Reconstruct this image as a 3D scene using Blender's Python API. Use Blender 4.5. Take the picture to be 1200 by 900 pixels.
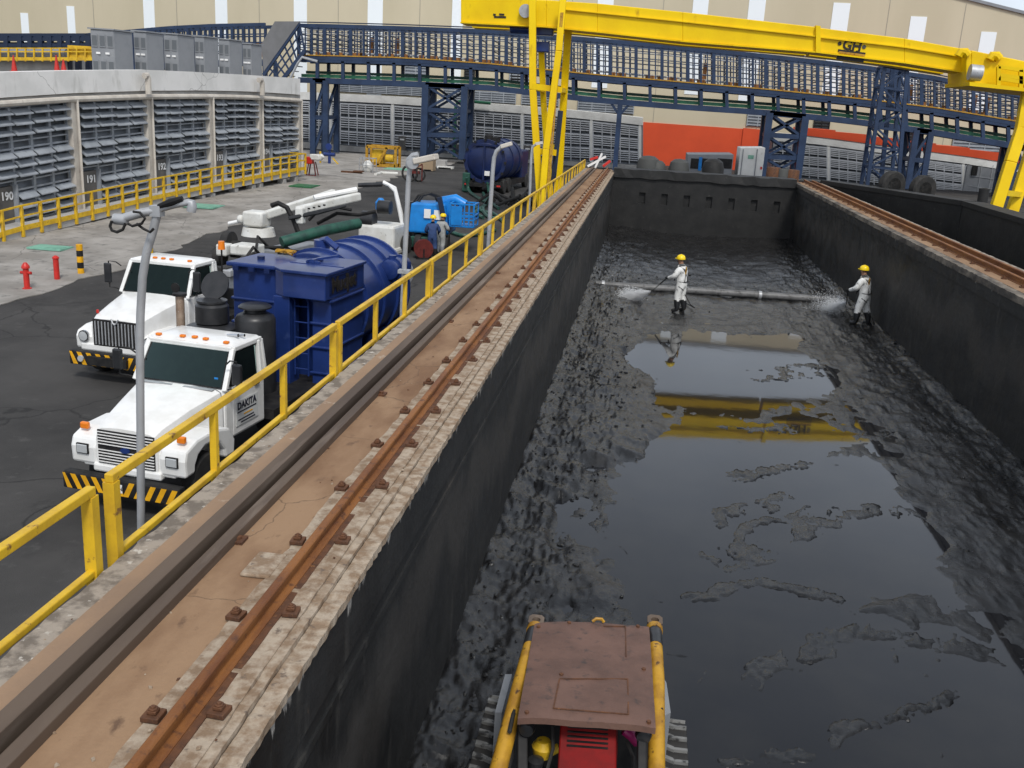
import bpy, math, random
import numpy as np
from mathutils import Vector, Matrix, Quaternion
random.seed(7)
R = math.radians
S = bpy.context.scene
COL = S.collection
for o in list(bpy.data.objects): bpy.data.objects.remove(o)

# ------------------------------------------------------------------ camera
H = 6.2
FX = 1150.0
_pp = np.array([600.0, 450.0])
_Y = np.array([765.0 - 600, 130.0 - 450, FX]); _Y /= np.linalg.norm(_Y)
_hd = np.array([1, .057, 0.0]); _hd /= np.linalg.norm(_hd)
_Z = np.cross(_hd, _Y); _Z /= np.linalg.norm(_Z)
if _Z[1] > 0: _Z = -_Z
_X = np.cross(_Y, _Z)
MW = np.stack([_X, _Y, _Z])
cam = bpy.data.cameras.new('camera')
co = bpy.data.objects.new('camera', cam); COL.objects.link(co)
cam.sensor_width = 36; cam.lens = 36 * FX / 1200
cam.clip_start = .1; cam.clip_end = 3000
rt, dn, fw = MW[:, 0], MW[:, 1], MW[:, 2]
co.matrix_world = Matrix(((rt[0], -dn[0], -fw[0], 0), (rt[1], -dn[1], -fw[1], 0), (rt[2], -dn[2], -fw[2], H), (0, 0, 0, 1)))
S.camera = co

# ------------------------------------------------------------------ light
SUN_EL, SUN_AZ = 52, 160
W = bpy.data.worlds.new('World'); S.world = W; W.use_nodes = True
nt = W.node_tree; bg = nt.nodes['Background']
sky = nt.nodes.new('ShaderNodeTexSky'); sky.sky_type = 'NISHITA'; sky.sun_disc = False
sky.sun_elevation = R(SUN_EL); sky.sun_rotation = R(SUN_AZ); sky.air_density = 1.0; sky.dust_density = 2.5; sky.ozone_density = 1
hs = nt.nodes.new('ShaderNodeHueSaturation'); hs.inputs['Saturation'].default_value = .42; hs.inputs['Value'].default_value = 1.0
tc = nt.nodes.new('ShaderNodeTexCoord'); nz = nt.nodes.new('ShaderNodeTexNoise'); nz.inputs['Scale'].default_value = 2.2; nz.inputs['Detail'].default_value = 5
rp = nt.nodes.new('ShaderNodeMapRange'); rp.inputs['From Min'].default_value = .3; rp.inputs['From Max'].default_value = .72; rp.inputs['To Min'].default_value = .75; rp.inputs['To Max'].default_value = 1.25
mu = nt.nodes.new('ShaderNodeMix'); mu.data_type = 'RGBA'; mu.blend_type = 'MULTIPLY'; mu.inputs['Factor'].default_value = 1
nt.links.new(sky.outputs[0], hs.inputs['Color']); nt.links.new(tc.outputs['Generated'], nz.inputs['Vector'])
nt.links.new(nz.outputs[0], rp.inputs['Value']); nt.links.new(rp.outputs[0], mu.inputs['B'])
cl = nt.nodes.new('ShaderNodeMix'); cl.data_type = 'RGBA'; cl.inputs['Factor'].default_value = .6; cl.inputs['B'].default_value = (5.6, 6.2, 7.1, 1)   # overcast veil over the clear sky
sz = nt.nodes.new('ShaderNodeSeparateXYZ'); nt.links.new(tc.outputs['Generated'], sz.inputs[0])
zr_ = nt.nodes.new('ShaderNodeMapRange'); zr_.inputs['From Min'].default_value = .25; zr_.inputs['From Max'].default_value = .85; zr_.inputs['To Min'].default_value = 1; zr_.inputs['To Max'].default_value = .5; nt.links.new(sz.outputs['Z'], zr_.inputs['Value'])
vm = nt.nodes.new('ShaderNodeMix'); vm.data_type = 'RGBA'; vm.blend_type = 'MULTIPLY'; vm.inputs['Factor'].default_value = 1; vm.inputs['A'].default_value = (5.6, 6.2, 7.1, 1); nt.links.new(zr_.outputs[0], vm.inputs['B']); nt.links.new(vm.outputs['Result'], cl.inputs['B'])
nt.links.new(hs.outputs[0], cl.inputs['A']); nt.links.new(cl.outputs['Result'], mu.inputs['A'])
nt.links.new(mu.outputs['Result'], bg.inputs['Color']); bg.inputs['Strength'].default_value = .105
sl = bpy.data.lights.new('sun', 'SUN'); sl.energy = 1.45; sl.angle = R(11); sl.color = (1, .97, .92)
so = bpy.data.objects.new('sun', sl); COL.objects.link(so)
_d = Vector((math.sin(R(SUN_AZ)) * math.cos(R(SUN_EL)), math.cos(R(SUN_AZ)) * math.cos(R(SUN_EL)), math.sin(R(SUN_EL))))
so.rotation_euler = _d.to_track_quat('Z', 'Y').to_euler()
S.view_settings.view_transform = 'Standard'; S.view_settings.look = 'None'; S.view_settings.gamma = 1
S.view_settings.use_curve_mapping = False
S.view_settings.exposure = 0.70

# ------------------------------------------------------------------ measuring helpers (metres)
def ray(u, v): return MW @ np.array([u - 600.0, v - 450.0, FX])
def Tz(u, v, z):
    d = ray(u, v); t = (z - H) / d[2]; return Vector((d[0] * t, d[1] * t, z))
def Yy(u, v, y):
    d = ray(u, v); t = y / d[1]; return Vector((d[0] * t, y, H + d[2] * t))
def Xx(u, v, x):
    d = ray(u, v); t = x / d[0]; return Vector((x, d[1] * t, H + d[2] * t))
def gz(y):
    t = min(max((y - 22) / 46., 0), 1); return -1.2 + 1.5 * t * t * (3 - 2 * t)
def G(u, v):
    z = 0.
    for _ in range(60):
        w = Tz(u, v, z); z = .5 * z + .5 * gz(w.y)
    w.z = gz(w.y); return w

# ------------------------------------------------------------------ mesh helpers
class MB:
    def __init__(s): s.v = []; s.f = []; s.m = []; s.s = []
    def add(s, vs, fs, mi=0, sm=False):
        b = len(s.v); s.v += [tuple(p) for p in vs]
        for f in fs: s.f.append(tuple(i + b for i in f)); s.m.append(mi); s.s.append(sm)
        return s
    def box(s, c, d, mi=0, rot=None):
        c = Vector(c); h = Vector(d) / 2
        P = [Vector((x, y, z)) for z in (-h.z, h.z) for y in (-h.y, h.y) for x in (-h.x, h.x)]
        if rot is not None: P = [rot @ p for p in P]
        return s.add([p + c for p in P], [(0, 2, 3, 1), (4, 5, 7, 6), (0, 1, 5, 4), (2, 6, 7, 3), (0, 4, 6, 2), (1, 3, 7, 5)], mi)
    def b2(s, lo, hi, mi=0):
        lo = Vector(lo); hi = Vector(hi); return s.box((lo + hi) / 2, hi - lo, mi)
    def hexa(s, b4, t4, mi=0):
        return s.add(list(b4) + list(t4), [(3, 2, 1, 0), (4, 5, 6, 7), (0, 1, 5, 4), (1, 2, 6, 5), (2, 3, 7, 6), (3, 0, 4, 7)], mi)
    def bar(s, a, b, w, h, mi=0, up=(0, 0, 1)):
        a = Vector(a); b = Vector(b); d = (b - a)
        if d.length < 1e-6: return s
        d.normalize(); up = Vector(up)
        if abs(d.dot(up)) > .98: up = Vector((0, 1, 0)) if abs(d.y) < .9 else Vector((1, 0, 0))
        x = d.cross(up).normalized() * (w / 2); z = x.cross(d).normalized() * (h / 2)
        return s.hexa([a - x - z, a + x - z, b + x - z, b - x - z], [a - x + z, a + x + z, b + x + z, b - x + z], mi)
    def tube(s, pts, r, n=8, mi=0, cap=True, sm=True):
        pts = [Vector(p) for p in pts]; k = len(pts); rr = r if isinstance(r, (list, tuple)) else [r] * k
        ref = None; vs = []
        for i, p in enumerate(pts):
            t = (pts[min(i + 1, k - 1)] - pts[max(i - 1, 0)]).normalized()
            if ref is None:
                ref = t.orthogonal().normalized()
            else:
                ref = (ref - t * ref.dot(t)).normalized()
            bn = t.cross(ref)
            for j in range(n):
                a = 2 * math.pi * j / n; vs.append(p + (ref * math.cos(a) + bn * math.sin(a)) * rr[i])
        fs = [(i * n + j, i * n + (j + 1) % n, (i + 1) * n + (j + 1) % n, (i + 1) * n + j) for i in range(k - 1) for j in range(n)]
        b = len(s.v); s.add(vs, fs, mi, sm)
        if cap:
            s.f.append(tuple(b + j for j in reversed(range(n)))); s.m.append(mi); s.s.append(False)
            s.f.append(tuple(b + (k - 1) * n + j for j in range(n))); s.m.append(mi); s.s.append(False)
        return s
    def cyl(s, a, b, r0, r1=None, n=16, mi=0): return s.tube([a, b], [r0, r0 if r1 is None else r1], n, mi)
    def lathe(s, prof, c=(0, 0, 0), n=20, mi=0, axis='z', sm=True):
        c = Vector(c); vs = []
        for r, z in prof:
            for j in range(n):
                a = 2 * math.pi * j / n; x, y = r * math.cos(a), r * math.sin(a)
                p = (x, y, z) if axis == 'z' else ((x, z, y) if axis == 'y' else (z, x, y))
                vs.append(c + Vector(p))
        k = len(prof)
        fs = [(i * n + j, i * n + (j + 1) % n, (i + 1) * n + (j + 1) % n, (i + 1) * n + j) for i in range(k - 1) for j in range(n)]
        if axis == 'y': fs = [f[::-1] for f in fs]
        b = len(s.v); s.add(vs, fs, mi, sm)
        for i, rev in ((0, True), (k - 1, False)):
            if prof[i][0] > 1e-4:
                r_ = range(n); s.f.append(tuple(b + i * n + j for j in (reversed(r_) if rev != (axis == 'y') else r_))); s.m.append(mi); s.s.append(False)
        return s
    def prism(s, poly, vec, mi=0):
        n = len(poly); v = Vector(vec); A = [Vector(p) for p in poly]
        return s.add(A + [p + v for p in A], [tuple(reversed(range(n))), tuple(range(n, 2 * n))] + [(i, (i + 1) % n, n + (i + 1) % n, n + i) for i in range(n)], mi)
    def loft(s, rings, mi=0, sm=True, cap=True):
        n = len(rings[0]); b = len(s.v); vs = [p for r_ in rings for p in r_]
        s.add(vs, [(i * n + j, i * n + (j + 1) % n, (i + 1) * n + (j + 1) % n, (i + 1) * n + j) for i in range(len(rings) - 1) for j in range(n)], mi, sm)
        if cap:
            s.f.append(tuple(b + j for j in reversed(range(n)))); s.m.append(mi); s.s.append(False)
            e = b + (len(rings) - 1) * n
            s.f.append(tuple(e + j for j in range(n))); s.m.append(mi); s.s.append(False)
        return s
    def build(s, name, mats, parent=None, off=None, bevel=0, loc=None, fix=True):
        me = bpy.data.meshes.new(name)
        vs = s.v if off is None else [tuple(Vector(p) - Vector(off)) for p in s.v]
        me.from_pydata(vs, [], s.f)
        for m in (mats if isinstance(mats, (list, tuple)) else [mats]): me.materials.append(m)
        me.polygons.foreach_set('material_index', s.m); me.polygons.foreach_set('use_smooth', s.s)
        me.update()
        if any(s.s): me.set_sharp_from_angle(angle=R(38))
        if fix:
            import bmesh
            bm = bmesh.new(); bm.from_mesh(me); bmesh.ops.recalc_face_normals(bm, faces=bm.faces[:]); bm.to_mesh(me); bm.free()
        o = bpy.data.objects.new(name, me); COL.objects.link(o)
        if parent is not None: o.parent = parent
        if loc is not None: o.location = loc
        if bevel:
            b = o.modifiers.new('bevel', 'BEVEL'); b.width = bevel; b.segments = 2; b.limit_method = 'ANGLE'; b.angle_limit = R(40)
        return o

def tag(o, label=None, cat=None, group=None, kind=None):
    if label: o['label'] = label
    if cat: o['category'] = cat
    if group: o['group'] = group
    if kind: o['kind'] = kind
    return o
def thing(name, label, cat, loc=(0, 0, 0), rz=0, group=None):
    o = bpy.data.objects.new(name, None); COL.objects.link(o); o.empty_display_size = .3
    o.location = loc; o.rotation_euler = (0, 0, rz)
    return tag(o, label, cat, group)
def copy_tree(o, parent=None):
    c = o.copy(); COL.objects.link(c)
    if parent is not None: c.parent = parent
    for ch in list(o.children): copy_tree(ch, c)
    return c
def textmesh(name, txt, size, m, parent, loc, xdir, up, bold=0, extrude=.004, align='CENTER'):
    cu = bpy.data.curves.new(name, 'FONT'); cu.body = txt; cu.size = size; cu.extrude = extrude; cu.offset = bold
    cu.align_x = align; cu.align_y = 'CENTER'; cu.resolution_u = 3
    t = bpy.data.objects.new(name, cu); COL.objects.link(t)
    dg = bpy.context.evaluated_depsgraph_get(); dg.update()
    me = bpy.data.meshes.new_from_object(t.evaluated_get(dg)); bpy.data.objects.remove(t)
    me.materials.clear(); me.materials.append(m)
    o = bpy.data.objects.new(name, me); COL.objects.link(o)
    x = Vector(xdir).normalized(); u = Vector(up); u = (u - x * u.dot(x)).normalized(); n = x.cross(u)
    o.parent = parent
    o.matrix_local = Matrix(((x.x, u.x, n.x, loc[0]), (x.y, u.y, n.y, loc[1]), (x.z, u.z, n.z, loc[2]), (0, 0, 0, 1)))
    return o

# ------------------------------------------------------------------ materials
def mat(name, c, rough=.6, metal=0., c2=None, scale=3., lo=.42, hi=.62, c3=None, scale3=9., lo3=.6, hi3=.7, bump=0., bscale=30., stretch=(1, 1, 1), st3=(1, 1, 1), spec=.4, coat=0., rvar=0.):
    m = bpy.data.materials.new(name); m.use_nodes = True; N = m.node_tree.nodes; L = m.node_tree.links; b = N['Principled BSDF']
    b.inputs['Base Color'].default_value = (*c, 1); b.inputs['Roughness'].default_value = rough; b.inputs['Metallic'].default_value = metal
    b.inputs['Specular IOR Level'].default_value = spec; b.inputs['Coat Weight'].default_value = coat
    t = N.new('ShaderNodeTexCoord')
    def noise(sc, st, det=8, rg=.6):
        mp = N.new('ShaderNodeMapping'); mp.inputs['Scale'].default_value = st
        n = N.new('ShaderNodeTexNoise'); n.inputs['Scale'].default_value = sc; n.inputs['Detail'].default_value = det; n.inputs['Roughness'].default_value = rg
        L.new(t.outputs['Object'], mp.inputs['Vector']); L.new(mp.outputs[0], n.inputs['Vector']); return n.outputs[0]
    def rng(src, a, z, p=0, q=1):
        r_ = N.new('ShaderNodeMapRange'); r_.inputs['From Min'].default_value = a; r_.inputs['From Max'].default_value = z
        r_.inputs['To Min'].default_value = p; r_.inputs['To Max'].default_value = q; L.new(src, r_.inputs['Value']); return r_.outputs[0]
    def mix(fac, A, B):
        x = N.new('ShaderNodeMix'); x.data_type = 'RGBA'; L.new(fac, x.inputs['Factor'])
        for k, q in (('A', A), ('B', B)):
            if isinstance(q, tuple): x.inputs[k].default_value = (*q, 1)
            else: L.new(q, x.inputs[k])
        return x.outputs['Result']
    col = None
    if c2 is not None:
        n1 = noise(scale, stretch); col = mix(rng(n1, lo, hi), c, c2)
        if rvar: L.new(rng(n1, lo, hi, rough - rvar, rough + rvar), b.inputs['Roughness'])
    if c3 is not None: col = mix(rng(noise(scale3, st3), lo3, hi3), col if col is not None else c, c3)
    if col is not None: L.new(col, b.inputs['Base Color'])
    if bump:
        bp = N.new('ShaderNodeBump'); bp.inputs['Strength'].default_value = bump; bp.inputs['Distance'].default_value = .02
        L.new(noise(bscale, (1, 1, 1)), bp.inputs['Height']); L.new(bp.outputs[0], b.inputs['Normal'])
    return m

M = {}
M['asphalt'] = mat('asphalt', (.062, .0595, .0575), .88, c2=(.036, .035, .0345), scale=.35, lo=.35, hi=.66, c3=(.095, .092, .088), scale3=2.3, lo3=.6, hi3=.85, bump=.35, bscale=40, spec=.18)
M['concrete_apron'] = mat('concrete_apron', (.33, .31, .285), .88, c2=(.21, .195, .175), scale=.5, lo=.38, hi=.62, c3=(.10, .096, .09), scale3=1.9, lo3=.56, hi3=.74, bump=.4, bscale=6)
M['concrete'] = mat('concrete', (.42, .41, .39), .85, c2=(.30, .29, .275), scale=.8, c3=(.2, .19, .17), scale3=4, lo3=.62, hi3=.8, stretch=(1, 1, .4), bump=.2)
M['parapet'] = mat('parapet', (.74, .725, .70), .85, c2=(.64, .63, .605), scale=.6, c3=(.46, .45, .42), scale3=1.6, lo3=.58, hi3=.75, st3=(1, 1, .25), bump=.15)
M['cream'] = mat('cream', (.55, .51, .45), .7, c2=(.44, .40, .35), scale=1.2, c3=(.28, .23, .19), scale3=5, lo3=.62, hi3=.75)
M['white_wall'] = mat('white_wall', (.72, .72, .70), .7, c2=(.6, .6, .58), scale=.6, c3=(.4, .39, .36), scale3=3, lo3=.66, hi3=.8)
M['louver'] = mat('louver', (.33, .355, .385), .5, .1, c2=(.25, .27, .295), scale=.9, c3=(.17, .18, .19), scale3=5, lo3=.6, hi3=.75)
M['louver_back'] = mat('louver_back', (.20, .22, .25), .6, .1, c2=(.14, .155, .175), scale=1.2)
M['louver_dark'] = mat('louver_dark', (.07, .076, .085), .7)
M['door_grey'] = mat('door_grey', (.13, .12, .11), .6, c2=(.10, .095, .09), scale=2)
M['beige'] = mat('beige', (.53, .465, .335), .6, c2=(.485, .425, .30), scale=.12, stretch=(1, 1, .3), bump=0)
M['translucent'] = mat('translucent', (.78, .82, .84), .4)
M['seam'] = mat('seam', (.30, .28, .23), .6)
M['red_wall'] = mat('red_wall', (.62, .075, .022), .55, c2=(.56, .066, .02), scale=.3)
M['yellow'] = mat('yellow', (.66, .42, .018), .5, c2=(.50, .30, .02), scale=3.5, c3=(.20, .10, .03), scale3=9, lo3=.62, hi3=.68, bump=.08)
M['crane_yellow'] = mat('crane_yellow', (.80, .55, .003), .45, c2=(.72, .47, .003), scale=.5, c3=(.42, .24, .01), scale3=1.6, lo3=.62, hi3=.76, st3=(1, 1, .5), spec=.2)
M['rusty_yellow'] = mat('rusty_yellow', (.46, .25, .02), .5, c2=(.30, .15, .015), scale=6, c3=(.07, .035, .015), scale3=14, lo3=.6, hi3=.68)
M['steel_blue'] = mat('steel_blue', (.018, .038, .088), .5, c2=(.012, .026, .062), scale=.8, c3=(.05, .06, .08), scale3=3, lo3=.62, hi3=.8)
M['steel_navy'] = mat('steel_navy', (.012, .022, .05), .5)
M['tank_blue'] = mat('tank_blue', (.015, .037, .165), .33, c2=(.010, .026, .115), scale=.9, c3=(.045, .075, .20), scale3=3.5, lo3=.6, hi3=.8, coat=.15, bump=.03, bscale=8)
M['tank_navy'] = mat('tank_navy', (.007, .018, .08), .38, c2=(.005, .011, .05), scale=1)
M['sky_blue'] = mat('sky_blue', (.012, .22, .62), .35, c2=(.01, .17, .5), scale=2, c3=(.05, .07, .1), scale3=6, lo3=.66, hi3=.75)
M['green_pipe'] = mat('green_pipe', (.03, .17, .09), .45, c2=(.02, .11, .06), scale=2)
M['green_dark'] = mat('green_dark', (.02, .085, .06), .5, c2=(.015, .05, .04), scale=3)
M['pale_green'] = mat('pale_green', (.20, .42, .32), .6, c2=(.15, .33, .25), scale=3)
M['grid_green'] = mat('grid_green', (.03, .15, .06), .6, c2=(.02, .09, .04), scale=5)
M['truck_white'] = mat('truck_white', (.78, .78, .765), .28, c2=(.70, .695, .67), scale=2.2, c3=(.45, .42, .38), scale3=9, lo3=.74, hi3=.84, coat=.3)
M['dirty_white'] = mat('dirty_white', (.66, .66, .63), .4, c2=(.55, .54, .5), scale=2, c3=(.2, .19, .17), scale3=6, lo3=.62, hi3=.72)
def glass_material():
    m = bpy.data.materials.new('tinted_glass'); m.use_nodes = True; N = m.node_tree.nodes; L = m.node_tree.links; N.remove(N['Principled BSDF'])
    t = N.new('ShaderNodeBsdfTransparent'); t.inputs['Color'].default_value = (.34, .46, .45, 1)
    g = N.new('ShaderNodeBsdfGlossy'); g.inputs['Roughness'].default_value = .04; g.inputs['Color'].default_value = (.55, .78, .74, 1)
    f = N.new('ShaderNodeFresnel'); f.inputs['IOR'].default_value = 1.5; x = N.new('ShaderNodeMixShader')
    L.new(f.outputs[0], x.inputs[0]); L.new(t.outputs[0], x.inputs[1]); L.new(g.outputs[0], x.inputs[2]); L.new(x.outputs[0], N['Material Output'].inputs['Surface']); return m
M['glass'] = glass_material()
M['black'] = mat('black', (.012, .012, .013), .6, spec=.2, c2=(.025, .024, .023), scale=4)
M['black_satin'] = mat('black_satin', (.018, .019, .021), .38, c2=(.03, .03, .032), scale=3)
M['rubber'] = mat('rubber', (.018, .018, .018), .8, c2=(.032, .03, .028), scale=4, bump=.2, bscale=20)
M['chrome'] = mat('chrome', (.62, .62, .63), .2, 1., c2=(.5, .5, .5), scale=5)
M['galv'] = mat('galv', (.42, .43, .445), .5, .35, c2=(.34, .35, .36), scale=3, c3=(.18, .17, .16), scale3=7, lo3=.62, hi3=.74)
M['stack_rust'] = mat('stack_rust', (.38, .29, .22), .55, .4, c2=(.24, .16, .11), scale=4, c3=(.45, .4, .36), scale3=8)
M['amber'] = mat('amber', (.75, .20, .015), .25)
M['haz_yellow'] = mat('haz_yellow', (.78, .40, .01), .45, c2=(.62, .31, .01), scale=5, c3=(.12, .08, .03), scale3=9, lo3=.64, hi3=.72)
M['lamp_glass'] = mat('lamp_glass', (.5, .52, .53), .08, .2)
M['grey_cab'] = mat('grey_cab', (.235, .245, .26), .5, .1, c2=(.20, .21, .225), scale=1, c3=(.16, .165, .17), scale3=3, lo3=.62, hi3=.8)
M['grey_cladding'] = mat('grey_cladding', (.16, .16, .165), .55, c2=(.14, .14, .142), scale=1)
M['red'] = mat('red', (.55, .03, .022), .4, c2=(.42, .025, .02), scale=5)
M['dark_red'] = mat('dark_red', (.13, .022, .018), .45, c2=(.09, .015, .012), scale=5, c3=(.03, .012, .01), scale3=9)
M['loader_red'] = mat('loader_red', (.19, .004, .004), .6, spec=.15, c2=(.13, .005, .005), scale=5)
M['magenta'] = mat('magenta', (.28, .01, .10), .4)
M['roof_maroon'] = mat('roof_maroon', (.150, .086, .066), .6, c2=(.096, .056, .044), scale=2.6, lo=.38, hi=.66, c3=(.055, .042, .038), scale3=9, lo3=.56, hi3=.72, bump=.3, bscale=18, spec=.25)
M['rail_rust'] = mat('rail_rust', (.25, .098, .025), .6, .15, c2=(.15, .052, .016), scale=6, c3=(.10, .04, .018), scale3=14, lo3=.56, hi3=.7, stretch=(1, .2, 1), bump=.3, bscale=40)
M['rust_dark'] = mat('rust_dark', (.13, .055, .025), .75, .1, c2=(.075, .035, .02), scale=9, c3=(.22, .10, .04), scale3=20, bump=.3, bscale=60)
M['channel_steel'] = mat('channel_steel', (.125, .09, .065), .65, .15, c2=(.08, .056, .042), scale=1.6, stretch=(1, .15, 1), c3=(.2, .155, .12), scale3=5, lo3=.58, hi3=.75, st3=(1, .1, 1))
M['tyre'] = M['rubber']
M['helmet'] = mat('helmet', (.85, .60, .008), .3)
M['suit'] = mat('suit', (.74, .74, .72), .75, c2=(.62, .62, .6), scale=9, c3=(.12, .115, .11), scale3=9, lo3=.58, hi3=.72, bump=.5, bscale=14)
M['skin'] = mat('skin', (.30, .16, .10), .55)
M['navy_cloth'] = mat('navy_cloth', (.03, .06, .16), .8, c2=(.02, .04, .11), scale=8)
M['grey_cloth'] = mat('grey_cloth', (.36, .37, .36), .8, c2=(.25, .26, .25), scale=8)
M['white_paint'] = mat('white_paint', (.76, .76, .75), .5)
M['timber'] = mat('timber', (.35, .24, .14), .8, c2=(.25, .17, .1), scale=6)
M['orange'] = mat('orange', (.36, .15, .04), .6, c2=(.22, .10, .04), scale=1.5)
M['pipe_dirty'] = mat('pipe_dirty', (.15, .15, .15), .5, c2=(.09, .09, .09), scale=3, c3=(.03, .03, .03), scale3=7, lo3=.56, hi3=.68)
M['black_text'] = mat('black_text', (.015, .012, .01), .6)
M['dark_blue_text'] = mat('dark_blue_text', (.012, .014, .03), .6)
M['insulation'] = mat('insulation', (.42, .43, .44), .5)
M['brown_box'] = mat('brown_box', (.3, .22, .14), .8)
M['bldg_dark'] = mat('bldg_dark', (.06, .062, .06), .7)

def wall_material():
    # tar-coated tank wall: pale bare concrete only in a ragged band along the rim, runs and scuffs below
    m = bpy.data.materials.new('tank_coating'); m.use_nodes = True; N = m.node_tree.nodes; L = m.node_tree.links; b = N['Principled BSDF']
    ge = N.new('ShaderNodeNewGeometry'); sp = N.new('ShaderNodeSeparateXYZ'); L.new(ge.outputs['Position'], sp.inputs[0])
    def noise(sc, st, det=8):
        mp = N.new('ShaderNodeMapping'); mp.inputs['Scale'].default_value = st; n = N.new('ShaderNodeTexNoise')
        n.inputs['Scale'].default_value = sc; n.inputs['Detail'].default_value = det; n.inputs['Roughness'].default_value = .65
        L.new(ge.outputs['Position'], mp.inputs[0]); L.new(mp.outputs[0], n.inputs['Vector']); return n.outputs[0]
    def math_(op, a, c):
        x = N.new('ShaderNodeMath'); x.operation = op
        for i, q in enumerate((a, c)):
            if isinstance(q, (int, float)): x.inputs[i].default_value = q
            else: L.new(q, x.inputs[i])
        return x.outputs[0]
    def rng(s_, a, z, p=0, q=1):
        r_ = N.new('ShaderNodeMapRange')
        for k, q_ in zip(('From Min', 'From Max', 'To Min', 'To Max'), (a, z, p, q)): r_.inputs[k].default_value = q_
        L.new(s_, r_.inputs['Value']); return r_.outputs[0]
    def mix(f, A, B):
        x = N.new('ShaderNodeMix'); x.data_type = 'RGBA'
        L.new(f, x.inputs['Factor'])
        for k, q in (('A', A), ('B', B)):
            if isinstance(q, tuple): x.inputs[k].default_value = (*q, 1)
            else: L.new(q, x.inputs[k])
        return x.outputs['Result']
    base = mix(rng(noise(1.3, (1, .5, 2.2)), .4, .65), (.0085, .0088, .009), (.017, .017, .0165))
    base = mix(rng(noise(2.2, (1.6, 1.6, .3)), .58, .75, 0, .8), base, (.055, .052, .047))
    base = mix(rng(noise(16, (1, 1, 1)), .66, .74, 0, .7), base, (.10, .07, .045))
    tide = math_('ADD', sp.outputs['Z'], rng(noise(.5, (1, 1, .2)), .3, .7, -.55, .55))
    base = mix(math_('MULTIPLY', rng(tide, 1.2, 1.6), rng(tide, 2.35, 2.0)), base, (.034, .031, .028))
    base = mix(rng(noise(.7, (1, .6, .25), 10), .62, .66, 0, .55), base, (.008, .008, .008))
    conc = mix(rng(noise(5, (1, 1, .4)), .4, .65), (.36, .34, .31), (.2, .185, .165))
    edge = math_('ADD', sp.outputs['Z'], rng(noise(7, (1, 1, .18)), .3, .7, -.16, .16))
    full = mix(rng(edge, 3.05, 3.09), base, conc)
    L.new(full, b.inputs['Base Color'])
    L.new(rng(noise(1.1, (1, 1, 1)), .35, .65, .42, .75), b.inputs['Roughness'])
    bp = N.new('ShaderNodeBump'); bp.inputs['Strength'].default_value = .35; bp.inputs['Distance'].default_value = .03
    L.new(noise(5, (1, 1, 1.5)), bp.inputs['Height']); L.new(bp.outputs[0], b.inputs['Normal'])
    return m
M['tank_coating'] = wall_material()
M['tank_black'] = mat('tank_black', (.0095, .0095, .0095), .6, c2=(.017, .0165, .016), scale=1.5, c3=(.032, .03, .028), scale3=5, lo3=.6, hi3=.72, bump=.35, bscale=5)
M['top_stone'] = mat('top_stone', (.31, .265, .215), .9, c2=(.15, .125, .10), scale=6, lo=.44, hi=.58, c3=(.52, .48, .42), scale3=11, lo3=.6, hi3=.68, bump=.6, bscale=14)
M['top_brown'] = mat('top_brown', (.31, .20, .12), .85, c2=(.24, .16, .105), scale=1.3, stretch=(1, .5, 1), c3=(.40, .33, .26), scale3=6, lo3=.62, hi3=.72, bump=.3, bscale=18)
M['top_rust'] = mat('top_rust', (.29, .182, .105), .9, c2=(.175, .095, .05), scale=1.7, lo=.40, hi=.64, stretch=(1, .4, 1), c3=(.13, .075, .045), scale3=7, lo3=.60, hi3=.72, st3=(1, .6, 1), bump=.35, bscale=20)
M['ledge'] = mat('ledge', (.38, .31, .235), .9, c2=(.22, .15, .095), scale=10, lo=.40, hi=.60, stretch=(1, .9, 1), c3=(.14, .105, .08), scale3=13, lo3=.62, hi3=.7, bump=.5, bscale=22)

def mud_material():
    m = bpy.data.materials.new('black_sludge'); m.use_nodes = True; N = m.node_tree.nodes; L = m.node_tree.links; b = N['Principled BSDF']
    ge = N.new('ShaderNodeNewGeometry')
    def noise(sc, det=8, ro=.6):
        n = N.new('ShaderNodeTexNoise'); n.inputs['Scale'].default_value = sc; n.inputs['Detail'].default_value = det; n.inputs['Roughness'].default_value = ro
        L.new(ge.outputs['Position'], n.inputs['Vector']); return n.outputs[0]
    def rng(s_, a, z, p=0, q=1):
        r_ = N.new('ShaderNodeMapRange')
        for k, q_ in zip(('From Min', 'From Max', 'To Min', 'To Max'), (a, z, p, q)): r_.inputs[k].default_value = q_
        L.new(s_, r_.inputs['Value']); return r_.outputs[0]
    x = N.new('ShaderNodeMix'); x.data_type = 'RGBA'; L.new(rng(noise(1.7), .4, .65), x.inputs['Factor'])
    x.inputs['A'].default_value = (.006, .006, .0065, 1); x.inputs['B'].default_value = (.017, .0168, .0172, 1); L.new(x.outputs['Result'], b.inputs['Base Color'])
    L.new(rng(noise(1.9, 6), .36, .66, .07, .34), b.inputs['Roughness'])
    b.inputs['IOR'].default_value = 1.5; b.inputs['Specular IOR Level'].default_value = .5
    bp = N.new('ShaderNodeBump'); bp.inputs['Strength'].default_value = .42; bp.inputs['Distance'].default_value = .045
    L.new(noise(5, 10, .72), bp.inputs['Height']); L.new(bp.outputs[0], b.inputs['Normal'])
    return m
M['mud'] = mud_material()
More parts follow.
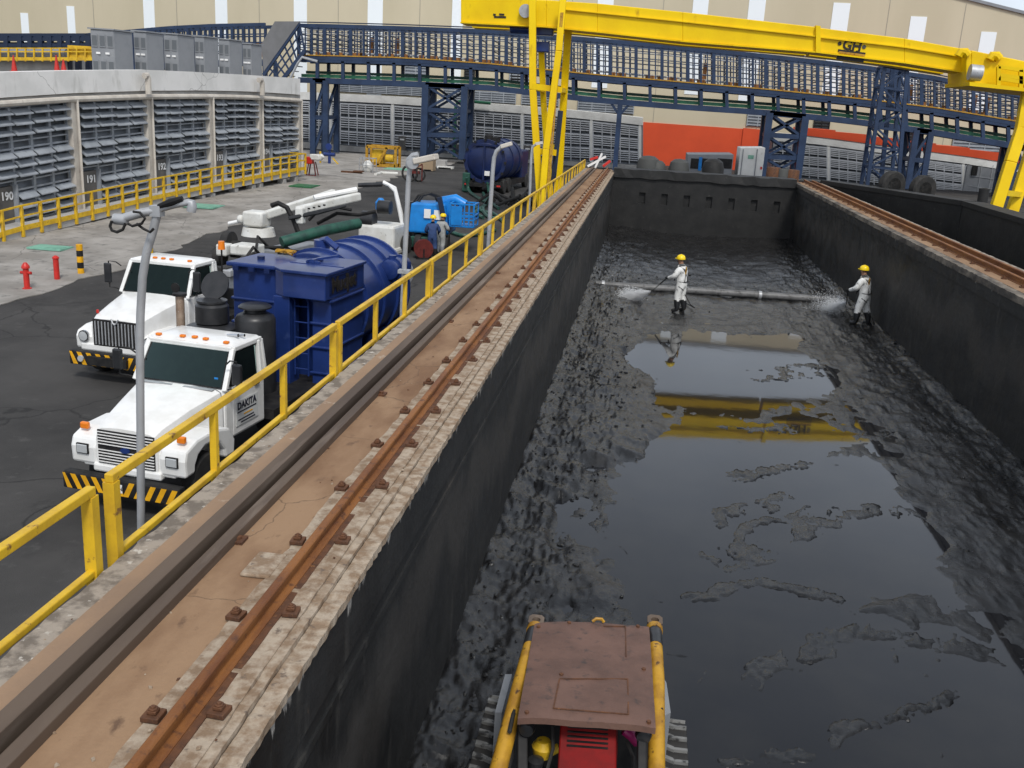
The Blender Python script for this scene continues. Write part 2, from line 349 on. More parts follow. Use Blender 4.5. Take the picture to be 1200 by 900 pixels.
def water_material():
    m = mat('oily_water', (.009, .0095, .012), .035, c2=(.014, .014, .015), scale=.8)
    N = m.node_tree.nodes; L = m.node_tree.links; b = N['Principled BSDF']; b.inputs['IOR'].default_value = 1.40
    n = N.new('ShaderNodeTexNoise'); n.inputs['Scale'].default_value = 1.1; n.inputs['Detail'].default_value = 3
    bp = N.new('ShaderNodeBump'); bp.inputs['Strength'].default_value = .02; bp.inputs['Distance'].default_value = .05
    ge = N.new('ShaderNodeNewGeometry'); L.new(ge.outputs['Position'], n.inputs['Vector']); L.new(n.outputs[0], bp.inputs['Height']); L.new(bp.outputs[0], b.inputs['Normal'])
    return m
M['water'] = water_material()
M['rim_peel'] = mat('rim_peel', (.06, .052, .045), .85, c2=(.20, .17, .135), scale=2.2, lo=.45, hi=.62, stretch=(1, .5, 1), c3=(.13, .09, .06), scale3=8, lo3=.6, hi3=.68, bump=.5, bscale=18)
M['louver_pale'] = mat('louver_pale', (.50, .52, .55), .5, c2=(.40, .42, .45), scale=.7)
def add_cracks(m, sc, w, dark, stain):
    # thin wandering cracks and a few oil-dark stains in the paving itself
    N = m.node_tree.nodes; L = m.node_tree.links; b = N['Principled BSDF']; src = b.inputs['Base Color'].links[0].from_socket
    t = N.new('ShaderNodeTexCoord'); n = N.new('ShaderNodeTexNoise'); n.inputs['Scale'].default_value = .9; n.inputs['Detail'].default_value = 6
    ad = N.new('ShaderNodeMix'); ad.data_type = 'VECTOR'; ad.inputs['Factor'].default_value = .45
    L.new(t.outputs['Object'], n.inputs['Vector']); L.new(t.outputs['Object'], ad.inputs[4]); L.new(n.outputs['Color'], ad.inputs[5])
    v = N.new('ShaderNodeTexVoronoi'); v.feature = 'DISTANCE_TO_EDGE'; v.inputs['Scale'].default_value = sc; L.new(ad.outputs[1], v.inputs['Vector'])
    r = N.new('ShaderNodeMapRange'); r.inputs['From Min'].default_value = 0; r.inputs['From Max'].default_value = w; r.inputs['To Min'].default_value = .75; r.inputs['To Max'].default_value = 0; L.new(v.outputs['Distance'], r.inputs['Value'])
    n2 = N.new('ShaderNodeTexNoise'); n2.inputs['Scale'].default_value = .22; n2.inputs['Detail'].default_value = 8; n2.inputs['Roughness'].default_value = .68; L.new(t.outputs['Object'], n2.inputs['Vector'])
    r2 = N.new('ShaderNodeMapRange'); r2.inputs['From Min'].default_value = .56; r2.inputs['From Max'].default_value = .66; r2.inputs['To Max'].default_value = stain; L.new(n2.outputs[0], r2.inputs['Value'])
    mx = N.new('ShaderNodeMath'); mx.operation = 'MAXIMUM'; L.new(r.outputs[0], mx.inputs[0]); L.new(r2.outputs[0], mx.inputs[1])
    x = N.new('ShaderNodeMix'); x.data_type = 'RGBA'; L.new(mx.outputs[0], x.inputs['Factor']); L.new(src, x.inputs['A']); x.inputs['B'].default_value = (*dark, 1); L.new(x.outputs['Result'], b.inputs['Base Color'])
add_cracks(M['asphalt'], .30, .006, (.018, .018, .018), .65)
add_cracks(M['concrete_apron'], .35, .005, (.07, .065, .06), .6)
add_cracks(M['top_rust'], 1.1, .004, (.07, .045, .03), .0)
add_cracks(M['parapet'], .16, .002, (.25, .24, .23), .0)
# ================================================================== SETTING: ground, tank floor, sludge, water
def vnoise(x, y, seed=0):
    rs = np.random.RandomState(seed); P = rs.rand(256, 256)
    xi = np.floor(x).astype(int); yi = np.floor(y).astype(int); fx = x - xi; fy = y - yi
    fx = fx * fx * (3 - 2 * fx); fy = fy * fy * (3 - 2 * fy)
    g = lambda a, b: P[a % 256, b % 256]
    return (g(xi, yi) * (1 - fx) + g(xi + 1, yi) * fx) * (1 - fy) + (g(xi, yi + 1) * (1 - fx) + g(xi + 1, yi + 1) * fx) * fy
def fbm(x, y, o=5, seed=0, ridged=False):
    a = 0; amp = .5; t = 0
    for i in range(o):
        n = vnoise(x + 17.3 * i, y + 9.1 * i, seed + i)
        if ridged: n = 1 - np.abs(2 * n - 1)
        a = a + amp * n; t += amp; amp *= .52; x = x * 2.03; y = y * 2.03
    return a / t
def inpoly(X, Y, poly):
    r = np.zeros(X.shape, bool); n = len(poly)
    for i in range(n):
        x0, y0 = poly[i]; x1, y1 = poly[(i + 1) % n]
        if y0 == y1: continue
        c = ((y0 > Y) != (y1 > Y)) & (X < (x1 - x0) * (Y - y0) / (y1 - y0) + x0); r ^= c
    return r
def sst(a, b, x):
    t = np.clip((x - a) / (b - a), 0, 1); return t * t * (3 - 2 * t)

XL, XR, YF, ZT = -1.70, 7.45, 51.2, 3.15      # tank inner faces, far end, rim height
# ground sheet (asphalt), sloping gently up away from the trucks
b = MB()
ys = [-80, -30] + [i * 2 for i in range(0, 40)] + [85, 100, 140, 260, 700]
for y0, y1 in zip(ys[:-1], ys[1:]):
    z0, z1 = gz(y0), gz(y1)
    spans = [(-500, -60), (-60, -3.19), (14.05, 500)] if y1 <= 54 else [(-500, -60), (-60, 60), (60, 500)]
    for xa, xb in spans: b.add([(xa, y0, z0), (xb, y0, z0), (xb, y1, z1), (xa, y1, z1)], [(0, 1, 2, 3)])
tag(b.build('ground', M['asphalt'], fix=False), kind='structure')
# pale concrete apron along the louvred building
b = MB(); rs = np.random.RandomState(4)
yy = np.arange(12, 101.5, .5)
kx = np.interp(yy, [12, 29, 38, 45, 56, 68, 82, 101], [-20.6, -20.5, -19.9, -20.0, -19.4, -18.6, -18.9, -18.2]) + (fbm(yy * .8, yy * 0, 4, 3) - .5) * 1.1
for i in range(len(yy) - 1):
    za, zb = gz(yy[i]) + .03, gz(yy[i + 1]) + .03
    b.add([(-60, yy[i], za), (kx[i], yy[i], za), (kx[i + 1], yy[i + 1], zb), (-60, yy[i + 1], zb), (kx[i], yy[i], za - .1), (kx[i + 1], yy[i + 1], zb - .1)], [(0, 1, 2, 3), (1, 4, 5, 2)])
tag(b.build('pavement', M['concrete_apron'], fix=False), kind='structure')

# tank floors
b = MB(); b.add([(XL - .2, -4, -.35), (XR + .2, -4, -.35), (XR + .2, YF + .2, -.35), (XL - .2, YF + .2, -.35)], [(0, 1, 2, 3)])
b.add([(8.7, -4, -.3), (14.0, -4, -.3), (14.0, 55, -.3), (8.7, 55, -.3)], [(0, 1, 2, 3)])
tag(b.build('tank_floor', M['tank_black'], fix=False), kind='structure')
# sludge: one height field
NX = 360
rows = [3.2]
while rows[-1] < YF: rows.append(rows[-1] + max(.028, .0048 * rows[-1]))
ry = np.array(rows); rx = np.linspace(XL - .02, XR + .02, NX)
X, Y = np.meshgrid(rx, ry)
WZ = .05
def wp(*pts): return [tuple(Tz(u, v, WZ)[:2]) for u, v in pts]
POND = [wp((672, 545), (760, 541), (1035, 545), (1062, 578), (1088, 615), (1094, 650), (1010, 715), (1090, 735), (1200, 770), (1260, 980), (640, 980), (600, 860), (625, 740), (625, 720), (600, 800), (585, 900), (560, 960), (640, 980), (648, 720), (652, 640)),
        wp((728, 410), (760, 392), (938, 394), (945, 415), (985, 442), (965, 458), (905, 470), (885, 488), (840, 478), (765, 470), (790, 445), (735, 430)),
        wp((755, 512), (820, 498), (905, 496), (915, 486), (978, 490), (983, 520), (945, 543), (745, 548))]
wx = X + (fbm(X * .9, Y * .9, 4, 11) - .5) * .9; wy = Y + (fbm(X * .8 + 40, Y * .8, 4, 12) - .5) * (.6 + .015 * Y)
pm = np.zeros(X.shape)
for p in POND: pm = np.maximum(pm, inpoly(wx, wy, p).astype(float))
wx2 = (fbm(X * 3.5, Y * 2.6, 4, 14) - .5) * .5
for _ in range(14):
    q = np.pad(pm, 1, mode='edge'); pm = (q[:-2, 1:-1] + q[2:, 1:-1] + q[1:-1, :-2] + q[1:-1, 2:] + 2 * q[1:-1, 1:-1]) / 6
left = 1 - sst(-1.3, 1.2, X + (fbm(X * .5, Y * .25, 3, 21) - .5) * 2.2)
right = sst(4.6, 7.0, X + (fbm(X * .5, Y * .25, 3, 22) - .5) * 1.5)
far = sst(25, 33, Y)
rough = np.clip(.16 + 1.0 * left + .26 * right + .30 * far, 0, 1.1)
rough *= 1 - .75 * sst(.2, .9, pm)
s1 = fbm(X * 2.2, Y * 1.7, 5, 31, True); s2 = fbm(X * 8.5 + s1 * 3, Y * 6.5 + s1 * 2, 4, 41, True); lump = fbm(X * .7, Y * .45, 4, 51)
h = .060 + .13 * left + .10 * right + .035 * far + (lump - .5) * .12 + (s1 - .62) * .05
s3 = fbm(X * 19 + s2 * 3, Y * 14, 3, 43, True)
h += rough * ((s1 - .6) * .085 + (s2 - .6) * .06 + (s3 - .6) * .034)
# scraped tracks and thin slabs of film standing out of the pond
rd = np.abs(fbm(X * .55 + Y * .10, Y * .42 - X * .22, 4, 61) - .5)
slab = (1 - sst(.0, .035, rd)) * sst(.45, .62, fbm(X * 1.4, Y * 1.0, 4, 63))
def streak(pts, w, seed):
    P_ = wp(*pts); D = np.full(X.shape, 99.)
    for (ax_, ay_), (bx_, by_) in zip(P_[:-1], P_[1:]):
        dx, dy = bx_ - ax_, by_ - ay_; t_ = np.clip(((wx - ax_) * dx + (wy - ay_) * dy) / (dx * dx + dy * dy), 0, 1)
        D = np.minimum(D, np.hypot(wx - ax_ - t_ * dx, wy - ay_ - t_ * dy))
    w = w * 1.6; return (1 - sst(w * .3, w, D)) * sst(.34, .50, fbm(X * 3.1, Y * 2.2, 4, seed))
STK = np.zeros(X.shape)
for pts_, w_, sd_ in ((((850, 655), (905, 625), (960, 605), (1040, 595), (1100, 612)), .34, 71), (((800, 705), (900, 680), (1000, 700)), .16, 72), (((870, 800), (930, 770), (1010, 745), (1060, 728)), .17, 73), (((860, 885), (960, 855), (1050, 830), (1110, 812)), .13, 74),
                      (((1040, 735), (1110, 750), (1200, 775)), .3, 75), (((840, 612), (880, 600), (930, 585)), .2, 76), (((780, 480), (850, 495), (920, 500)), .5, 77), (((890, 440), (960, 430), (1000, 445)), .5, 78), (((850, 560), (920, 552), (985, 545)), .16, 79)):
    STK = np.maximum(STK, streak(pts_, w_, sd_))
h -= pm * (.17 - .08 * lump) * (1 + 1.3 * wx2) - pm * (1 - pm) * (s1 - .6) * .35
film = WZ + .006 + .05 * (s2 - .62) + .05 * (s1 - .62) + .02 * (s3 - .6); h = h + np.clip(STK * 1.6, 0, 1) * sst(.3, .9, pm) * (film - h)
h = h + slab * .9 * sst(.3, .9, pm) * (film - h)
h = np.where(Y > 44, h + (Y - 44) * .02, h)
h += .10 * (1 - sst(0, .35, X - XL)) + .12 * (1 - sst(0, .5, XR - X))
vs = np.stack([X, Y, h], -1).reshape(-1, 3); n0, n1 = X.shape
idx = np.arange(n0 * n1).reshape(n0, n1)
fs = np.stack([idx[:-1, :-1], idx[:-1, 1:], idx[1:, 1:], idx[1:, :-1]], -1).reshape(-1, 4)
me = bpy.data.meshes.new('sludge'); me.from_pydata(vs.tolist(), [], fs.tolist()); me.materials.append(M['mud'])
me.polygons.foreach_set('use_smooth', [True] * len(fs)); me.update()
o = bpy.data.objects.new('sludge', me); COL.objects.link(o); tag(o, kind='structure')
b = MB(); b.add([(XL - .01, 3.0, WZ), (XR + .01, 3.0, WZ), (XR + .01, 30, WZ), (XL - .01, 30, WZ)], [(0, 1, 2, 3)])
tag(b.build('water', M['water'], fix=False), kind='structure')
# loose clods on the rough left bank
b = MB(); rr = random.Random(5)
def clod(c, r):
    ico = [(0, 0, 1), (.9, 0, .4), (.28, .85, .45), (-.72, .53, .45), (-.72, -.53, .45), (.28, -.85, .45), (.7, .5, -.4), (-.3, .85, -.4), (-.9, 0, -.4), (-.3, -.85, -.4), (.7, -.5, -.4), (0, 0, -.9)]
    F = [(0, 1, 2), (0, 2, 3), (0, 3, 4), (0, 4, 5), (0, 5, 1), (1, 6, 2), (2, 7, 3), (3, 8, 4), (4, 9, 5), (5, 10, 1), (6, 7, 2), (7, 8, 3), (8, 9, 4), (9, 10, 5), (10, 6, 1), (11, 7, 6), (11, 8, 7), (11, 9, 8), (11, 10, 9), (11, 6, 10)]
    a = rr.random() * 6; ca, sa = math.cos(a), math.sin(a); sx = rr.uniform(.8, 1.9); sz = rr.uniform(.3, .7)
    P = []
    for p in ico:
        k = r * rr.uniform(.7, 1.25); x, y = p[0] * k * sx, p[1] * k
        P.append((c[0] + x * ca - y * sa, c[1] + x * sa + y * ca, c[2] + p[2] * k * sz))
    b.add(P, F, 0, False)
def hz(x, y):
    j = int(np.clip(np.searchsorted(ry, y), 0, n0 - 1)); i = int(np.clip((x - rx[0]) / (rx[-1] - rx[0]) * (NX - 1), 0, NX - 1)); return float(h[j, i])
for k in range(1500):
    y = rr.uniform(6, 46) if rr.random() < .6 else rr.uniform(6, 24)
    x = XL + .1 + abs(rr.gauss(0, 1.1)) if rr.random() < .72 else (XR - abs(rr.gauss(0, 1.3)) if rr.random() < .6 else rr.uniform(XL, XR))
    if not (XL < x < XR): continue
    z = hz(x, y)
    if z < .03: continue
    clod((x, y, z), rr.uniform(.01, .034) * (1.0 if y < 20 else 1.5))
tag(b.build('sludge_clods', M['mud'], fix=False), 'loose black clods strewn over the sludge in the tank', 'sludge', kind='stuff')

# ================================================================== TANK WALLS
Y0, Y1 = .3, 52.6
tw = thing('tank_wall', 'long tank wall nearest the trucks, topped by one rusty rail and a steel channel', 'wall', (-2.4, Y0, -1.3))
off = (-2.4, Y0, -1.3)
def ys_strip(xa, xb, za, zb, m, name, parent, o_, ya=Y0, yb=Y1, bev=0):
    q = MB(); n = 26
    for i in range(1): q.b2((xa, ya, za), (xb, yb, zb))
    return q.build(name, m, parent, o_, bevel=bev)
b = MB(); b.b2((-3.2, Y0, -1.3), (XL, Y1, 2.62)); b.b2((-3.2, Y0, 2.62), (XL + .03, Y1, 3.06)); b.b2((XL, Y0, 2.40), (XL + .02, Y1, 2.46))
b.build('wall_body', M['tank_coating'], tw, off)
def edge_strip(xa, xb, za, zb, jit, ya=Y0, yb=Y1, step=.09, seed=0, side='both'):
    q = MB(); r_ = random.Random(seed); y = ya; prev = None; rings = []
    while True:
        ja = r_.uniform(-jit, jit) if side in ('both', 'a') else 0; jb = r_.uniform(-jit, jit) if side in ('both', 'b') else 0; jz = r_.uniform(-.006, .006)
        rings.append([(xa + ja, y, za), (xb + jb, y, za), (xb + jb * .5, y, zb + jz), (xa + ja * .5, y, zb + jz)])
        if y >= yb: break
        y = min(y + step * (1 + .03 * y) * r_.uniform(.6, 1.4), yb)
    q.loft(rings, 0, False); return q
edge_strip(-3.24, -3.06, 3.02, 3.15, .02, seed=1, side='a').build('stone_edging', M['top_stone'], tw, off)
ys_strip(-3.06, -2.905, 3.06, 3.165, M['top_brown'], 'mortar_strip', tw, off)
b = MB(); b.b2((-2.905, Y0, 3.06), (-2.865, Y1, 3.20)); b.b2((-2.865, Y0, 3.06), (-2.765, Y1, 3.235)); b.b2((-2.705, Y0, 3.06), (-2.62, Y1, 3.195))
b.build('steel_channel', M['channel_steel'], tw, off, bevel=.006)
ys_strip(-2.765, -2.705, 3.06, 3.066, M['black'], 'channel_slot', tw, off)
ys_strip(-2.62, -2.23, 3.06, 3.125, M['top_rust'], 'rusty_deck', tw, off)
edge_strip(-2.23, -1.84, 3.05, 3.145, .018, seed=2, side='a').build('grout_bed', M['ledge'], tw, off)
edge_strip(-1.84, -1.78, 3.05, 3.128, .006, seed=3).build('ledge_step', M['ledge'], tw, off)
edge_strip(-1.775, -1.66, 3.045, 3.10, .006, step=.05, seed=4, side='b').build('rim_ledge', M['ledge'], tw, off)
def rail_profile(x, z, k=1.0):
    P = [(-.075, 0), (.075, 0), (.075, .012), (.014, .03), (.014, .088), (.038, .1), (.038, .128), (.028, .138), (-.028, .138), (-.038, .128), (-.038, .1), (-.014, .088), (-.014, .03), (-.075, .012)]
    return [(x + a * k, z + c * k) for a, c in P]
def rail(x, z, ya, yb, parent, o_, k=1.0):
    q = MB(); P = rail_profile(x, z, k); q.prism([(a, ya, c) for a, c in P], (0, yb - ya, 0)); return q.build('crane_rail', M['rail_rust'], parent, o_, bevel=0)
rail(-2.05, 3.147, Y0, Y1, tw, off, .78)
b = MB(); b.b2((-2.14, Y0, 3.10), (-1.95, Y1, 3.149)); b.build('sole_plate', M['rust_dark'], tw, off)
clip = None; r_ = random.Random(9)
q = MB(); q.box((0, 0, .014), (.095, .10, .028)); q.box((.0, 0, .04), (.05, .05, .02)); q.cyl((0, 0, .03), (0, 0, .07), .014, n=6); q.cyl((0, 0, .048), (0, 0, .06), .026, n=6)
clipmesh = q
y = 3.95
while y > .9: y -= 1.02
first = None
while y < Y1 - .3:
    for sx in (-1, 1):
        if first is None:
            first = clipmesh.build('rail_clip', M['rust_dark'], tw, bevel=.004); o = first
        else:
            o = first.copy(); COL.objects.link(o)
        o.location = Vector((-2.05 + sx * .15, y + sx * .05 + r_.uniform(-.03, .03), 3.145)) - Vector(off); o.rotation_euler = (0, 0, r_.uniform(-.12, .12))
    y += 1.05
# small patches and plates left on the deck
b = MB(); b.box((-2.30, 5.72, 3.14), (.20, .34, .025)); b.build('steel_plate', M['ledge'], tw, off, bevel=.01)
for (x, y) in ((-2.62, 6.05), (-2.60, 9.8), (-2.62, 13.6), (-2.6, 18.)):
    q = MB(); q.box((x, y, 3.135), (.10, .12, .02)); q.cyl((x, y, 3.14), (x, y, 3.165), .025, n=8); q.build('anchor_plate', M['rust_dark'], tw, off)

mw = thing('tank_wall', 'middle tank wall between the two tanks, topped by a pair of rusty rails', 'wall', (8.1, Y0, -.3)); off2 = (8.1, Y0, -.3)
b = MB(); b.b2((XR, Y0, -.3), (8.75, Y1 + .2, 2.72)); b.b2((XR - .04, Y0, 2.72), (8.78, Y1 + .2, 3.0)); b.build('wall_body', M['tank_coating'], mw, off2)
edge_strip(XR - .06, 7.62, 2.98, 3.12, .02, seed=5, side='a').build('rim_ledge', M['rim_peel'], mw, off2)
ys_strip(7.62, 8.55, 3.0, 3.125, M['top_rust'], 'rusty_deck', mw, off2)
edge_strip(8.55, 8.82, 2.95, 3.14, .02, seed=6, side='b').build('stone_edging', M['top_stone'], mw, off2)
rail(7.98, 3.125, Y0, Y1, mw, off2); rail(8.36, 3.125, Y0, Y1, mw, off2)
first = None; y = 8.
while y < Y1 - .3:
    for x in (7.83, 8.13):
        if first is None: first = clipmesh.build('rail_clip', M['rust_dark'], mw); o = first
        else: o = first.copy(); COL.objects.link(o)
        o.location = Vector((x, y, 3.125)) - Vector(off2)
    y += 1.1
# far end wall with a row of narrow slots
fw_ = thing('tank_wall', 'far end wall of the near tank, black with a row of narrow slots', 'wall', (2.9, YF, -.3)); off3 = (2.9, YF, -.3)
slots = [Yy(u, v, YF) for u, v in ((772, 238), (795, 238), (818, 239), (842, 240), (864, 243), (886, 244))]
slots = [(-.3 + i * 1.12) for i in range(7)]
b = MB(); zs0, zs1 = 1.62, 2.18
b.b2((XL, YF, -.3), (XR, YF + 1.2, zs0)); b.b2((XL, YF, zs1), (XR, YF + 1.2, 2.95))
xs = XL
for x in slots:
    b.b2((xs, YF, zs0), (x, YF + 1.2, zs1)); b.b2((x, YF + .14, zs0), (x + .32, YF + 1.2, zs1)); xs = x + .32
b.b2((xs, YF, zs0), (XR, YF + 1.2, zs1))
b.build('wall_body', M['tank_black'], fw_, off3)
q = MB(); r_ = random.Random(3); rings = []
x = XL
while x <= XR + .01:
    rings.append([(x, YF - .12 + r_.uniform(-.02, .02), 2.9 + r_.uniform(-.04, .02)), (x, YF + 1.25, 2.9), (x, YF + 1.25, 3.3), (x, YF - .10 + r_.uniform(-.02, .02), 3.3 + r_.uniform(-.03, .03))]); x += .35
q.loft(rings, 0, False); q.build('coping', M['tank_black'], fw_, off3)
# second tank: oblique end wall and right-hand wall
def wallseg(name, label, a, c, th, zt_, cop=True):
    a = Vector((*a, -.3)); c = Vector((*c, -.3)); d = (c - a).normalized(); n = Vector((d.y, -d.x, 0)) * th
    t = thing(name, label, 'wall', a)
    q = MB(); q.hexa([a, c, c - n, a - n], [p + Vector((0, 0, zt_ + .1)) for p in (a, c, c - n, a - n)]); q.build('wall_body', M['tank_black'], t, a)
    q = MB(); e = Vector((0, 0, zt_ + .1)); f = n * .08
    q.hexa([a + e + f, c + e + f, c + e - n, a + e - n], [p + Vector((0, 0, .2)) for p in (a + e + f, c + e + f, c + e - n, a + e - n)]); q.build('coping', M['tank_black'], t, a); return t
wallseg('tank_wall', 'oblique end wall of the second tank, in front of two standing tyres', (8.79, 52.4), (13.2, 43.9), .8, 3.3)
wallseg('tank_wall', 'right-hand wall of the second tank running off the picture', (13.2, 43.8), (13.2, 14), .8, 3.3)

# mortar crumbs and grit lying on the wall top
b = MB(); rr = random.Random(77)
for k in range(260):
    y = .8 + 24 * rr.random() ** 2.2; x = rr.choice([rr.uniform(-2.68, -2.2), rr.uniform(-2.18, -1.78), rr.uniform(-3.15, -2.98)]); w_ = rr.uniform(.005, .016); a = rr.uniform(0, 3.14)
    z = 3.126 if x > -2.69 and x < -2.19 else (3.148 if x > -2.2 else 3.152)
    P_ = [(x + w_ * math.cos(a + q_ * 1.571 + rr.uniform(-.4, .4)) * rr.uniform(.6, 1.3), y + w_ * math.sin(a + q_ * 1.571) * rr.uniform(.7, 1.5)) for q_ in range(4)]
    b.hexa([(*p, z) for p in P_], [(p[0] * .8 + x * .2, p[1] * .8 + y * .2, z + w_ * .5) for p in P_], 0 if rr.random() < .55 else 1)
tag(b.build('mortar_crumbs', [M['ledge'], M['rust_dark']], None), 'mortar crumbs and rust flakes scattered on the railed wall top', 'crumbs', kind='stuff')
# ================================================================== FACTORY far behind
YFAC = 116.0
fx0, fx1 = Yy(-260, 60, YFAC).x, Yy(1500, 60, YFAC).x
fb = thing('factory_building', 'huge beige panelled factory hall with white translucent strips behind the blue footbridge', 'building', (0, YFAC, .3)); fo = (0, YFAC, .3)
ztl = 22.4
ra = Yy(1140, 0, YFAC); rb_ = Yy(1200, 15, YFAC); slope = (rb_.z - ra.z) / (rb_.x - ra.x)
def froof(x): return min(ra.z + slope * (x - ra.x), 20.4)
b = MB(); n = 40
for i in range(n):
    xa = fx0 + (fx1 - fx0) * i / n; xb = fx0 + (fx1 - fx0) * (i + 1) / n
    b.hexa([(xa, YFAC, .2), (xb, YFAC, .2), (xb, YFAC + 30, .2), (xa, YFAC + 30, .2)], [(xa, YFAC, froof(xa)), (xb, YFAC, froof(xb)), (xb, YFAC + 30, froof(xb)), (xa, YFAC + 30, froof(xa))])
b.build('wall', M['beige'], fb, fo)
b = MB()
for i in range(n):
    xa = fx0 + (fx1 - fx0) * i / n; xb = fx0 + (fx1 - fx0) * (i + 1) / n
    b.bar((xa, YFAC - .05, froof(xa)), (xb, YFAC - .05, froof(xb)), .35, .3)
b.build('eaves_trim', M['grey_cab'], fb, fo)
strips = [(29, 10, 15, 100), (83, 10, 7, 110), (172, 14, -60, 120), (258, 15, -60, 118), (352, 16, -60, 118), (441, 18, -60, 112), (539, 13, -60, 112), (714, 18, -60, 104), (827, 17, -60, 112), (894, 18, -60, 121), (986, 18, 3, 118), (1076, 17, 19, 128), (1158, 16, 37, 140)]
for u, w, v0, v1 in strips:
    a = Yy(u - w / 2, v0, YFAC); c = Yy(u + w / 2, v1, YFAC); top = min(a.z, froof(a.x) - .6)
    q = MB(); q.b2((a.x, YFAC - .06, c.z), (a.x + w * .098, YFAC + .05, top)); q.build('translucent_strip', M['translucent'], fb, fo)
b = MB()
for u in (114, 210, 305, 396, 490, 590, 665, 770, 882, 1030, 1118):
    p = Yy(u, 90, YFAC); b = MB(); b.b2((p.x - .03, YFAC - .03, 4), (p.x + .03, YFAC + .02, froof(p.x) - .5)); b.build('panel_joint', M['seam'], fb, fo)
# red dado: tall block then a band
p0, p1 = Yy(753, 143, YFAC - .1), Yy(871, 151, YFAC - .1); q0 = Yy(905, 150, YFAC - .1)
b = MB(); b.hexa([(p0.x, YFAC - .12, .3), (p1.x, YFAC - .12, .3), (p1.x, YFAC + .05, .3), (p0.x, YFAC + .05, .3)], [p0 + Vector((0, -.02, 0)), p1 + Vector((0, -.02, 0)), p1 + Vector((0, .15, 0)), p0 + Vector((0, .15, 0))])
b.hexa([(p1.x, YFAC - .3, .3), (q0.x, YFAC - .3, .3), (q0.x, YFAC + .05, .3), (p1.x, YFAC + .05, .3)], [(p1.x, YFAC - .3, p1.z + .1), (q0.x, YFAC - .3, p1.z), (q0.x, YFAC + .05, p1.z), (p1.x, YFAC + .05, p1.z + .1)])
b.build('red_dado', M['red_wall'], fb, fo)
def panel_on(u0, v0, u1, v1, name, m, slats=0, m2=None, y=YFAC - .12):
    a = Yy(u0, v0, y); c = Yy(u1, v1, y); q = MB(); q.b2((a.x, y, c.z), (c.x, YFAC + .04, a.z)); o = q.build(name, m, fb, fo)
    if slats:
        s = MB(); k = slats
        for i in range(k):
            z = c.z + (a.z - c.z) * (i + .5) / k; s.box(((a.x + c.x) / 2, y - .06, z), (c.x - a.x, .08, (a.z - c.z) / k * .45))
        nv = max(2, int((c.x - a.x) / 1.4))
        for i in range(nv + 1):
            x = a.x + (c.x - a.x) * i / nv; s.box((x, y - .05, (a.z + c.z) / 2), (.09, .12, a.z - c.z))
        s.build('louvre_slats', m2, o); 
        o.children[0].location = -Vector(fo); 
    return o
for u0, v0, u1, v1 in ((395, 97, 497, 113), (520, 104, 604, 122), (612, 108, 654, 125), (678, 116, 742, 134), (877, 130, 900, 149), (1118, 160, 1190, 184), (475, 72, 500, 92), (598, 78, 625, 98)):
    panel_on(u0, v0, u1, v1, 'louvred_window', M['louver_back'], 5, M['louver'])
for u0, v0, u1, v1 in ((955, 138, 971, 153), (1057, 150, 1070, 166), (600, 84, 614, 98), (545, 78, 556, 92)):
    panel_on(u0, v0, u1, v1, 'dark_window', M['louver_dark'], 4, M['black'])

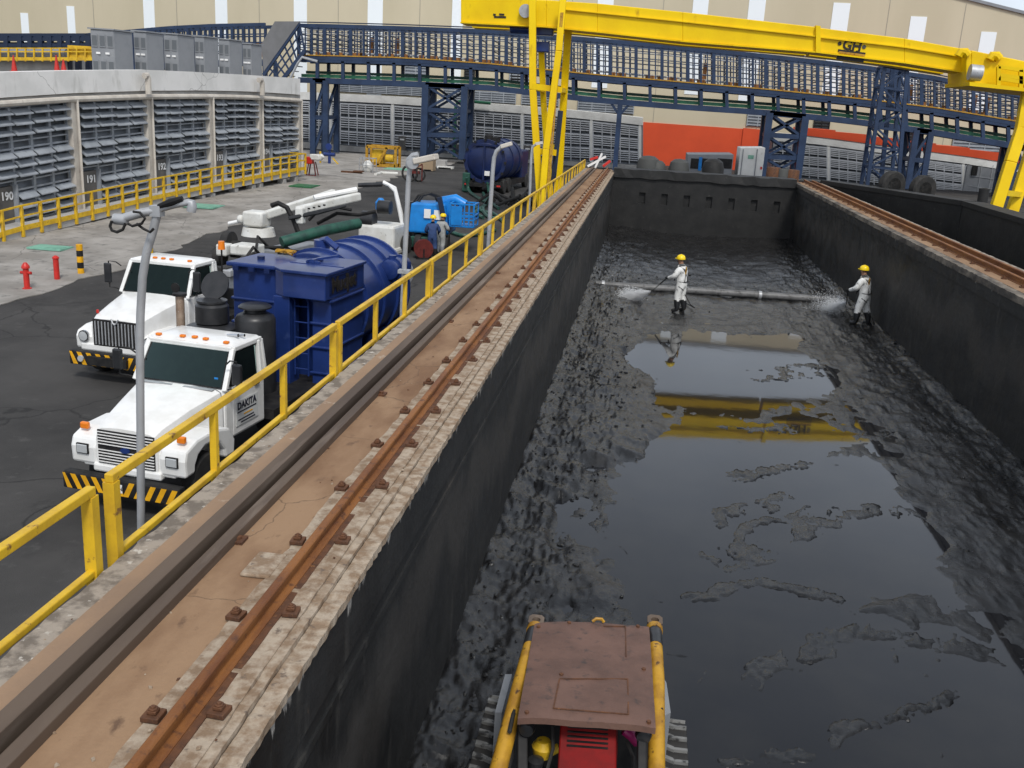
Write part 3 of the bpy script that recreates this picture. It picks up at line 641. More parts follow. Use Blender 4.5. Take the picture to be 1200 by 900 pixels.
# ------------------------------------------------------------------ long white louvred annexe in front of the factory
YA = 104.0
def annexe(name, label, cols, topline, u0, u1, botfun, doors, redband=None, nrow=18, tiers=3):
    a0 = Yy(u0, topline(u0), YA); a1 = Yy(u1, topline(u1), YA)
    t = thing(name, label, 'building', ((a0.x + a1.x) / 2, YA, .3)); o_ = ((a0.x + a1.x) / 2, YA, .3)
    def P(u, v, y=YA): return Yy(u, v, y)
    def quad(b_, ua, va0, va1, ub, vb0, vb1, y, th):
        A = [P(ua, va1, y), P(ub, vb1, y), P(ub, vb0, y), P(ua, va0, y)]
        b_.hexa([A[0], A[1], A[1] + Vector((0, th, 0)), A[0] + Vector((0, th, 0))], [A[3], A[2], A[2] + Vector((0, th, 0)), A[3] + Vector((0, th, 0))])
    us = np.linspace(u0, u1, 12)
    b_ = MB()
    for ua, ub in zip(us[:-1], us[1:]): quad(b_, ua, topline(ua) + 8, botfun(ua), ub, topline(ub) + 8, botfun(ub), YA + .35, 6)
    b_.build('wall', M['louver_back'], t, o_)
    b_ = MB()
    for ua, ub in zip(us[:-1], us[1:]): quad(b_, ua, topline(ua), topline(ua) + 9, ub, topline(ub), topline(ub) + 9, YA - .15, 7)
    b_.build('fascia', M['white_wall'], t, o_)
    b_ = MB()
    for ua, ub in zip(us[:-1], us[1:]): quad(b_, ua, botfun(ua), botfun(ua) + 7, ub, botfun(ub), botfun(ub) + 7, YA - .2, 2)
    b_.build('plinth', M['concrete'], t, o_)
    for u in cols:
        b_ = MB(); quad(b_, u - 1.6, topline(u) + 8, botfun(u) + .5, u + 1.6, topline(u) + 8, botfun(u) + .5, YA - .1, .4); b_.build('pillar', M['white_wall'], t, o_)
    edges = sorted(set([u0] + list(cols) + [u1]))
    for ua, ub in zip(edges[:-1], edges[1:]):
        if ub - ua < 8: continue
        ua += 2; ub -= 2
        nb = max(2, int(round((ub - ua) / 10.5)))
        s_ = MB(); g_ = MB()
        ta, tb, ba, bb = topline(ua) + 11, topline(ub) + 11, botfun(ua) - 1, botfun(ub) - 1
        for i in range(nrow):
            f = (i + .3) / nrow
            ti = (i % (nrow // tiers)) / (nrow // tiers)
            if ti > .75: continue
            A = P(ua, ta + (ba - ta) * f, YA); B_ = P(ub, tb + (bb - tb) * f, YA)
            first_ = (i % (nrow // tiers)) == 0
            s_.bar(A + Vector((0, .02, 0)), B_ + Vector((0, .02, 0)), .28, .10 if not first_ else .16)
            A = P(ua, ta + (ba - ta) * (f + .55 / nrow), YA + .3); B_ = P(ub, tb + (bb - tb) * (f + .55 / nrow), YA + .3)
            g_.bar(A, B_, .14, .20)
        for i in range(nb + 1):
            f = i / nb; u = ua + (ub - ua) * f
            s_.bar(P(u, ta + (tb - ta) * f, YA - .06), P(u, ba + (bb - ba) * f, YA - .06), .09, .12, up=(0, 1, 0))
        pn = s_.build('louvre_bank', M['louver_pale'], t, o_); g_.build('louvre_gap', M['louver_dark'], t, o_)
    for u in doors:
        b_ = MB(); quad(b_, u - 4.2, botfun(u) - 17, botfun(u), u + 4.2, botfun(u) - 17 + .5, botfun(u) + .5, YA - .16, .3); d = b_.build('door', M['door_grey'], t, o_)
        b_ = MB(); A = P(u - 2.5, botfun(u) - 13, YA - .2); b_.box(A + Vector((.25, 0, 0)), (.45, .03, .16)); b_.build('number_plate', M['white_paint'], d, o_).location = (0, 0, 0)
    return t
f1 = lambda u: np.interp(u, [340, 387, 467, 517, 612, 692, 755], [107, 109, 113, 117, 124, 131, 138])
g1 = lambda u: np.interp(u, [340, 387, 467, 534, 612, 692, 755], [165, 169, 176, 181, 187, 190, 194])
annexe('louvred_annexe', 'low white-topped annexe with rows of grey louvres behind the dark blue tank truck', [387, 460, 612, 693, 750], f1, 338, 753, g1, [392, 471, 538, 618])
f2 = lambda u: np.interp(u, [905, 950, 1045, 1132, 1215], [156, 159, 172, 183, 196])
g2 = lambda u: np.interp(u, [905, 950, 1045, 1130, 1215], [206, 210, 219, 229, 240])
t = annexe('louvred_annexe', 'low annexe with grey louvres under an orange-red band on the right', [971, 1129, 1170], f2, 905, 1215, g2, [], nrow=18)
b = MB(); o_ = t.location.copy()
us = np.linspace(940, 1215, 8)
for ua, ub in zip(us[:-1], us[1:]):
    A = [Yy(ua, f2(ua), YA - .22), Yy(ub, f2(ub), YA - .22), Yy(ub, f2(ub) - 10.5, YA - .22), Yy(ua, f2(ua) - 8.5, YA - .22)]; d = Vector((0, 6.5, 0))
    b.hexa([A[0], A[1], A[1] + d, A[0] + d], [A[3], A[2], A[2] + d, A[3] + d])
b.build('red_band', M['red_wall'], t, o_)
b = MB(); A = [Yy(1134, f2(1134) + 10, YA - .3), Yy(1168, f2(1168) + 10, YA - .3)]; z0 = Yy(1134, 236, YA).z
b.hexa([(A[0].x, YA - .3, z0), (A[1].x, YA - .3, z0), (A[1].x, YA, z0), (A[0].x, YA, z0)], [A[0], A[1], A[1] + Vector((0, .3, 0)), A[0] + Vector((0, .3, 0))]); b.build('loading_bay', M['grey_cab'], t, o_)
b = MB()
for u in (1147, 1160):
    p = Yy(u, 215, YA - .33); b.box(p, (.05, .04, 3.5))
for v in (206, 218):
    A_ = Yy(1137, v, YA - .33); B_ = Yy(1167, v + 4, YA - .33); b.bar(A_, B_, .05, .05)
b.build('mesh_gate', M['galv'], t, o_)
b = MB(); p = Yy(1142, 200, YA - .4); b.box(p, (.5, .2, .9)); b.build('wall_box', M['black'], t, o_)
# green standpipe on the annexe
b = MB(); pts = [Yy(u, v, YA - .8) for u, v in ((532, 184), (534, 124), (537, 119.5), (542, 118), (575, 121))]; b.tube(pts, .16, 8)
o = b.build('green_standpipe', M['green_pipe'], None, pts[0], loc=pts[0]); tag(o, 'green pipe rising up the white annexe and bending along its top', 'pipe')

# ================================================================== LOUVRED BUILDING on the left
BL = [(-60, 297), (0, 283), (84, 266), (172, 248), (244, 233.5), (302, 221.5), (350, 212)]
base = [G(u, v) for u, v in BL]
# straighten the front line
bx = np.array([p.x for p in base]); by = np.array([p.y for p in base]); kf = np.polyfit(by, bx, 1)
PX = [-60, -22, 84, 172, 244, 302, 348]      # pillar columns in the photo
front_dir = Vector((kf[0], 1, 0)).normalized(); front_n = Vector((front_dir.y, -front_dir.x, 0))  # towards the yard
FO = Vector((np.polyval(kf, 0), 0, 0))
def on_line(u, off_=0.0):
    # where the sight line of column u meets the building line (plan)
    d = ray(u, 150); n_ = front_n; p_ = FO + n_ * off_
    k = p_.dot(n_) / (d[0] * n_.x + d[1] * n_.y); return Vector((d[0] * k, d[1] * k, 0))
lb = thing('louvred_building', 'long grey louvred switch house with concrete parapet beside the light apron', 'building', (on_line(172).x, on_line(172).y, gz(on_line(172).y)))
lo_ = lb.location.copy()
OFFW = -1.5
def at_line(u, v, off_):
    p = on_line(u, off_); dist = p.y; q = ray(u, v); return Vector((p.x, p.y, H + q[2] * (p.y / q[1])))
def ztop(u): return np.interp(u, [-60, 0, 84, 172, 244, 302, 352], [88, 85, 83, 82, 85, 88.5, 92])
def zsof(u): return np.interp(u, [-60, 0, 84, 172, 244, 302, 352], [127, 120, 114.5, 111.5, 111, 112.5, 116])
def zflo(u): return np.interp(u, [-60, 0, 84, 172, 244, 302, 352], [290, 267, 249, 229, 214, 203, 194])
def bquad(b_, ua, va0, va1, ub, vb0, vb1, off_, th):
    A = [at_line(ua, va1, off_), at_line(ub, vb1, off_), at_line(ub, vb0, off_), at_line(ua, va0, off_)]; d = -front_n * th
    b_.hexa([A[0], A[1], A[1] + d, A[0] + d], [A[3], A[2], A[2] + d, A[3] + d])
useg = np.linspace(-60, 352, 15)
b = MB()
for ua, ub in zip(useg[:-1], useg[1:]): bquad(b, ua, zsof(ua) - 2, zflo(ua) + 4, ub, zsof(ub) - 2, zflo(ub) + 4, OFFW - .25, 5)
b.build('wall', M['louver_back'], lb, lo_)
b = MB()
for ua, ub in zip(useg[:-1], useg[1:]): bquad(b, ua, ztop(ua), zsof(ua) - 5, ub, ztop(ub), zsof(ub) - 5, OFFW + .35, .45)
b.build('parapet', M['parapet'], lb, lo_)
b = MB()
for ua, ub in zip(useg[:-1], useg[1:]): bquad(b, ua, zsof(ua) - 5, zsof(ua), ub, zsof(ub) - 5, zsof(ub), OFFW + .15, 4)
b.build('soffit_beam', M['cream'], lb, lo_)
b = MB()
for ua, ub in zip(useg[:-1], useg[1:]):
    A, B_ = at_line(ua, zsof(ua) - 4, OFFW + .2), at_line(ub, zsof(ub) - 4, OFFW + .2); d = -front_n * 9; h_ = Vector((0, 0, -.3))
    b.hexa([A + h_, B_ + h_, B_ + d + h_, A + d + h_], [A, B_, B_ + d, A + d])
b.build('roof_slab', M['concrete'], lb, lo_)
b = MB(); b.tube([at_line(u, zsof(u) + 2.0, OFFW + .35) for u in useg], .14, 8); b.build('gutter_pipe', M['cream'], lb, lo_)
for u, vt in ((175, 87), (307, 92)):
    b = MB(); p = [at_line(u - 3, vt + 2, OFFW + .75), at_line(u, vt + 1.5, OFFW + .75), at_line(u + 1, vt + 5, OFFW + .75), at_line(u + 1, zsof(u) - 1, OFFW + .75)]; b.tube(p, .16, 8); b.build('vent_pipe', M['cream'], lb, lo_)
b = MB()
for ua, ub in zip(useg[:-1], useg[1:]):
    A, B_ = at_line(ua, zflo(ua) + 5, 0), at_line(ub, zflo(ub) + 5, 0); d = -front_n * 1.8; h_ = Vector((0, 0, -.34))
    b.hexa([A + h_, B_ + h_, B_ + d + h_, A + d + h_], [A, B_, B_ + d, A + d])
b.build('platform', M['concrete'], lb, lo_)
for u in (-20, 28, 62, 84, 118, 155, 172, 205, 232, 244, 272, 293, 302, 330, 344):
    A = at_line(u, zflo(u) + 5, -.25); z0 = gz(A.y); q = MB()
    q.b2((-.22, -.22, z0), (.22, .22, A.z - .34)); q.v = [(x + A.x, y + A.y, z) for x, y, z in q.v]; q.build('pier', M['concrete'], lb, lo_)
for u in PX[1:]:
    b = MB(); A, B_ = at_line(u, zsof(u) + 1, OFFW + .1), at_line(u, zflo(u) + 1, OFFW + .1); b.bar(B_, A, .42, .5, up=(0, 1, 0)); pl = b.build('pillar', M['cream'], lb, lo_)
    b = MB(); b.tube([A + front_n * .33 + front_dir * .12, B_ + front_n * .33 + front_dir * .12], .06, 6); b.build('downpipe', M['cream'], pl, lo_).location = (0, 0, 0)
numbers = {1: '190', 2: '191', 3: '192', 4: '193', 5: '194'}
rl = random.Random(12)
for k in range(1, len(PX) - 1):
    u0, u1 = PX[k], PX[k + 1]
    P0, P1 = on_line(u0, OFFW), on_line(u1, OFFW); dv = (P1 - P0); Lb = dv.length; dv.normalize()
    zf0, zf1 = at_line(u0, zflo(u0) + 1, OFFW).z, at_line(u1, zflo(u1) + 1, OFFW).z
    zs0, zs1 = at_line(u0, zsof(u0) + 2, OFFW).z, at_line(u1, zsof(u1) + 2, OFFW).z
    def bp(s, f, o_out=0.): 
        zf = zf0 + (zf1 - zf0) * s; zs = zs0 + (zs1 - zs0) * s; p = P0 + dv * (Lb * s) + front_n * o_out; p.z = zf + (zs - zf) * f; return p
    m0, m1 = .35 / Lb, 1 - .35 / Lb
    nc = 4; ww = (m1 - m0) / nc; dw = ww * .95
    # door
    b = MB(); A, B_, C_, D_ = bp(m0, .0, .02), bp(m0 + dw, .0, .02), bp(m0 + dw, .36, .02), bp(m0, .36, .02); d = -front_n * .2
    b.hexa([A, B_, B_ + d, A + d], [D_, C_, C_ + d, D_ + d]); dr = b.build('door', M['door_grey'], lb, lo_)
    c_ = bp(m0 + dw * .62, .285, .05) - lo_; textmesh('door_number', numbers[k], .5, M['white_paint'], dr, c_, dv, (0, 0, 1), bold=.015)
    b = MB(); A = bp(m0 + dw * 1.02, .0, .06); B_ = bp(m0 + dw * 1.02, .37, .06); b.bar(A, B_, .30, .12, up=(0, 1, 0)); b.build('door_frame', M['louver'], dr, lo_).location = (0, 0, 0)
    for c in range(nc):
        sa, sb = m0 + ww * c + .06 / Lb, m0 + ww * (c + 1) - .06 / Lb
        b = MB(); tiers = [(.73, .97), (.41, .64), (.08, .31)]
        # frame bars
        for s_ in (sa - .05 / Lb, sb + .05 / Lb): b.bar(bp(s_, .40 if c == 0 else .0, .04), bp(s_, 1, .04), .11, .16, up=(0, 1, 0))
        for (fa, fb_) in tiers:
            if c == 0 and fa < .3: continue
            if c == 0: fa = max(fa, .42)
            b.bar(bp(sa, fb_ + .012, .04), bp(sb, fb_ + .012, .04), .14, .08); b.bar(bp(sa, fa - .02, .02), bp(sb, fa - .02, .02), .12, .07)
            ns = 3; hh = (fb_ - fa)
            tilt = rl.choice([.34, .38, .34, .26, .3])
            for i in range(ns):
                f_ = fb_ - hh * (i + .15) / ns
                A, B_ = bp(sa, f_, .03), bp(sb, f_, .03)
                b.add([A, B_, B_ + front_n * .36 - Vector((0, 0, tilt * .62)), A + front_n * .36 - Vector((0, 0, tilt * .62)),
                       A - Vector((0, 0, .03)), B_ - Vector((0, 0, .03)), B_ + front_n * .36 - Vector((0, 0, tilt * .62 + .05)), A + front_n * .36 - Vector((0, 0, tilt * .62 + .05))],
                      [(0, 1, 2, 3), (7, 6, 5, 4), (3, 2, 6, 7), (0, 3, 7, 4), (1, 5, 6, 2)])
                if c != 1 or i < 99:
                    A2, B2 = bp(sa, f_ - hh / ns * .5, -.1), bp(sb, f_ - hh / ns * .5, -.1); 
                    b.add([A2 - Vector((0, 0, .16)), B2 - Vector((0, 0, .16)), B2 + Vector((0, 0, .16)), A2 + Vector((0, 0, .16))], [(0, 1, 2, 3)], 1)
        b.build('louvre_panel', [M['louver'], M['louver_dark']], lb, lo_)
# yellow rail along its platform
gr = thing('guardrail', 'yellow guardrail along the raised platform of the louvred building', 'guardrail', (on_line(172).x, on_line(172).y, gz(on_line(172).y))); go_ = gr.location.copy()
A0, A1 = on_line(-60), on_line(357); Ltot = (A1 - A0).length
def plat(s): 
    p = A0.lerp(A1, s); u = None
    return p
zz = [(on_line(u), at_line(u, zflo(u) + 5, 0).z) for u in useg]
ZS = np.array([p.y for p, z in zz]); ZV = np.array([z for p, z in zz])
def pz(p): return float(np.interp(p.y, ZS, ZV))
b1 = MB(); b2_ = MB(); b3 = MB(); npost = 26
pts = [A0.lerp(A1, i / npost) for i in range(npost + 1)]
for i in range(npost):
    a, c = pts[i].copy(), pts[i + 1].copy()
    za, zc = pz(a), pz(c)
    for bb, hh, w_, t_ in ((b1, 1.05, .09, .07), (b2_, .6, .07, .06), (b3, .08, .03, .22)):
        bb.bar(Vector((a.x, a.y, za + hh)) + front_n * .05, Vector((c.x, c.y, zc + hh)) + front_n * .05, w_, t_)
b1.build('top_rail', M['yellow'], gr, go_); b2_.build('mid_rail', M['yellow'], gr, go_); b3.build('toe_board', M['yellow'], gr, go_)
for i in range(npost + 1):
    p = pts[i]; q = MB(); q.b2((-.06, -.06, -.3), (.06, .06, 1.08)); q.v = [(x + p.x + front_n.x * .05, y + p.y + front_n.y * .05, z + pz(p)) for x, y, z in q.v]; q.build('post', M['yellow'], gr, go_)
e = A1.copy(); ze = pz(e); b = MB()
for hh in (1.05, .6): b.bar(Vector((e.x, e.y, ze + hh)), Vector((e.x, e.y, ze + hh)) - front_n * 1.6, .08, .07)
b.bar(Vector((e.x, e.y, ze - .3)) - front_n * 1.6, Vector((e.x, e.y, ze + 1.08)) - front_n * 1.6, .1, .1); b.build('end_rail', M['yellow'], gr, go_)

# electrical cabinets standing on its roof
cabs = [(107, 139, 156, 36, 84, 'first and tallest'), (157, 176, 192, 38, 85, 'second'), (192, 212, 228, 41, 86, 'third'), (228, 242, 256, 43.5, 87, 'fourth'), (256, 271, 284, 47, 89, 'fifth'), (284, 296, 307, 52, 91, 'last and smallest')]
for i, (ua, ub, uc, vt, vb, wd) in enumerate(cabs):
    oo = -3.2
    A, B_ = at_line(ua, vb, oo), at_line(ub, vb, oo); D_ = at_line(ub, vt, oo)
    zt_ = D_.z; z0 = min(A.z, B_.z) - .4
    # the two faces we see: front turned towards the camera, side along the building
    fdir = (B_ - A); fdir.z = 0; Pc = Vector((B_.x, B_.y, 0))
    d2 = Vector((front_dir.x, front_dir.y, 0)); q2 = on_line(uc, oo); sd = (q2 - Pc).length
    L1 = (Pc - Vector((A.x, A.y, 0))).length
    ax = Vector((.93, .37, 0)).normalized()     # front face direction
    r1 = ray(ua, 60); pa = Vector((r1[0], r1[1], 0))
    # width of front so that its left edge falls on the sight line of column ua
    k = np.linalg.solve(np.array([[pa.x, ax.x], [pa.y, ax.y]]), np.array([Pc.x, Pc.y])); wdt = float(k[1])
    r2 = ray(uc, 60); pc2 = Vector((r2[0], r2[1], 0)); ay = Vector((.25, .97, 0)).normalized()
    k2 = np.linalg.solve(np.array([[pc2.x, -ay.x], [pc2.y, -ay.y]]), np.array([Pc.x, Pc.y])); dep = float(k2[1])
    t = thing('electrical_cabinet', 'grey electrical cabinet on the left roof, ' + wd + ' of the six', 'cabinet', (Pc.x, Pc.y, z0), group='grey electrical cabinets on the roof')
    q = MB(); a0 = -ax * wdt; q.hexa([a0, Vector((0, 0, 0)), ay * dep, a0 + ay * dep], [p + Vector((0, 0, zt_ - z0)) for p in (a0, Vector((0, 0, 0)), ay * dep, a0 + ay * dep)]); q.build('cabinet_body', M['grey_cab'], t, bevel=.04)
    hgt = zt_ - z0; nf = Vector((ax.y, -ax.x, 0))
    q = MB()
    a1 = -ax * wdt - ax * .08 - ay * .08; q.hexa([a1, ax * .08 - ay * .08, ax * .08 + ay * (dep + .08), a1 + ay * (dep + .16)], [p + Vector((0, 0, .07)) for p in (a1, ax * .08 - ay * .08, ax * .08 + ay * (dep + .08), a1 + ay * (dep + .16))]); q.v = [(x, y, z + hgt + .002) for x, y, z in q.v]; q.build('cabinet_roof', M['grey_cab'], t)
    ncol = 3 if i == 0 else 2
    for r_i, (za, zb) in enumerate(((.66, .9), (.13, .4))):
        for c in range(ncol):
            s0, s1 = (c + .12) / ncol, (c + .88) / ncol
            q = MB(); P_ = [a0 * (1 - s) + nf * .01 + Vector((0, 0, hgt * z_)) for s, z_ in ((s0, za), (s1, za), (s1, zb), (s0, zb))]
            q.add(P_ + [p + nf * .04 for p in P_], [(4, 5, 6, 7), (0, 1, 5, 4), (1, 2, 6, 5), (2, 3, 7, 6), (3, 0, 4, 7)], 0)
            P2 = [p + nf * .045 + (sum(P_, Vector()) / 4 - p) * .16 for p in P_]; q.add(P2, [(0, 1, 2, 3)], 1)
            q.build('window', [M['grey_cab'], mat('cabinet_pane', (.10, .11, .12), .35) if 'cabinet_pane' not in bpy.data.materials else bpy.data.materials['cabinet_pane']], t)
    q = MB()
    for s in (.3, .7): q.box(a0 * (1 - s) + nf * .03 + Vector((0, 0, hgt * .54)), (.22, .05, .1), 0)
    q.build('warning_sticker', M['white_paint'], t)

# pipe rack at the far left with yellow handrail
YR = 62.
def rk(u, v, dy=0): return Yy(u, v, YR + dy)
pr = thing('pipe_rack', 'dark navy roofed pipe rack with yellow handrail at the far left above the parapet', 'pipe rack', rk(50, 120)); po = rk(50, 120)
b = MB(); A, B_ = rk(-60, 39), rk(99, 39); b.hexa([A + Vector((0, 0, -.25)), B_ + Vector((0, 0, -.25)), B_ + Vector((0, 3, -.25)), A + Vector((0, 3, -.25))], [A, B_, B_ + Vector((0, 3, 0)), A + Vector((0, 3, 0))]); b.build('roof', M['steel_navy'], pr, po)
b = MB()
for u in (-20, 8, 24, 36, 48, 59, 71, 81, 92, 104):
    for dy in (0, 2.8): b.bar(rk(u, 42, dy), rk(u, 118, dy), .3 if dy == 0 else .2, .3)
for v in (46, 53): b.bar(rk(-60, v), rk(104, v), .22, .22)
b.build('frame', M['steel_navy'], pr, po)
b = MB(); b.bar(rk(-60, 54.5, 2.9), rk(106, 54.5, 2.9), .1, .55); b.build('back_panel', M['steel_navy'], pr, po)
b = MB(); b.tube([rk(-60, 64, -.6), rk(79, 64, -.6)], .36, 12); b.build('large_pipe', M['grey_cab'], pr, po)
b = MB()
for u in range(-10, 112, 10): b.bar(rk(u, 56, -1.2), rk(u, 72, -1.2), .09, .09)
for v in (56.5, 60.5): b.bar(rk(-60, v, -1.2), rk(109, v, -1.2), .07, .07)
b.bar(rk(-60, 69, -1.2), rk(109, 69, -1.2), .05, .2); b.build('handrail', M['yellow'], pr, po)
b = MB(); b.b2(rk(80, 68, -1.1), rk(108, 54.5, -.9)); b.build('yellow_skid', M['yellow'], pr, po)
b = MB(); b.b2(rk(-60, 95, -.2) + Vector((0, 0, -5)), rk(110, 72, 3)); b.build('rack_wall', M['concrete'], pr, po)
for i, (u, nm) in enumerate(((17, 'left'), (67, 'middle'), (75, 'right'))):
    p = rk(u, 84, -2); q = MB(); q.lathe([(.28, 0), (.28, .04), (.18, .05), (.03, 1.0 if i < 2 else .75)], n=10); q.build('warning_cone', M['red'], None, loc=p)
    bpy.data.objects['warning_cone' if i == 0 else 'warning_cone.%03d' % i]; o = COL.objects[-1]
    tag(o, ['tall slim red cone under the pipe rack, far left', 'red cone under the pipe rack, nearer the grey cabinets', 'short red cone right beside the grey cabinets'][i], 'cone', 'red cones under the pipe rack')

# ================================================================== BLUE FOOTBRIDGE
YB = 95.0; DB = 3.4
cu = [230, 300, 365, 475, 575, 700, 800, 900, 1000, 1100, 1200, 1290]
ct = [30, 29.5, 30, 33, 37, 47, 56, 66, 77, 92, 113, 133]
cm = [66, 66, 67, 70, 77, 90, 98.5, 107, 117, 129, 146, 162]
cb = [92, 93, 94, 98, 103, 117.5, 125.5, 132, 142, 156, 173, 188]
def bz(u, arr, y): return Yy(u, float(np.interp(u, cu, arr)), y)
fbr = thing('footbridge', 'long blue steel pipe bridge on braced towers crossing behind the tanks', 'bridge', (Yy(640, 120, YB).x, YB, .3)); bo = fbr.location.copy()
ug = list(np.arange(350.2, 1270, 15.2))
def chord(name, arr, dy, w, h_, m, dz=0, u0=350, u1=1280):
    q = MB(); u = u0; P_ = [bz(x, arr, YB) + Vector((0, dy, dz)) for x in np.linspace(u0, u1, 26)]
    for a, c in zip(P_[:-1], P_[1:]): q.bar(a, c, w, h_)
    return q.build(name, m, fbr, bo)
for dy in (0, DB):
    chord('top_chord', ct, dy, .30, .34, M['steel_blue'])
    chord('deck_beam', cm, dy, .34, .42, M['steel_blue'])
    chord('lower_beam', cm, dy, .30, .24, M['steel_blue'], -.33)
    chord('bottom_chord', cb, dy, .36, .5, M['steel_blue'])
chord('walkway_deck', cm, DB / 2, DB, .1, M['steel_navy'], .1)
chord('roof_rail', ct, -.1, .12, .1, M['steel_navy'], .3)
chord('kick_strip', cm, -.2, .05, .10, M['rusty_yellow'], .18)
chord('green_pipe', cb, .9, .3, .3, M['green_pipe'], .45); chord('green_pipe', cb, 2.2, .26, .26, M['green_dark'], .8)
for i, f in enumerate((.16, .32, .47, .62, .77, .9)):
    q = MB(); P_ = []
    for x in np.linspace(350, 1280, 26):
        a, c = bz(x, cm, YB), bz(x, ct, YB); P_.append(a.lerp(c, f) + Vector((0, .7 + .35 * (i % 3), 0)))
    q.tube(P_, .055 if i else .09, 6); q.build('service_pipe', [M['insulation'], M['galv'], M['grey_cab']][i % 3], fbr, bo)
q = MB(); qo = MB(); rb2 = random.Random(2)
for j, u in enumerate(ug):
    big = j % 2 == 0
    q.bar(bz(u, cm, YB), bz(u, ct, YB), .20 if not big else .30, .22, up=(0, 1, 0))
    q.bar(bz(u, cm, YB) + Vector((0, DB, 0)), bz(u, ct, YB) + Vector((0, DB, 0)), .16, .2, up=(0, 1, 0))
    a, c = bz(u, ct, YB), bz(u, cm, YB)
    if big: q.bar(a, a + Vector((0, DB, 0)), .16, .2)
    q.bar(bz(u + 7.6, cm, YB), bz(u + 7.6, ct, YB), .09, .12, up=(0, 1, 0)); q.bar(bz(u + 7.6, cm, YB) + Vector((0, DB, 0)), bz(u + 7.6, ct, YB) + Vector((0, DB, 0)), .12, .12, up=(0, 1, 0))
    for f in (.3, .55, .8): q.bar(bz(u, cm, YB).lerp(bz(u, ct, YB), f), bz(u + 15.2, cm, YB).lerp(bz(u + 15.2, ct, YB), f), .06, .07)
    for f in (.25, .42, .58, .74):
        p = c.lerp(a, f); q.bar(p + Vector((0, .1, 0)), p + Vector((0, DB - .1, 0)), .08, .1)
    if rb2.random() < .8:
        w_ = rb2.uniform(.4, .9); p = c + Vector((rb2.uniform(-.3, .5), .9, .38)); qo = MB(); qo.box(p, (w_, .6, .3)); qo.build('cable_tray', M['orange'], fbr, bo)
    if rb2.random() < .12: p = c.lerp(a, .4) + Vector((.4, 1.2, 0)); qo = MB(); qo.box(p, (.35, .3, 1.6)); qo.build('cable_tray', M['orange'], fbr, bo)
q.build('side_posts', M['steel_blue'], fbr, bo)
for j, u in enumerate(np.arange(372, 1270, 30.)):
    for dy in (0, DB):
        q = MB(); q.bar(bz(u, cb, YB) + Vector((0, dy, 0)), bz(u, cm, YB) + Vector((0, dy, -.3)), .3, .3, up=(0, 1, 0)); q.build('lower_post', M['steel_blue'], fbr, bo)
def tower(ua, ub, vb, levels, name='tower', dy=DB, diag=True, leg=.5, x2=True):
    q = MB(); ux = (ua, ub)
    def L_(u, f, d): 
        a = bz(u, cb, YB); zb = Yy(u, vb, YB).z
        return Vector((a.x, YB + d, zb + (a.z - zb) * f))
    for u in ux:
        for d in (0, dy): q.bar(L_(u, 0, d), L_(u, 1, d), leg, leg, up=(0, 1, 0))
    for k in range(levels):
        f0, f1 = k / levels, (k + 1) / levels
        for d in (0, dy):
            q.bar(L_(ux[0], f1, d), L_(ux[1], f1, d), .36, .4)
            if diag: q.bar(L_(ux[0], f0, d), L_(ux[1], f1, d), .2, .22); q.bar(L_(ux[1], f0, d), L_(ux[0], f1, d), .2, .22) if x2 else None
        for u in ux:
            q.bar(L_(u, f1, 0), L_(u, f1, dy), .3, .3); q.bar(L_(u, f0, 0), L_(u, f1, dy), .2, .2)
    return q.build(name, M['steel_blue'], fbr, bo)
tower(367, 382, 180, 2, x2=False); tower(499, 545, 187, 3, leg=.62); tower(902, 944, 210, 3, leg=.62); tower(1074, 1091, 222, 2, x2=False); tower(1192, 1208, 240, 2)
q = MB(); a = bz(727, cb, YB); zb = Yy(727, 205, YB).z; q.bar((a.x, YB, zb), a, .45, .45, up=(0, 1, 0)); q.bar(a + Vector((-1.1, 0, .2)), a + Vector((0, 0, -1.2)), .22, .22); q.bar(a + Vector((1.1, 0, .2)), a + Vector((0, 0, -1.2)), .22, .22); q.build('column', M['steel_blue'], fbr, bo)
# stair with grey cladding on its flank
q = MB()
A, B_, C_, D_ = [Yy(u, v, YB - 1.2) for u, v in ((322, 25), (351, 25), (309, 84), (306, 52))]
dd = Vector((0, .25, 0)); q.hexa([A, B_, C_, D_], [p + dd for p in (A, B_, C_, D_)]); q.build('stair_cladding', M['grey_cladding'], fbr, bo)
q = MB(); q2 = MB()
for dy in (-1.0, 1.2):
    for (u0, v0, u1, v1, w_) in ((351, 27, 309, 88, .3), (357, 60, 326, 100, .34), (353, 38, 315, 90, .12), (354, 48, 320, 94, .12)): q.bar(Yy(u0, v0, YB + dy), Yy(u1, v1, YB + dy), w_, w_)
for i in range(8):
    f = i / 7; a = Yy(351 + (309 - 351) * f, 27 + 61 * f, YB - 1.0); c = Yy(357 + (326 - 357) * f, 60 + 40 * f, YB - 1.0); q.bar(a, c, .14, .14, up=(0, 1, 0))
    c2 = c + Vector((0, 2.2, 0)); q.bar(c, c2, .3, .08)
q.build('stair', M['steel_blue'], fbr, bo)
q = MB(); q.tube([Yy(u, v, YB - 2.) for u, v in ((340, 92), (349, 74), (354, 67), (372, 72))], .12, 6); q.build('hand_rail', M['galv'], fbr, bo)
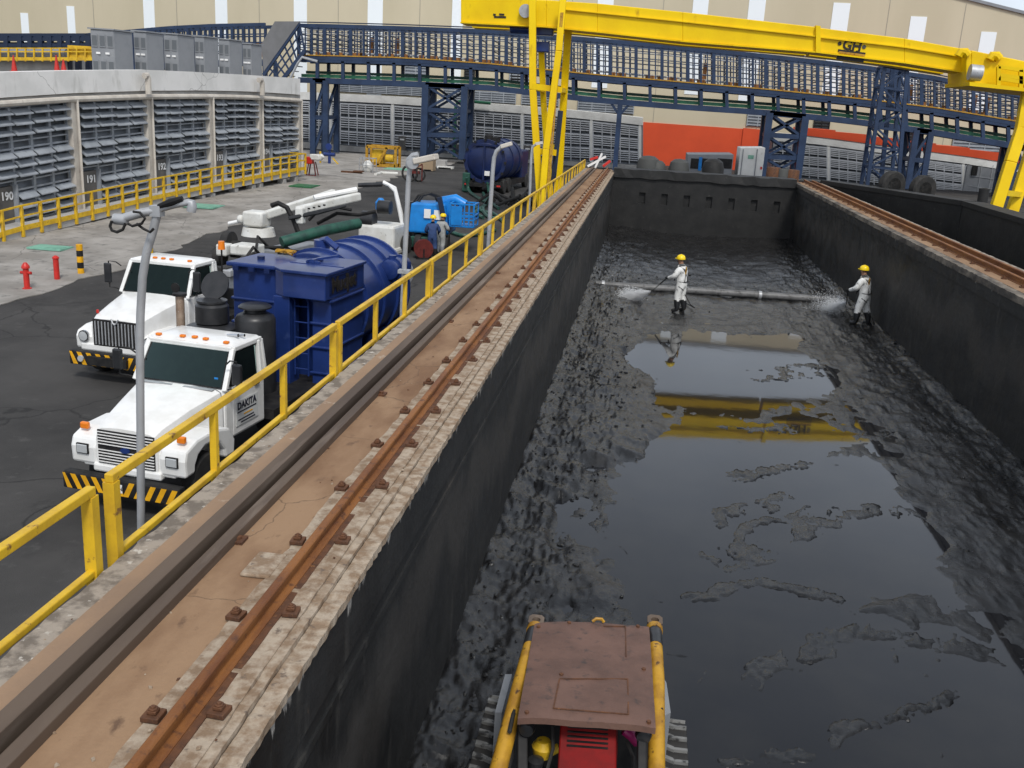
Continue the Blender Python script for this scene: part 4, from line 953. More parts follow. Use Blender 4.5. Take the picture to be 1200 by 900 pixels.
# the part that runs on behind the cabinets
fb2 = thing('footbridge', 'blue truss bridge running behind the grey cabinets towards the left', 'bridge', (Yy(250, 110, YB + 6).x, YB + 6, .3)); b2o = fb2.location.copy()
q = MB(); yb2 = YB + 6
ft = lambda u: np.interp(u, [90, 160, 200, 250, 320], [42, 36, 32.5, 30, 28.5])
uu = np.arange(90, 322, 13.)
for dy in (0, 3):
    q = MB()
    for ua, ub in zip(uu[:-1], uu[1:]):
        a, c = Yy(ua, ft(ua), yb2) + Vector((0, dy, 0)), Yy(ub, ft(ub), yb2) + Vector((0, dy, 0)); q.bar(a, c, .3, .32)
        for dz in (-.9, -1.7, -2.5): q.bar(a + Vector((0, 0, dz)), c + Vector((0, 0, dz)), .12, .12)
        q.bar(a + Vector((0, 0, -3.6)), c + Vector((0, 0, -3.6)), .35, .5); q.bar(a, a + Vector((0, 0, -3.6)), .26, .26, up=(0, 1, 0)); q.bar((a + c) / 2, (a + c) / 2 + Vector((0, 0, -3.6)), .14, .14, up=(0, 1, 0))
    q.build('truss', M['steel_blue'], fb2, b2o)
q = MB()
for u in (120, 160, 200, 236, 278, 300): 
    a = Yy(u, ft(u), yb2 + 1); q = MB(); q.box(a + Vector((0, 0, -2.4)), (1.1, .5, 1.4)); q.build('cable_tray', M['orange'], fb2, b2o)
q = MB()
for u in (110, 230, 310):
    a = Yy(u, ft(u), yb2); q.bar((a.x, yb2, .3), a + Vector((0, 0, -3.6)), .4, .4, up=(0, 1, 0)); q.bar((a.x, yb2 + 3, .3), a + Vector((0, 3, -3.6)), .4, .4, up=(0, 1, 0))
q.build('columns', M['steel_blue'], fb2, b2o)
# lattice mast in front of the bridge
q = MB(); ym = 80.
top = [Yy(u, v, ym) for u, v in ((1037, 78), (1063, 83))]; bot = [Yy(u, v, ym) for u, v in ((1016, 218), (1052, 222))]
ml = thing('lattice_mast', 'blue lattice mast leaning beside the two standing tyres', 'mast', (bot[0].lerp(bot[1], .5).x, ym, 0.3)); mlo = ml.location.copy()
def mp(i, f, d): return bot[i].lerp(top[i], f) + Vector((0, d, 0))
for i in (0, 1):
    for d in (0, 2.2): q.bar(mp(i, -.45, d), mp(i, 1, d), .26, .26, up=(0, 1, 0))
q.bar(mp(0, -.45, 1.1).lerp(mp(1, -.45, 1.1), .55), mp(0, 1, 1.1).lerp(mp(1, 1, 1.1), .5), .3, .3, up=(0, 1, 0))
q.build('legs', M['steel_blue'], ml, mlo)
q = MB(); NLV = 6
for k in range(NLV):
    f0, f1 = k / NLV, (k + 1) / NLV
    for d in (0, 2.2):
        q.bar(mp(0, f1, d), mp(1, f1, d), .14, .16); (q.bar(mp(0, f0, d), mp(1, f1, d), .14, .14) if k % 2 else q.bar(mp(1, f0, d), mp(0, f1, d), .14, .14))
    for i in (0, 1): q.bar(mp(i, f1, 0), mp(i, f1, 2.2), .14, .14); q.bar(mp(i, f0, 0), mp(i, f1, 2.2), .12, .12)
q.build('bracing', M['steel_blue'], ml, mlo)
q = MB(); a = mp(0, 1, 0) + Vector((-.3, -.2, .1)); c = mp(1, 1, 0) + Vector((.4, -.2, .1)); q.bar(a, c, .3, .2); q.build('cap', M['steel_blue'], ml, mlo)

# ================================================================== GANTRY CRANE
YC = 51.
gc = thing('gantry_crane', 'big yellow gantry crane spanning the tanks with its lettered beam', 'crane', (4, YC, 0)); gco = gc.location.copy()
def cp(u, v, dy=0): return Yy(u, v, YC + dy)
def beam(b_, P_, y0, y1, m=0):
    # P_: list of (u, vtop, vbot)
    for (ua, ta, ba), (ub, tb, bb) in zip(P_[:-1], P_[1:]):
        A = [cp(ua, ba), cp(ub, bb), cp(ub, tb), cp(ua, ta)]
        for p in A: p.y = YC + y0
        d = Vector((0, y1 - y0, 0)); b_.hexa([A[0], A[1], A[1] + d, A[0] + d], [A[3], A[2], A[2] + d, A[3] + d], m)
lv = [(540, -4, 26), (640, 0, 31), (700, 4, 37), (800, 14, 48), (956, 31.5, 60.5)]
rv = [(960, 32.5, 61), (1060, 45, 73), (1128, 57, 84)]
q = MB(); beam(q, lv, 0, 1.5); q.build('beam_segment', M['crane_yellow'], gc, gco, bevel=.03)
q = MB(); beam(q, rv, 0, 1.5); q.build('beam_segment', M['crane_yellow'], gc, gco, bevel=.03)
q = MB(); beam(q, [(660, 10.5, 11.6), (800, 25, 26.2), (956, 42, 43.4)], -.12, .0); beam(q, [(960, 43, 44.4), (1060, 55, 56.2), (1126, 66, 67.2)], -.12, .0)
beam(q, [(540, 26, 27.4), (640, 31, 32.4), (700, 37, 38.4), (800, 48, 49.4), (956, 60.5, 62), (960, 61, 62.5), (1060, 73, 74.5), (1128, 84, 85.5)], -.16, 1.66)
q.build('beam_flange', M['crane_yellow'], gc, gco)
q = MB(); beam(q, lv[:], 3.2, 4.4); beam(q, rv, 3.2, 4.4); q.build('rear_girder', M['crane_yellow'], gc, gco)
q = MB(); beam(q, [(955.5, 30, 62), (961, 31, 62.5)], -.2, 1.7); q.build('splice_plate', M['crane_yellow'], gc, gco)
# GH lettering with its two round emblems and the ruled plate below
P0_, P1_ = cp(979, 49.5), cp(1017, 54.5); xd = (P1_ - P0_); xd.y = 0; xd.normalize(); upv = Vector((-xd.z, 0, xd.x))
def on_beam(u, v, dy=-.012): p = cp(u, v); p.y = YC + dy; return p
lt = textmesh('lettering', 'GH', .60, M['black_text'], gc, on_beam(998.5, 54) - gco, xd, upv, bold=.02, extrude=.02)
q = MB(); ctr = on_beam(1002.5, 54.4, -.03)
for sx in (-.24, .22):
    for sz in (-.27, .27): q.box(ctr + xd * sx * .62 + upv * sz * .70, (.15, .03, .035))
q.build('lettering', M['black_text'], gc, gco)
for k, (u, v, m_) in enumerate(((984, 51, 'black_text'), (1012.6, 55.0, 'bldg_dark'))):
    q = MB(); q.lathe([(.09, -.02), (.09, .02)], on_beam(u, v), n=16, axis='y'); q.build('emblem', M[m_], gc, gco)
q = MB(); A, B_ = on_beam(982, 59), on_beam(1014, 63.2); q.bar(A, B_, .04, .11); q.bar(A + upv * -.30, B_ + upv * -.30, .04, .2); q.build('sign_plate', M['black_text'], gc, gco)
q = MB(); A, B_ = on_beam(983, 61.0, -.03), on_beam(1013.5, 65.0, -.03); q.bar(A, B_, .04, .08); q.build('sign_stripe', M['rusty_yellow'], gc, gco)
q = MB(); 
for i, (ua, ub, v) in enumerate(((578, 581, 17), (585, 591, 16.8), (579, 593, 19.8))): q.bar(on_beam(ua, v), on_beam(ub, v + .4), .03, .09)
q.build('data_plate', M['black_text'], gc, gco)
# end carriage / trolley on the right
q = MB(); beam(q, [(1126, 60, 101), (1132, 60, 102), (1215, 77, 108.5), (1260, 86, 118)], -.8, 2.2); q.build('hoist_house', M['crane_yellow'], gc, gco, bevel=.04)
q = MB(); beam(q, [(1124, 97, 101.5), (1215, 107, 111), (1260, 116, 120)], -1.6, 2.4); q.build('hoist_platform', M['crane_yellow'], gc, gco)
q = MB()
for ua, va, ub, vb in ((1170, 78, 1215, 85), (1170, 92, 1215, 99), (1170, 78, 1170, 100), (1196, 82, 1196, 104), (1172, 88, 1215, 94)): q.bar(cp(ua, va, -1.5), cp(ub, vb, -1.5), .16, .16, up=(0, 1, 0))
q.build('platform_rail', M['crane_yellow'], gc, gco)
q = MB(); a, c = cp(1136, 84.5, -1.3), cp(1150, 86, -1.3); q.tube([a, c], .36, 12); q.build('hoist_motor', M['galv'], gc, gco)
q = MB()
for u, v in ((1128, 62), (1165, 66)):
    q = MB(); q.tube([cp(u - 5, v + 4, -.9), cp(u - 2, v - 1, -.9), cp(u + 3, v - 1, -.9), cp(u + 6, v + 3, -.9)], .2, 8)
    q.build('buffer_hook', M['crane_yellow'], gc, gco)
# left leg frame: four raking legs, cross ties and ladder
def legbar(pts, w_, name='leg', dy0=0, dy1=0, m='crane_yellow'):
    q = MB(); P_ = [cp(u, v, dy0 + (dy1 - dy0) * i / max(1, len(pts) - 1)) for i, (u, v) in enumerate(pts)]
    for a, c in zip(P_[:-1], P_[1:]): q.bar(a, c, w_, w_ * .8, up=(0, 1, 0))
    return q.build(name, M[m], gc, gco, bevel=.03)
legbar([(624, -3), (624.5, 105), (634, 250)], .34, dy0=-.6, dy1=-1.2)
legbar([(660, -3), (655, 60), (640, 175), (634, 252)], .32, dy0=-.7, dy1=-1.8)
legbar([(666, 34), (661, 110), (653, 243)], .36, dy0=1.2, dy1=2.4)
legbar([(634, 50), (637, 120), (646, 240)], .30, dy0=1.0, dy1=2.2)
for (ua, va, da, ub, vb, db, w_) in ((624, 101, -.9, 659, 105.5, -.9, .28), (628, 177, -1., 652, 179, -1., .28), (645, 172, .8, 652, 173.5, .8, .28), (624, 102, -.9, 637, 106, 1.5, .22), (654, 105, -.9, 661, 106, 1.6, .22)):
    q = MB(); q.bar(cp(ua, va, da), cp(ub, vb, db), w_, w_); q.build('cross_tie', M['crane_yellow'], gc, gco)
q = MB()
for d in (0, 2.2): q.bar(cp(657.5 + d * .9, 15, -.95), cp(642 + d * .9, 215, -1.6), .06, .06, up=(0, 1, 0))
for i in range(44):
    f = i / 43; a = cp(657.5 - 15.5 * f, 15 + 200 * f, -.95 - .65 * f); q.bar(a, a + Vector((.12, 0, 0)), .03, .03)
q.build('ladder', M['rusty_yellow'], gc, gco)
q = MB(); q.tube([cp(657, 130, -.3), cp(648, 215, -.8)], .14, 6); q.build('cable', M['steel_navy'], gc, gco)
q = MB(); a = cp(635, 33, .8); q.box(a, (1.2, .7, .7)); q.cyl(a + Vector((-1.6, 0, -.1)), a + Vector((-.5, 0, -.1)), .22, n=10); q.box(a + Vector((.1, 0, -.9)), (.7, .7, .5)); q.build('travel_motor', M['tank_blue'], gc, gco, bevel=.05)
q = MB(); q.lathe([(.32, -.1), (.32, .1)], cp(616, 13, -.2), n=14, axis='y'); q.build('bell', M['galv'], gc, gco)
q = MB(); a, c = cp(619, 237, -1.2), cp(662, 240, 2.2); q.bar(cp(634, 251, -1.8), cp(652, 243, 2.6), .6, .5); q.build('bogie', M['crane_yellow'], gc, gco, bevel=.04)
# right leg
legbar([(1206, 100), (1197, 150), (1184, 190), (1167, 244)], .5, dy0=-.8, dy1=-1.8); legbar([(1215, 120), (1207, 180), (1186, 248)], .5, dy0=1.0, dy1=.2)
q = MB(); q.bar(cp(1178, 226, -1.6), cp(1196, 228, .4), .26, .26); q.build('cross_tie', M['crane_yellow'], gc, gco)
# ================================================================== VEHICLES
def wheel(parent, x, y, r, w, z=None, side=1, rim='dirty_white'):
    z = r if z is None else z
    q = MB(); q.lathe([(r * .62, -w / 2), (r * .92, -w / 2), (r, -w * .36), (r, w * .36), (r * .92, w / 2), (r * .62, w / 2)], (x, y, z), 24, axis='x'); t = q.build('wheel', M['tyre'], parent)
    q = MB(); s = side; q.lathe([(.01, -w * .1 * s), (r * .2, -w * .1 * s), (r * .25, w * .2 * s), (r * .5, w * .1 * s), (r * .58, w * .4 * s), (r * .64, w * .42 * s), (r * .64, -w * .4 * s)], (x, y, z), 20, axis='x'); q.build('rim', M[rim], t)
    return t
def hoodring(y, w, z0, zt, cr=.14, dz=.12):
    return [Vector(p) for p in ((-w, y, z0), (-w, y, zt - dz - .1), (-w + cr * .35, y, zt - dz * .35), (-w + cr, y, zt), (-w * .3, y, zt + .03), (w * .3, y, zt + .03), (w - cr, y, zt), (w - cr * .35, y, zt - dz * .35), (w, y, zt - dz - .1), (w, y, z0))]
def face_panel(pts, n, inset, lift, thick=.006):
    c = sum(pts, Vector()) / len(pts); P = [p + (c - p) * inset + n * lift for p in pts]; return P
def cab(t, w, y0, y1, zb, zw, zr, ys, prefix_glass=True, wr=.93):
    # y0 cowl, ys = y of windscreen top, zw = belt, zr = roof
    lo = [Vector((sx * w, y, z)) for sx, y, z in ((-1, y0, zb), (1, y0, zb), (1, y1, zb), (-1, y1, zb))]
    be = [Vector((sx * w, y, zw)) for sx, y in ((-1, y0), (1, y0), (1, y1), (-1, y1))]
    ro = [Vector((sx * w * wr, y, zr - .10)) for sx, y in ((-1, ys), (1, ys), (1, y1 - .05), (-1, y1 - .05))]
    q = MB(); q.hexa(lo, be); body = q.build('cab', M['truck_white'], t, bevel=.05)
    q = MB()
    for i in range(4): q.bar(be[i] + Vector((0, 0, -.03)), ro[i], .10, .09, up=(0, 1, 0))
    for i, j in ((1, 2), (0, 3)): q.bar(be[i].lerp(be[j], .86), ro[i].lerp(ro[j], .86), .14, .08, up=(0, 1, 0)); q.bar(ro[i], ro[j], .1, .1)
    q.hexa([be[3], be[2], be[2] + Vector((0, -.06, 0)), be[3] + Vector((0, -.06, 0))], [ro[3], ro[2], ro[2] + Vector((0, -.06, 0)), ro[3] + Vector((0, -.06, 0))]); q.bar(ro[0], ro[1], .1, .1); q.build('pillars', M['truck_white'], t, bevel=.02)
    q = MB(); q.b2((-w + .06, y0 + .05, zw + .002), (w - .06, y1 - .08, zw + .012)); q.b2((-w + .08, y0 + .08, zw + .012), (w - .08, y0 + .42, zw + .10)); q.b2((w * .2, y0 + .3, zw + .1), (w * .75, y0 + .45, zw + .18)); q.build('dashboard', M['black'], t)
    for sx in (-.45, .45):
        q = MB(); q.b2((sx * w - .25, y1 - .5, zw + .02), (sx * w + .25, y1 - .34, zw + .42)); q.b2((sx * w - .13, y1 - .48, zw + .44), (sx * w + .13, y1 - .36, zw + .6)); q.build('seat', M['grey_cab'], t, bevel=.04)
    q = MB(); q.tube([(w * .45 + .2 * math.cos(a), y0 + .55 + .07 * math.sin(a), zw + .16 + .17 * math.sin(a)) for a in np.linspace(0, 6.283, 17)], .016, 6); q.build('steering_wheel', M['black'], t)
    r2 = [Vector((sx * (w * wr + .035), y, zr - .10)) for sx, y in ((-1, ys - .07), (1, ys - .07), (1, y1 + .0), (-1, y1 + .0))]
    r3 = [Vector((sx * (w * wr - .04), y, zr - .03)) for sx, y in ((-1, ys + .06), (1, ys + .06), (1, y1 - .06), (-1, y1 - .06))]
    r4 = [Vector((sx * (w * wr - .22), y, zr + .015)) for sx, y in ((-1, ys + .28), (1, ys + .28), (1, y1 - .25), (-1, y1 - .25))]
    q = MB(); q.loft([r2, r3, r4], 0, True); q.build('roof', M['truck_white'], t, bevel=.03)
    def pane(a, b_, c, d, name, inset=.08, lift=.012):
        n = (b_ - a).cross(d - a).normalized(); cc = (a + b_ + c + d) / 4
        if n.dot(cc - Vector((0, (y0 + y1) / 2, (zw + zr) / 2))) < 0: n = -n
        P = [p + (cc - p) * inset + n * lift for p in (a, b_, c, d)]; Q = [p + (cc - p) * (inset - .05) + n * (lift - .006) for p in (a, b_, c, d)]
        q = MB(); q.add(Q + [p - n * .01 for p in Q], [(0, 1, 2, 3), (0, 1, 5, 4), (1, 2, 6, 5), (2, 3, 7, 6), (3, 0, 4, 7)]); s_ = q.build('window_seal', M['black'], t)
        q = MB(); q.add(P, [(0, 1, 2, 3)]); g = q.build(name, M['glass'], s_); return P, n
    ws = pane(be[0], be[1], ro[1], ro[0], 'windscreen', .09)
    def sub(A, B_, C, D_, s0, s1, t0, t1):
        f = lambda s, u: (A.lerp(B_, s)).lerp(D_.lerp(C, s), u); return f(s0, t0), f(s1, t0), f(s1, t1), f(s0, t1)
    for sx in (1, -1):
        A, B_, C, D_ = (be[1], be[2], ro[2], ro[1]) if sx > 0 else (be[0], be[3], ro[3], ro[0])
        pane(*sub(A, B_, C, D_, .12, .80, .02, .90), 'side_window', .06)
        q = MB(); P = [Vector((sx * (w + .006), y, z)) for y, z in ((y0 + .28, zb + .05), (y0 + (y1 - y0) * .86, zb + .05), (y0 + (y1 - y0) * .86, zw - .01), (y0 + .28, zw - .01))]
        q.prism(P, (-sx * .02, 0, 0)); d = q.build('door', M['truck_white'], t, bevel=.008)
        q = MB(); q.box((sx * (w + .03), y0 + (y1 - y0) * .76, zw - .14), (.04, .16, .05)); q.build('handle', M['black'], d)
    return be, ro, ws
def mirror(t, sx, w, y, z, h=.55):
    q = MB(); x = sx * (w + .3)
    q.tube([(sx * w, y, z + .05), (sx * (w + .16), y - .12, z + .12), (x, y - .12, z + .12), (x, y - .12, z + h + .12), (sx * (w + .12), y - .05, z + h + .1), (sx * w, y, z + h)], .016, 6); o = q.build('mirror_bracket', M['black'], t)
    q = MB(); q.box((x + sx * .02, y - .14, z + h * .55 + .12), (.2, .09, h * .75)); q.build('mirror', M['black_satin'], o, bevel=.03)
def hazard_bumper(t, w, y, z0, z1, n, arc=.0):
    q = MB(); q.b2((-w, y, z0), (w, y + .22, z1)); bmp = q.build('bumper', M['black'], t, bevel=.03)
    q = MB(); st = 2 * w / n; sk = (z1 - z0) * .45
    for i in range(n):
        xa = -w + st * (i + .12); xb = xa + st * .5; sg = 1 if xa > 0 else -1
        P = [Vector((x, y - .004, z)) for x, z in ((xa - sg * sk * .5, z0 + .02), (xb - sg * sk * .5, z0 + .02), (xb + sg * sk * .5, z1 - .02), (xa + sg * sk * .5, z1 - .02))]
        P = [Vector((min(max(p.x, -w + .01), w - .01), p.y, p.z)) for p in P]
        q.add(P, [(0, 1, 2, 3)])
    q.build('hazard_stripes', M['haz_yellow'], bmp); return bmp
def dome_lamp(t, name, c, d, m, parent=None):
    q = MB(); q.box(c, d); return q.build(name, m, parent or t, bevel=min(d) * .3)

# ---------------- white vacuum truck in front of the blue body
T1 = thing('vacuum_truck', 'white bonneted truck with amber roof lamps carrying the big royal blue vacuum body', 'truck', (-8.68, 14.98, -1.2), R(-7.5)); T1.scale = (.965, .985, .985)
hazard_bumper(T1, 1.22, .05, .36, .68, 11)
q = MB(); q.b2((-.26, .038, .44), (.06, .045, .60)); pl = q.build('licence_plate', M['white_paint'], T1)
textmesh('plate_text', '251-DN', .10, M['dark_blue_text'], pl, (-.10, .034, .52), (1, 0, 0), (0, 0, 1), extrude=.002)
q = MB(); q.loft([hoodring(.30, .64, .80, 1.52), hoodring(.5, .68, .8, 1.62), hoodring(1.2, .8, .9, 1.80), hoodring(1.98, .96, .95, 1.95)]); q.build('hood', M['truck_white'], T1)
q = MB(); q.b2((-.005, .62, 1.66), (.005, 1.95, 1.665)); hs_ = [hoodring(y_, w_ * 1.002, .9, z_ + .004) for y_, w_, z_ in ((1.955, .96, 1.95), (1.975, .962, 1.951))]; q.v = []; q.f = []; q.m = []; q.s = []; q.loft(hs_, 0, True, False); q.build('hood_seam', M['grey_cab'], T1)
for sx in (-1, 1):
    q = MB(); q.box((sx * .84, 1.7, 1.60), (.02, .10, .05)); q.build('hood_latch', M['black'], T1)
q = MB(); q.b2((-.72, .27, .68), (.72, .42, .84)); q.b2((-.98, .34, .74), (-.6, .5, 1.2)); q.b2((.6, .34, .74), (.98, .5, 1.2)); q.build('front_panel', M['truck_white'], T1, bevel=.04)
q = MB(); q.b2((-.60, .285, .85), (.60, .31, 1.49)); g_ = q.build('grille', M['black'], T1, bevel=.02)
for i in range(11):
    if i == 5: continue
    q = MB(); z = .885 + i * .056; q.b2((-.585, .262, z), (.585, .287, z + .012)); q.build('grille_bar', M['white_paint'], g_)
q = MB(); q.lathe([(.10, -.012), (.10, .012)], (0, .258, 1.165), 18, axis='y'); q.v = [(x * 1.0, y, 1.165 + (z - 1.165) * .5) for x, y, z in q.v]; q.build('badge', M['tank_blue'], g_)
for sx in (-1, 1):
    prof = [(.32, .78), (.62, .80), (.64, .95), (.74, 1.10), (.95, 1.2), (1.2, 1.2), (1.45, 1.1), (1.6, .92), (1.64, .74), (1.95, .74), (1.98, 1.02), (1.8, 1.30), (1.3, 1.42), (.7, 1.40), (.36, 1.28), (.30, 1.1)]
    q = MB(); q.prism([(sx * .66, y, z) for y, z in prof], (sx * .55, 0, 0)); q.build('fender', M['truck_white'], T1, bevel=.05)
    q = MB(); q.b2((sx * .94 - .13, .275, .97), (sx * .94 + .13, .32, 1.17)); h_ = q.build('headlight', M['black'], T1, bevel=.015)
    q = MB(); q.b2((sx * .94 - .11, .262, .99), (sx * .94 + .11, .285, 1.15)); q.build('lens', M['lamp_glass'], h_, bevel=.012)
    dome_lamp(T1, 'turn_signal', (sx * 1.02, .50, 1.44), (.17, .09, .13), M['amber'])
    wheel(T1, sx * 1.0, 1.13, .50, .28, side=sx)
    for yy_ in (7.5, 8.8):
        wheel(T1, sx * 1.05, yy_, .50, .26, side=sx); wheel(T1, sx * .74, yy_, .50, .26, side=sx)
    mirror(T1, sx, 1.0, 2.05, 1.9)
be, ro, ws = cab(T1, 1.0, 1.98, 3.5, .92, 1.96, 2.76, 2.42)
for x in (-.78, -.26, 0, .26, .74): dome_lamp(T1, 'marker_lamp', (x, 2.56 - abs(x) * .08, 2.775 - abs(x) * .02), (.11, .085, .05), M['amber'])
q = MB(); q.tube([(.52, 2.9, 2.80), (.80, 2.85, 2.83)], [.02, .035], 8); q.cyl((.62, 2.98, 2.8), (.88, 2.95, 2.82), .018, .03, 8); q.build('air_horn', M['chrome'], T1)
q = MB(); q.b2((1.018, 2.34, 1.12), (1.024, 3.18, 1.62)); sg_ = q.build('door_sign', mat('sign_grey', (.62, .63, .62), .5), T1)
textmesh('sign_text', 'DAKITA', .2, M['dark_blue_text'], sg_, (1.03, 2.74, 1.51), (0, 1, 0), (0, 0, 1), bold=.006, extrude=.002)
for i, (z, a, c, m_) in enumerate(((1.38, 2.38, 3.1, 'dark_blue_text'), (1.30, 2.62, 2.95, 'haz_yellow'), (1.22, 2.4, 3.0, 'dark_blue_text'), (1.16, 2.5, 3.05, 'dark_blue_text'))):
    q = MB(); q.b2((1.025, a, z), (1.029, c, z + .025)); q.build('sign_stripe', M[m_], sg_)
q = MB()
for x0, x1 in ((-.75, -.15), (.1, .7)): q.bar((x0, 1.99, 1.985), (x1, 2.10, 2.12), .015, .015)
q.build('wiper', M['black'], T1)
q = MB(); q.b2((-.85, 1.86, 1.955), (-.1, 1.95, 1.97)); q.b2((.15, 1.86, 1.955), (.8, 1.95, 1.97)); q.build('cowl_vent', M['galv'], T1)
q = MB(); q.b2((.72, 2.14, 2.06), (.80, 2.15, 2.16)); q.build('windscreen_sticker', M['sky_blue'], T1).location = (0, -.068, 0)
q = MB(); q.b2((-.45, .5, .62), (-.25, 10.0, .92)); q.b2((.25, .5, .62), (.45, 10.0, .92)); q.b2((-1.15, 3.6, .9), (1.15, 10.1, 1.12)); q.build('chassis', M['black'], T1)
for sx in (-1, 1):
    q = MB(); q.lathe([(.31, -.75), (.31, .75)], (sx * .88, 4.6, .72), 18, axis='y'); q.build('fuel_tank', M['black_satin'], T1)
q = MB(); q.tube([(-1.12, 3.75, .9), (-1.12, 3.75, 2.35)], .165, 14); q.build('exhaust_stack', M['stack_rust'], T1)
q = MB(); q.tube([(-1.12, 3.75, 2.35), (-1.12, 3.75, 3.28)], .092, 12); o = q.build('exhaust_pipe', M['stack_rust'], T1)
q = MB(); q.cyl((-1.12, 3.75, 3.28), (-1.12, 3.75, 3.33), .15, .15, 14); q.lathe([(.001, -.012), (.1, -.012), (.1, .012), (.001, .012)], (-1.17, 3.68, 3.45), 14, axis='y'); q.build('rain_cap', M['black'], o)
q = MB(); q.lathe([(.52, 1.1), (.52, 2.45), (.56, 2.47), (.56, 2.52), (.30, 2.60), (.30, 2.62), (.36, 2.62), (.36, 2.98), (.3, 3.04), (.33, 3.06), (.33, 3.10), (.01, 3.12)], (-.80, 4.45, 0), 24); f1_ = q.build('filter_canister', M['black_satin'], T1)
q = MB(); 
rot = Matrix.Rotation(R(62), 3, 'X'); q.lathe([(.01, -.02), (.33, -.02), (.33, .02), (.01, .02)], (0, 0, 0), 24); q.v = [tuple(rot @ Vector(p) + Vector((-.88, 4.72, 3.36))) for p in q.v]; q.build('lid', M['black_satin'], f1_)
q = MB(); q.lathe([(.44, 1.1), (.44, 2.72), (.40, 2.80), (.24, 2.88), (.24, 2.95), (.36, 2.97), (.36, 3.0), (.3, 3.04), (.01, 3.05)], (.08, 4.75, 0), 24); q.build('filter_canister', M['black_satin'], T1)
q = MB(); q.b2((-.5, 4.35, 1.9), (0, 4.6, 2.0)); q.b2((-.5, 4.35, 2.2), (0, 4.6, 2.3)); q.build('canister_bracket', M['black'], T1)
# blue vacuum body
def ribs(q, xa, xb, ya, yb, zs, sides, d=.05, h_=.06):
    for z in zs:
        if 'f' in sides: q.b2((xa - d, ya - d, z), (xb + d, ya + .002, z + h_))
        if 'r' in sides: q.b2((xb - .002, ya - d, z), (xb + d, yb, z + h_))
        if 'l' in sides: q.b2((xa - d, ya - d, z), (xa + .002, yb, z + h_))
q = MB(); q.b2((-1.12, 5.85, .9), (.06, 7.3, 3.62)); ribs(q, -1.12, .06, 5.85, 7.3, (1.2, 1.75, 2.3, 2.85), 'fl'); bx_ = q.build('collector_box', M['tank_blue'], T1, bevel=.02)
q = MB(); q.b2((-1.22, 5.72, 3.622), (.10, 7.3, 3.72)); q.build('lid', M['tank_blue'], bx_, bevel=.03)
q = MB()
for x in (-.95, -.55, -.15): q = MB(); q.box((x, 5.70, 3.6), (.14, .06, .10)); q.build('lid_latch', M['tank_navy'], bx_)
q = MB(); q.cyl((-.7, 6.4, 3.72), (-.7, 6.4, 3.80), .09, n=12); q.build('lid_knob', M['tank_navy'], bx_)
ch = [(.10, 5.62), (.40, 5.42), (1.44, 5.42), (1.44, 7.5), (.10, 7.5)]
q = MB(); q.prism([(x, y, 3.12) for x, y in ch], (0, 0, .55)); q.prism([(x, y, .95) for x, y in ((.95, 5.75), (1.42, 5.75), (1.42, 7.5), (.95, 7.5))], (0, 0, 2.17)); q.b2((.12, 6.3, .95), (.95, 7.5, 3.12))
q.b2((.12, 5.48, .9), (.52, 5.95, 3.118)); ribs(q, .95, 1.42, 5.75, 7.5, (1.35, 1.95, 2.5, 3.02), 'fr'); bB = q.build('debris_hopper', M['tank_blue'], T1, bevel=.02)
q = MB(); q.prism([(.06, 5.64, 3.672), (.38, 5.36, 3.672), (1.5, 5.36, 3.672), (1.5, 7.5, 3.672), (.06, 7.5, 3.672)], (0, 0, .07)); ld = q.build('lid', M['tank_blue'], bB, bevel=.015)
q = MB(); q.b2((.1, 6.3, 3.743), (1.46, 6.33, 3.755)); q.b2((.6, 6.4, 3.745), (.66, 6.9, 3.84)); q.bar((.5, 6.4, 3.8), (.95, 7.1, 3.86), .04, .05); q.b2((.45, 6.42, 3.745), (.8, 6.48, 3.8)); q.build('hatch_lever', M['tank_blue'], bB)
q = MB(); q.b2((1.441, 5.62, 3.2), (1.447, 7.1, 3.6)); pn_ = q.build('name_panel', M['tank_navy'], bB)
textmesh('name_text', 'Mudjet', .46, M['black_text'], pn_, (1.454, 6.36, 3.40), (0, 1, 0), (0, 0, 1), bold=.02, extrude=.004)
q = MB()
for x in (.56, .90): q.tube([(x, 5.66, 1.3), (x, 5.66, 3.0), (x, 5.56, 3.1)], .022, 6)
for i in range(5): q.tube([(.56, 5.66, 1.45 + i * .36), (.90, 5.66, 1.45 + i * .36)], .018, 6)
q.build('ladder', M['tank_blue'], bB)
q = MB(); prof = [(.02, 7.2), (1.26, 7.2), (1.28, 7.22), (1.28, 10.5), (1.05, 10.75), (.5, 10.9), (.02, 10.95)]
q.lathe(prof, (.14, 0, 2.55), 44, axis='y'); tk = q.build('tank', M['tank_blue'], T1)
for y in (7.75, 8.8, 9.7, 10.45):
    q = MB(); q.lathe([(1.27, y - .04), (1.35, y - .04), (1.35, y + .04), (1.27, y + .04)], (.14, 0, 2.55), 44, axis='y'); q.build('tank_ring', M['tank_blue'], tk)
q = MB(); q.lathe([(.22, -.5), (.26, -.48), (.26, .45), (.22, .5)], (1.35, 9.75, 3.25), 16, axis='y'); q.lathe([(.31, -.3), (.31, -.22)], (1.35, 9.75, 3.25), 16, axis='y'); q.lathe([(.31, .2), (.31, .28)], (1.35, 9.75, 3.25), 16, axis='y'); q.cyl((1.35, 9.5, 3.45), (1.35, 9.5, 3.6), .1, n=10); q.box((1.33, 9.75, 2.95), (.3, .7, .12)); q.build('pump', M['tank_blue'], tk)
q = MB(); q.cyl((-.1, 8.35, 3.8), (-.1, 8.35, 4.0), .2, n=14); q.tube([(-.1, 8.35, 3.98), (.1, 8.2, 4.05), (.4, 8.2, 3.85)], .08, 8); q.build('vent', M['tank_blue'], tk)
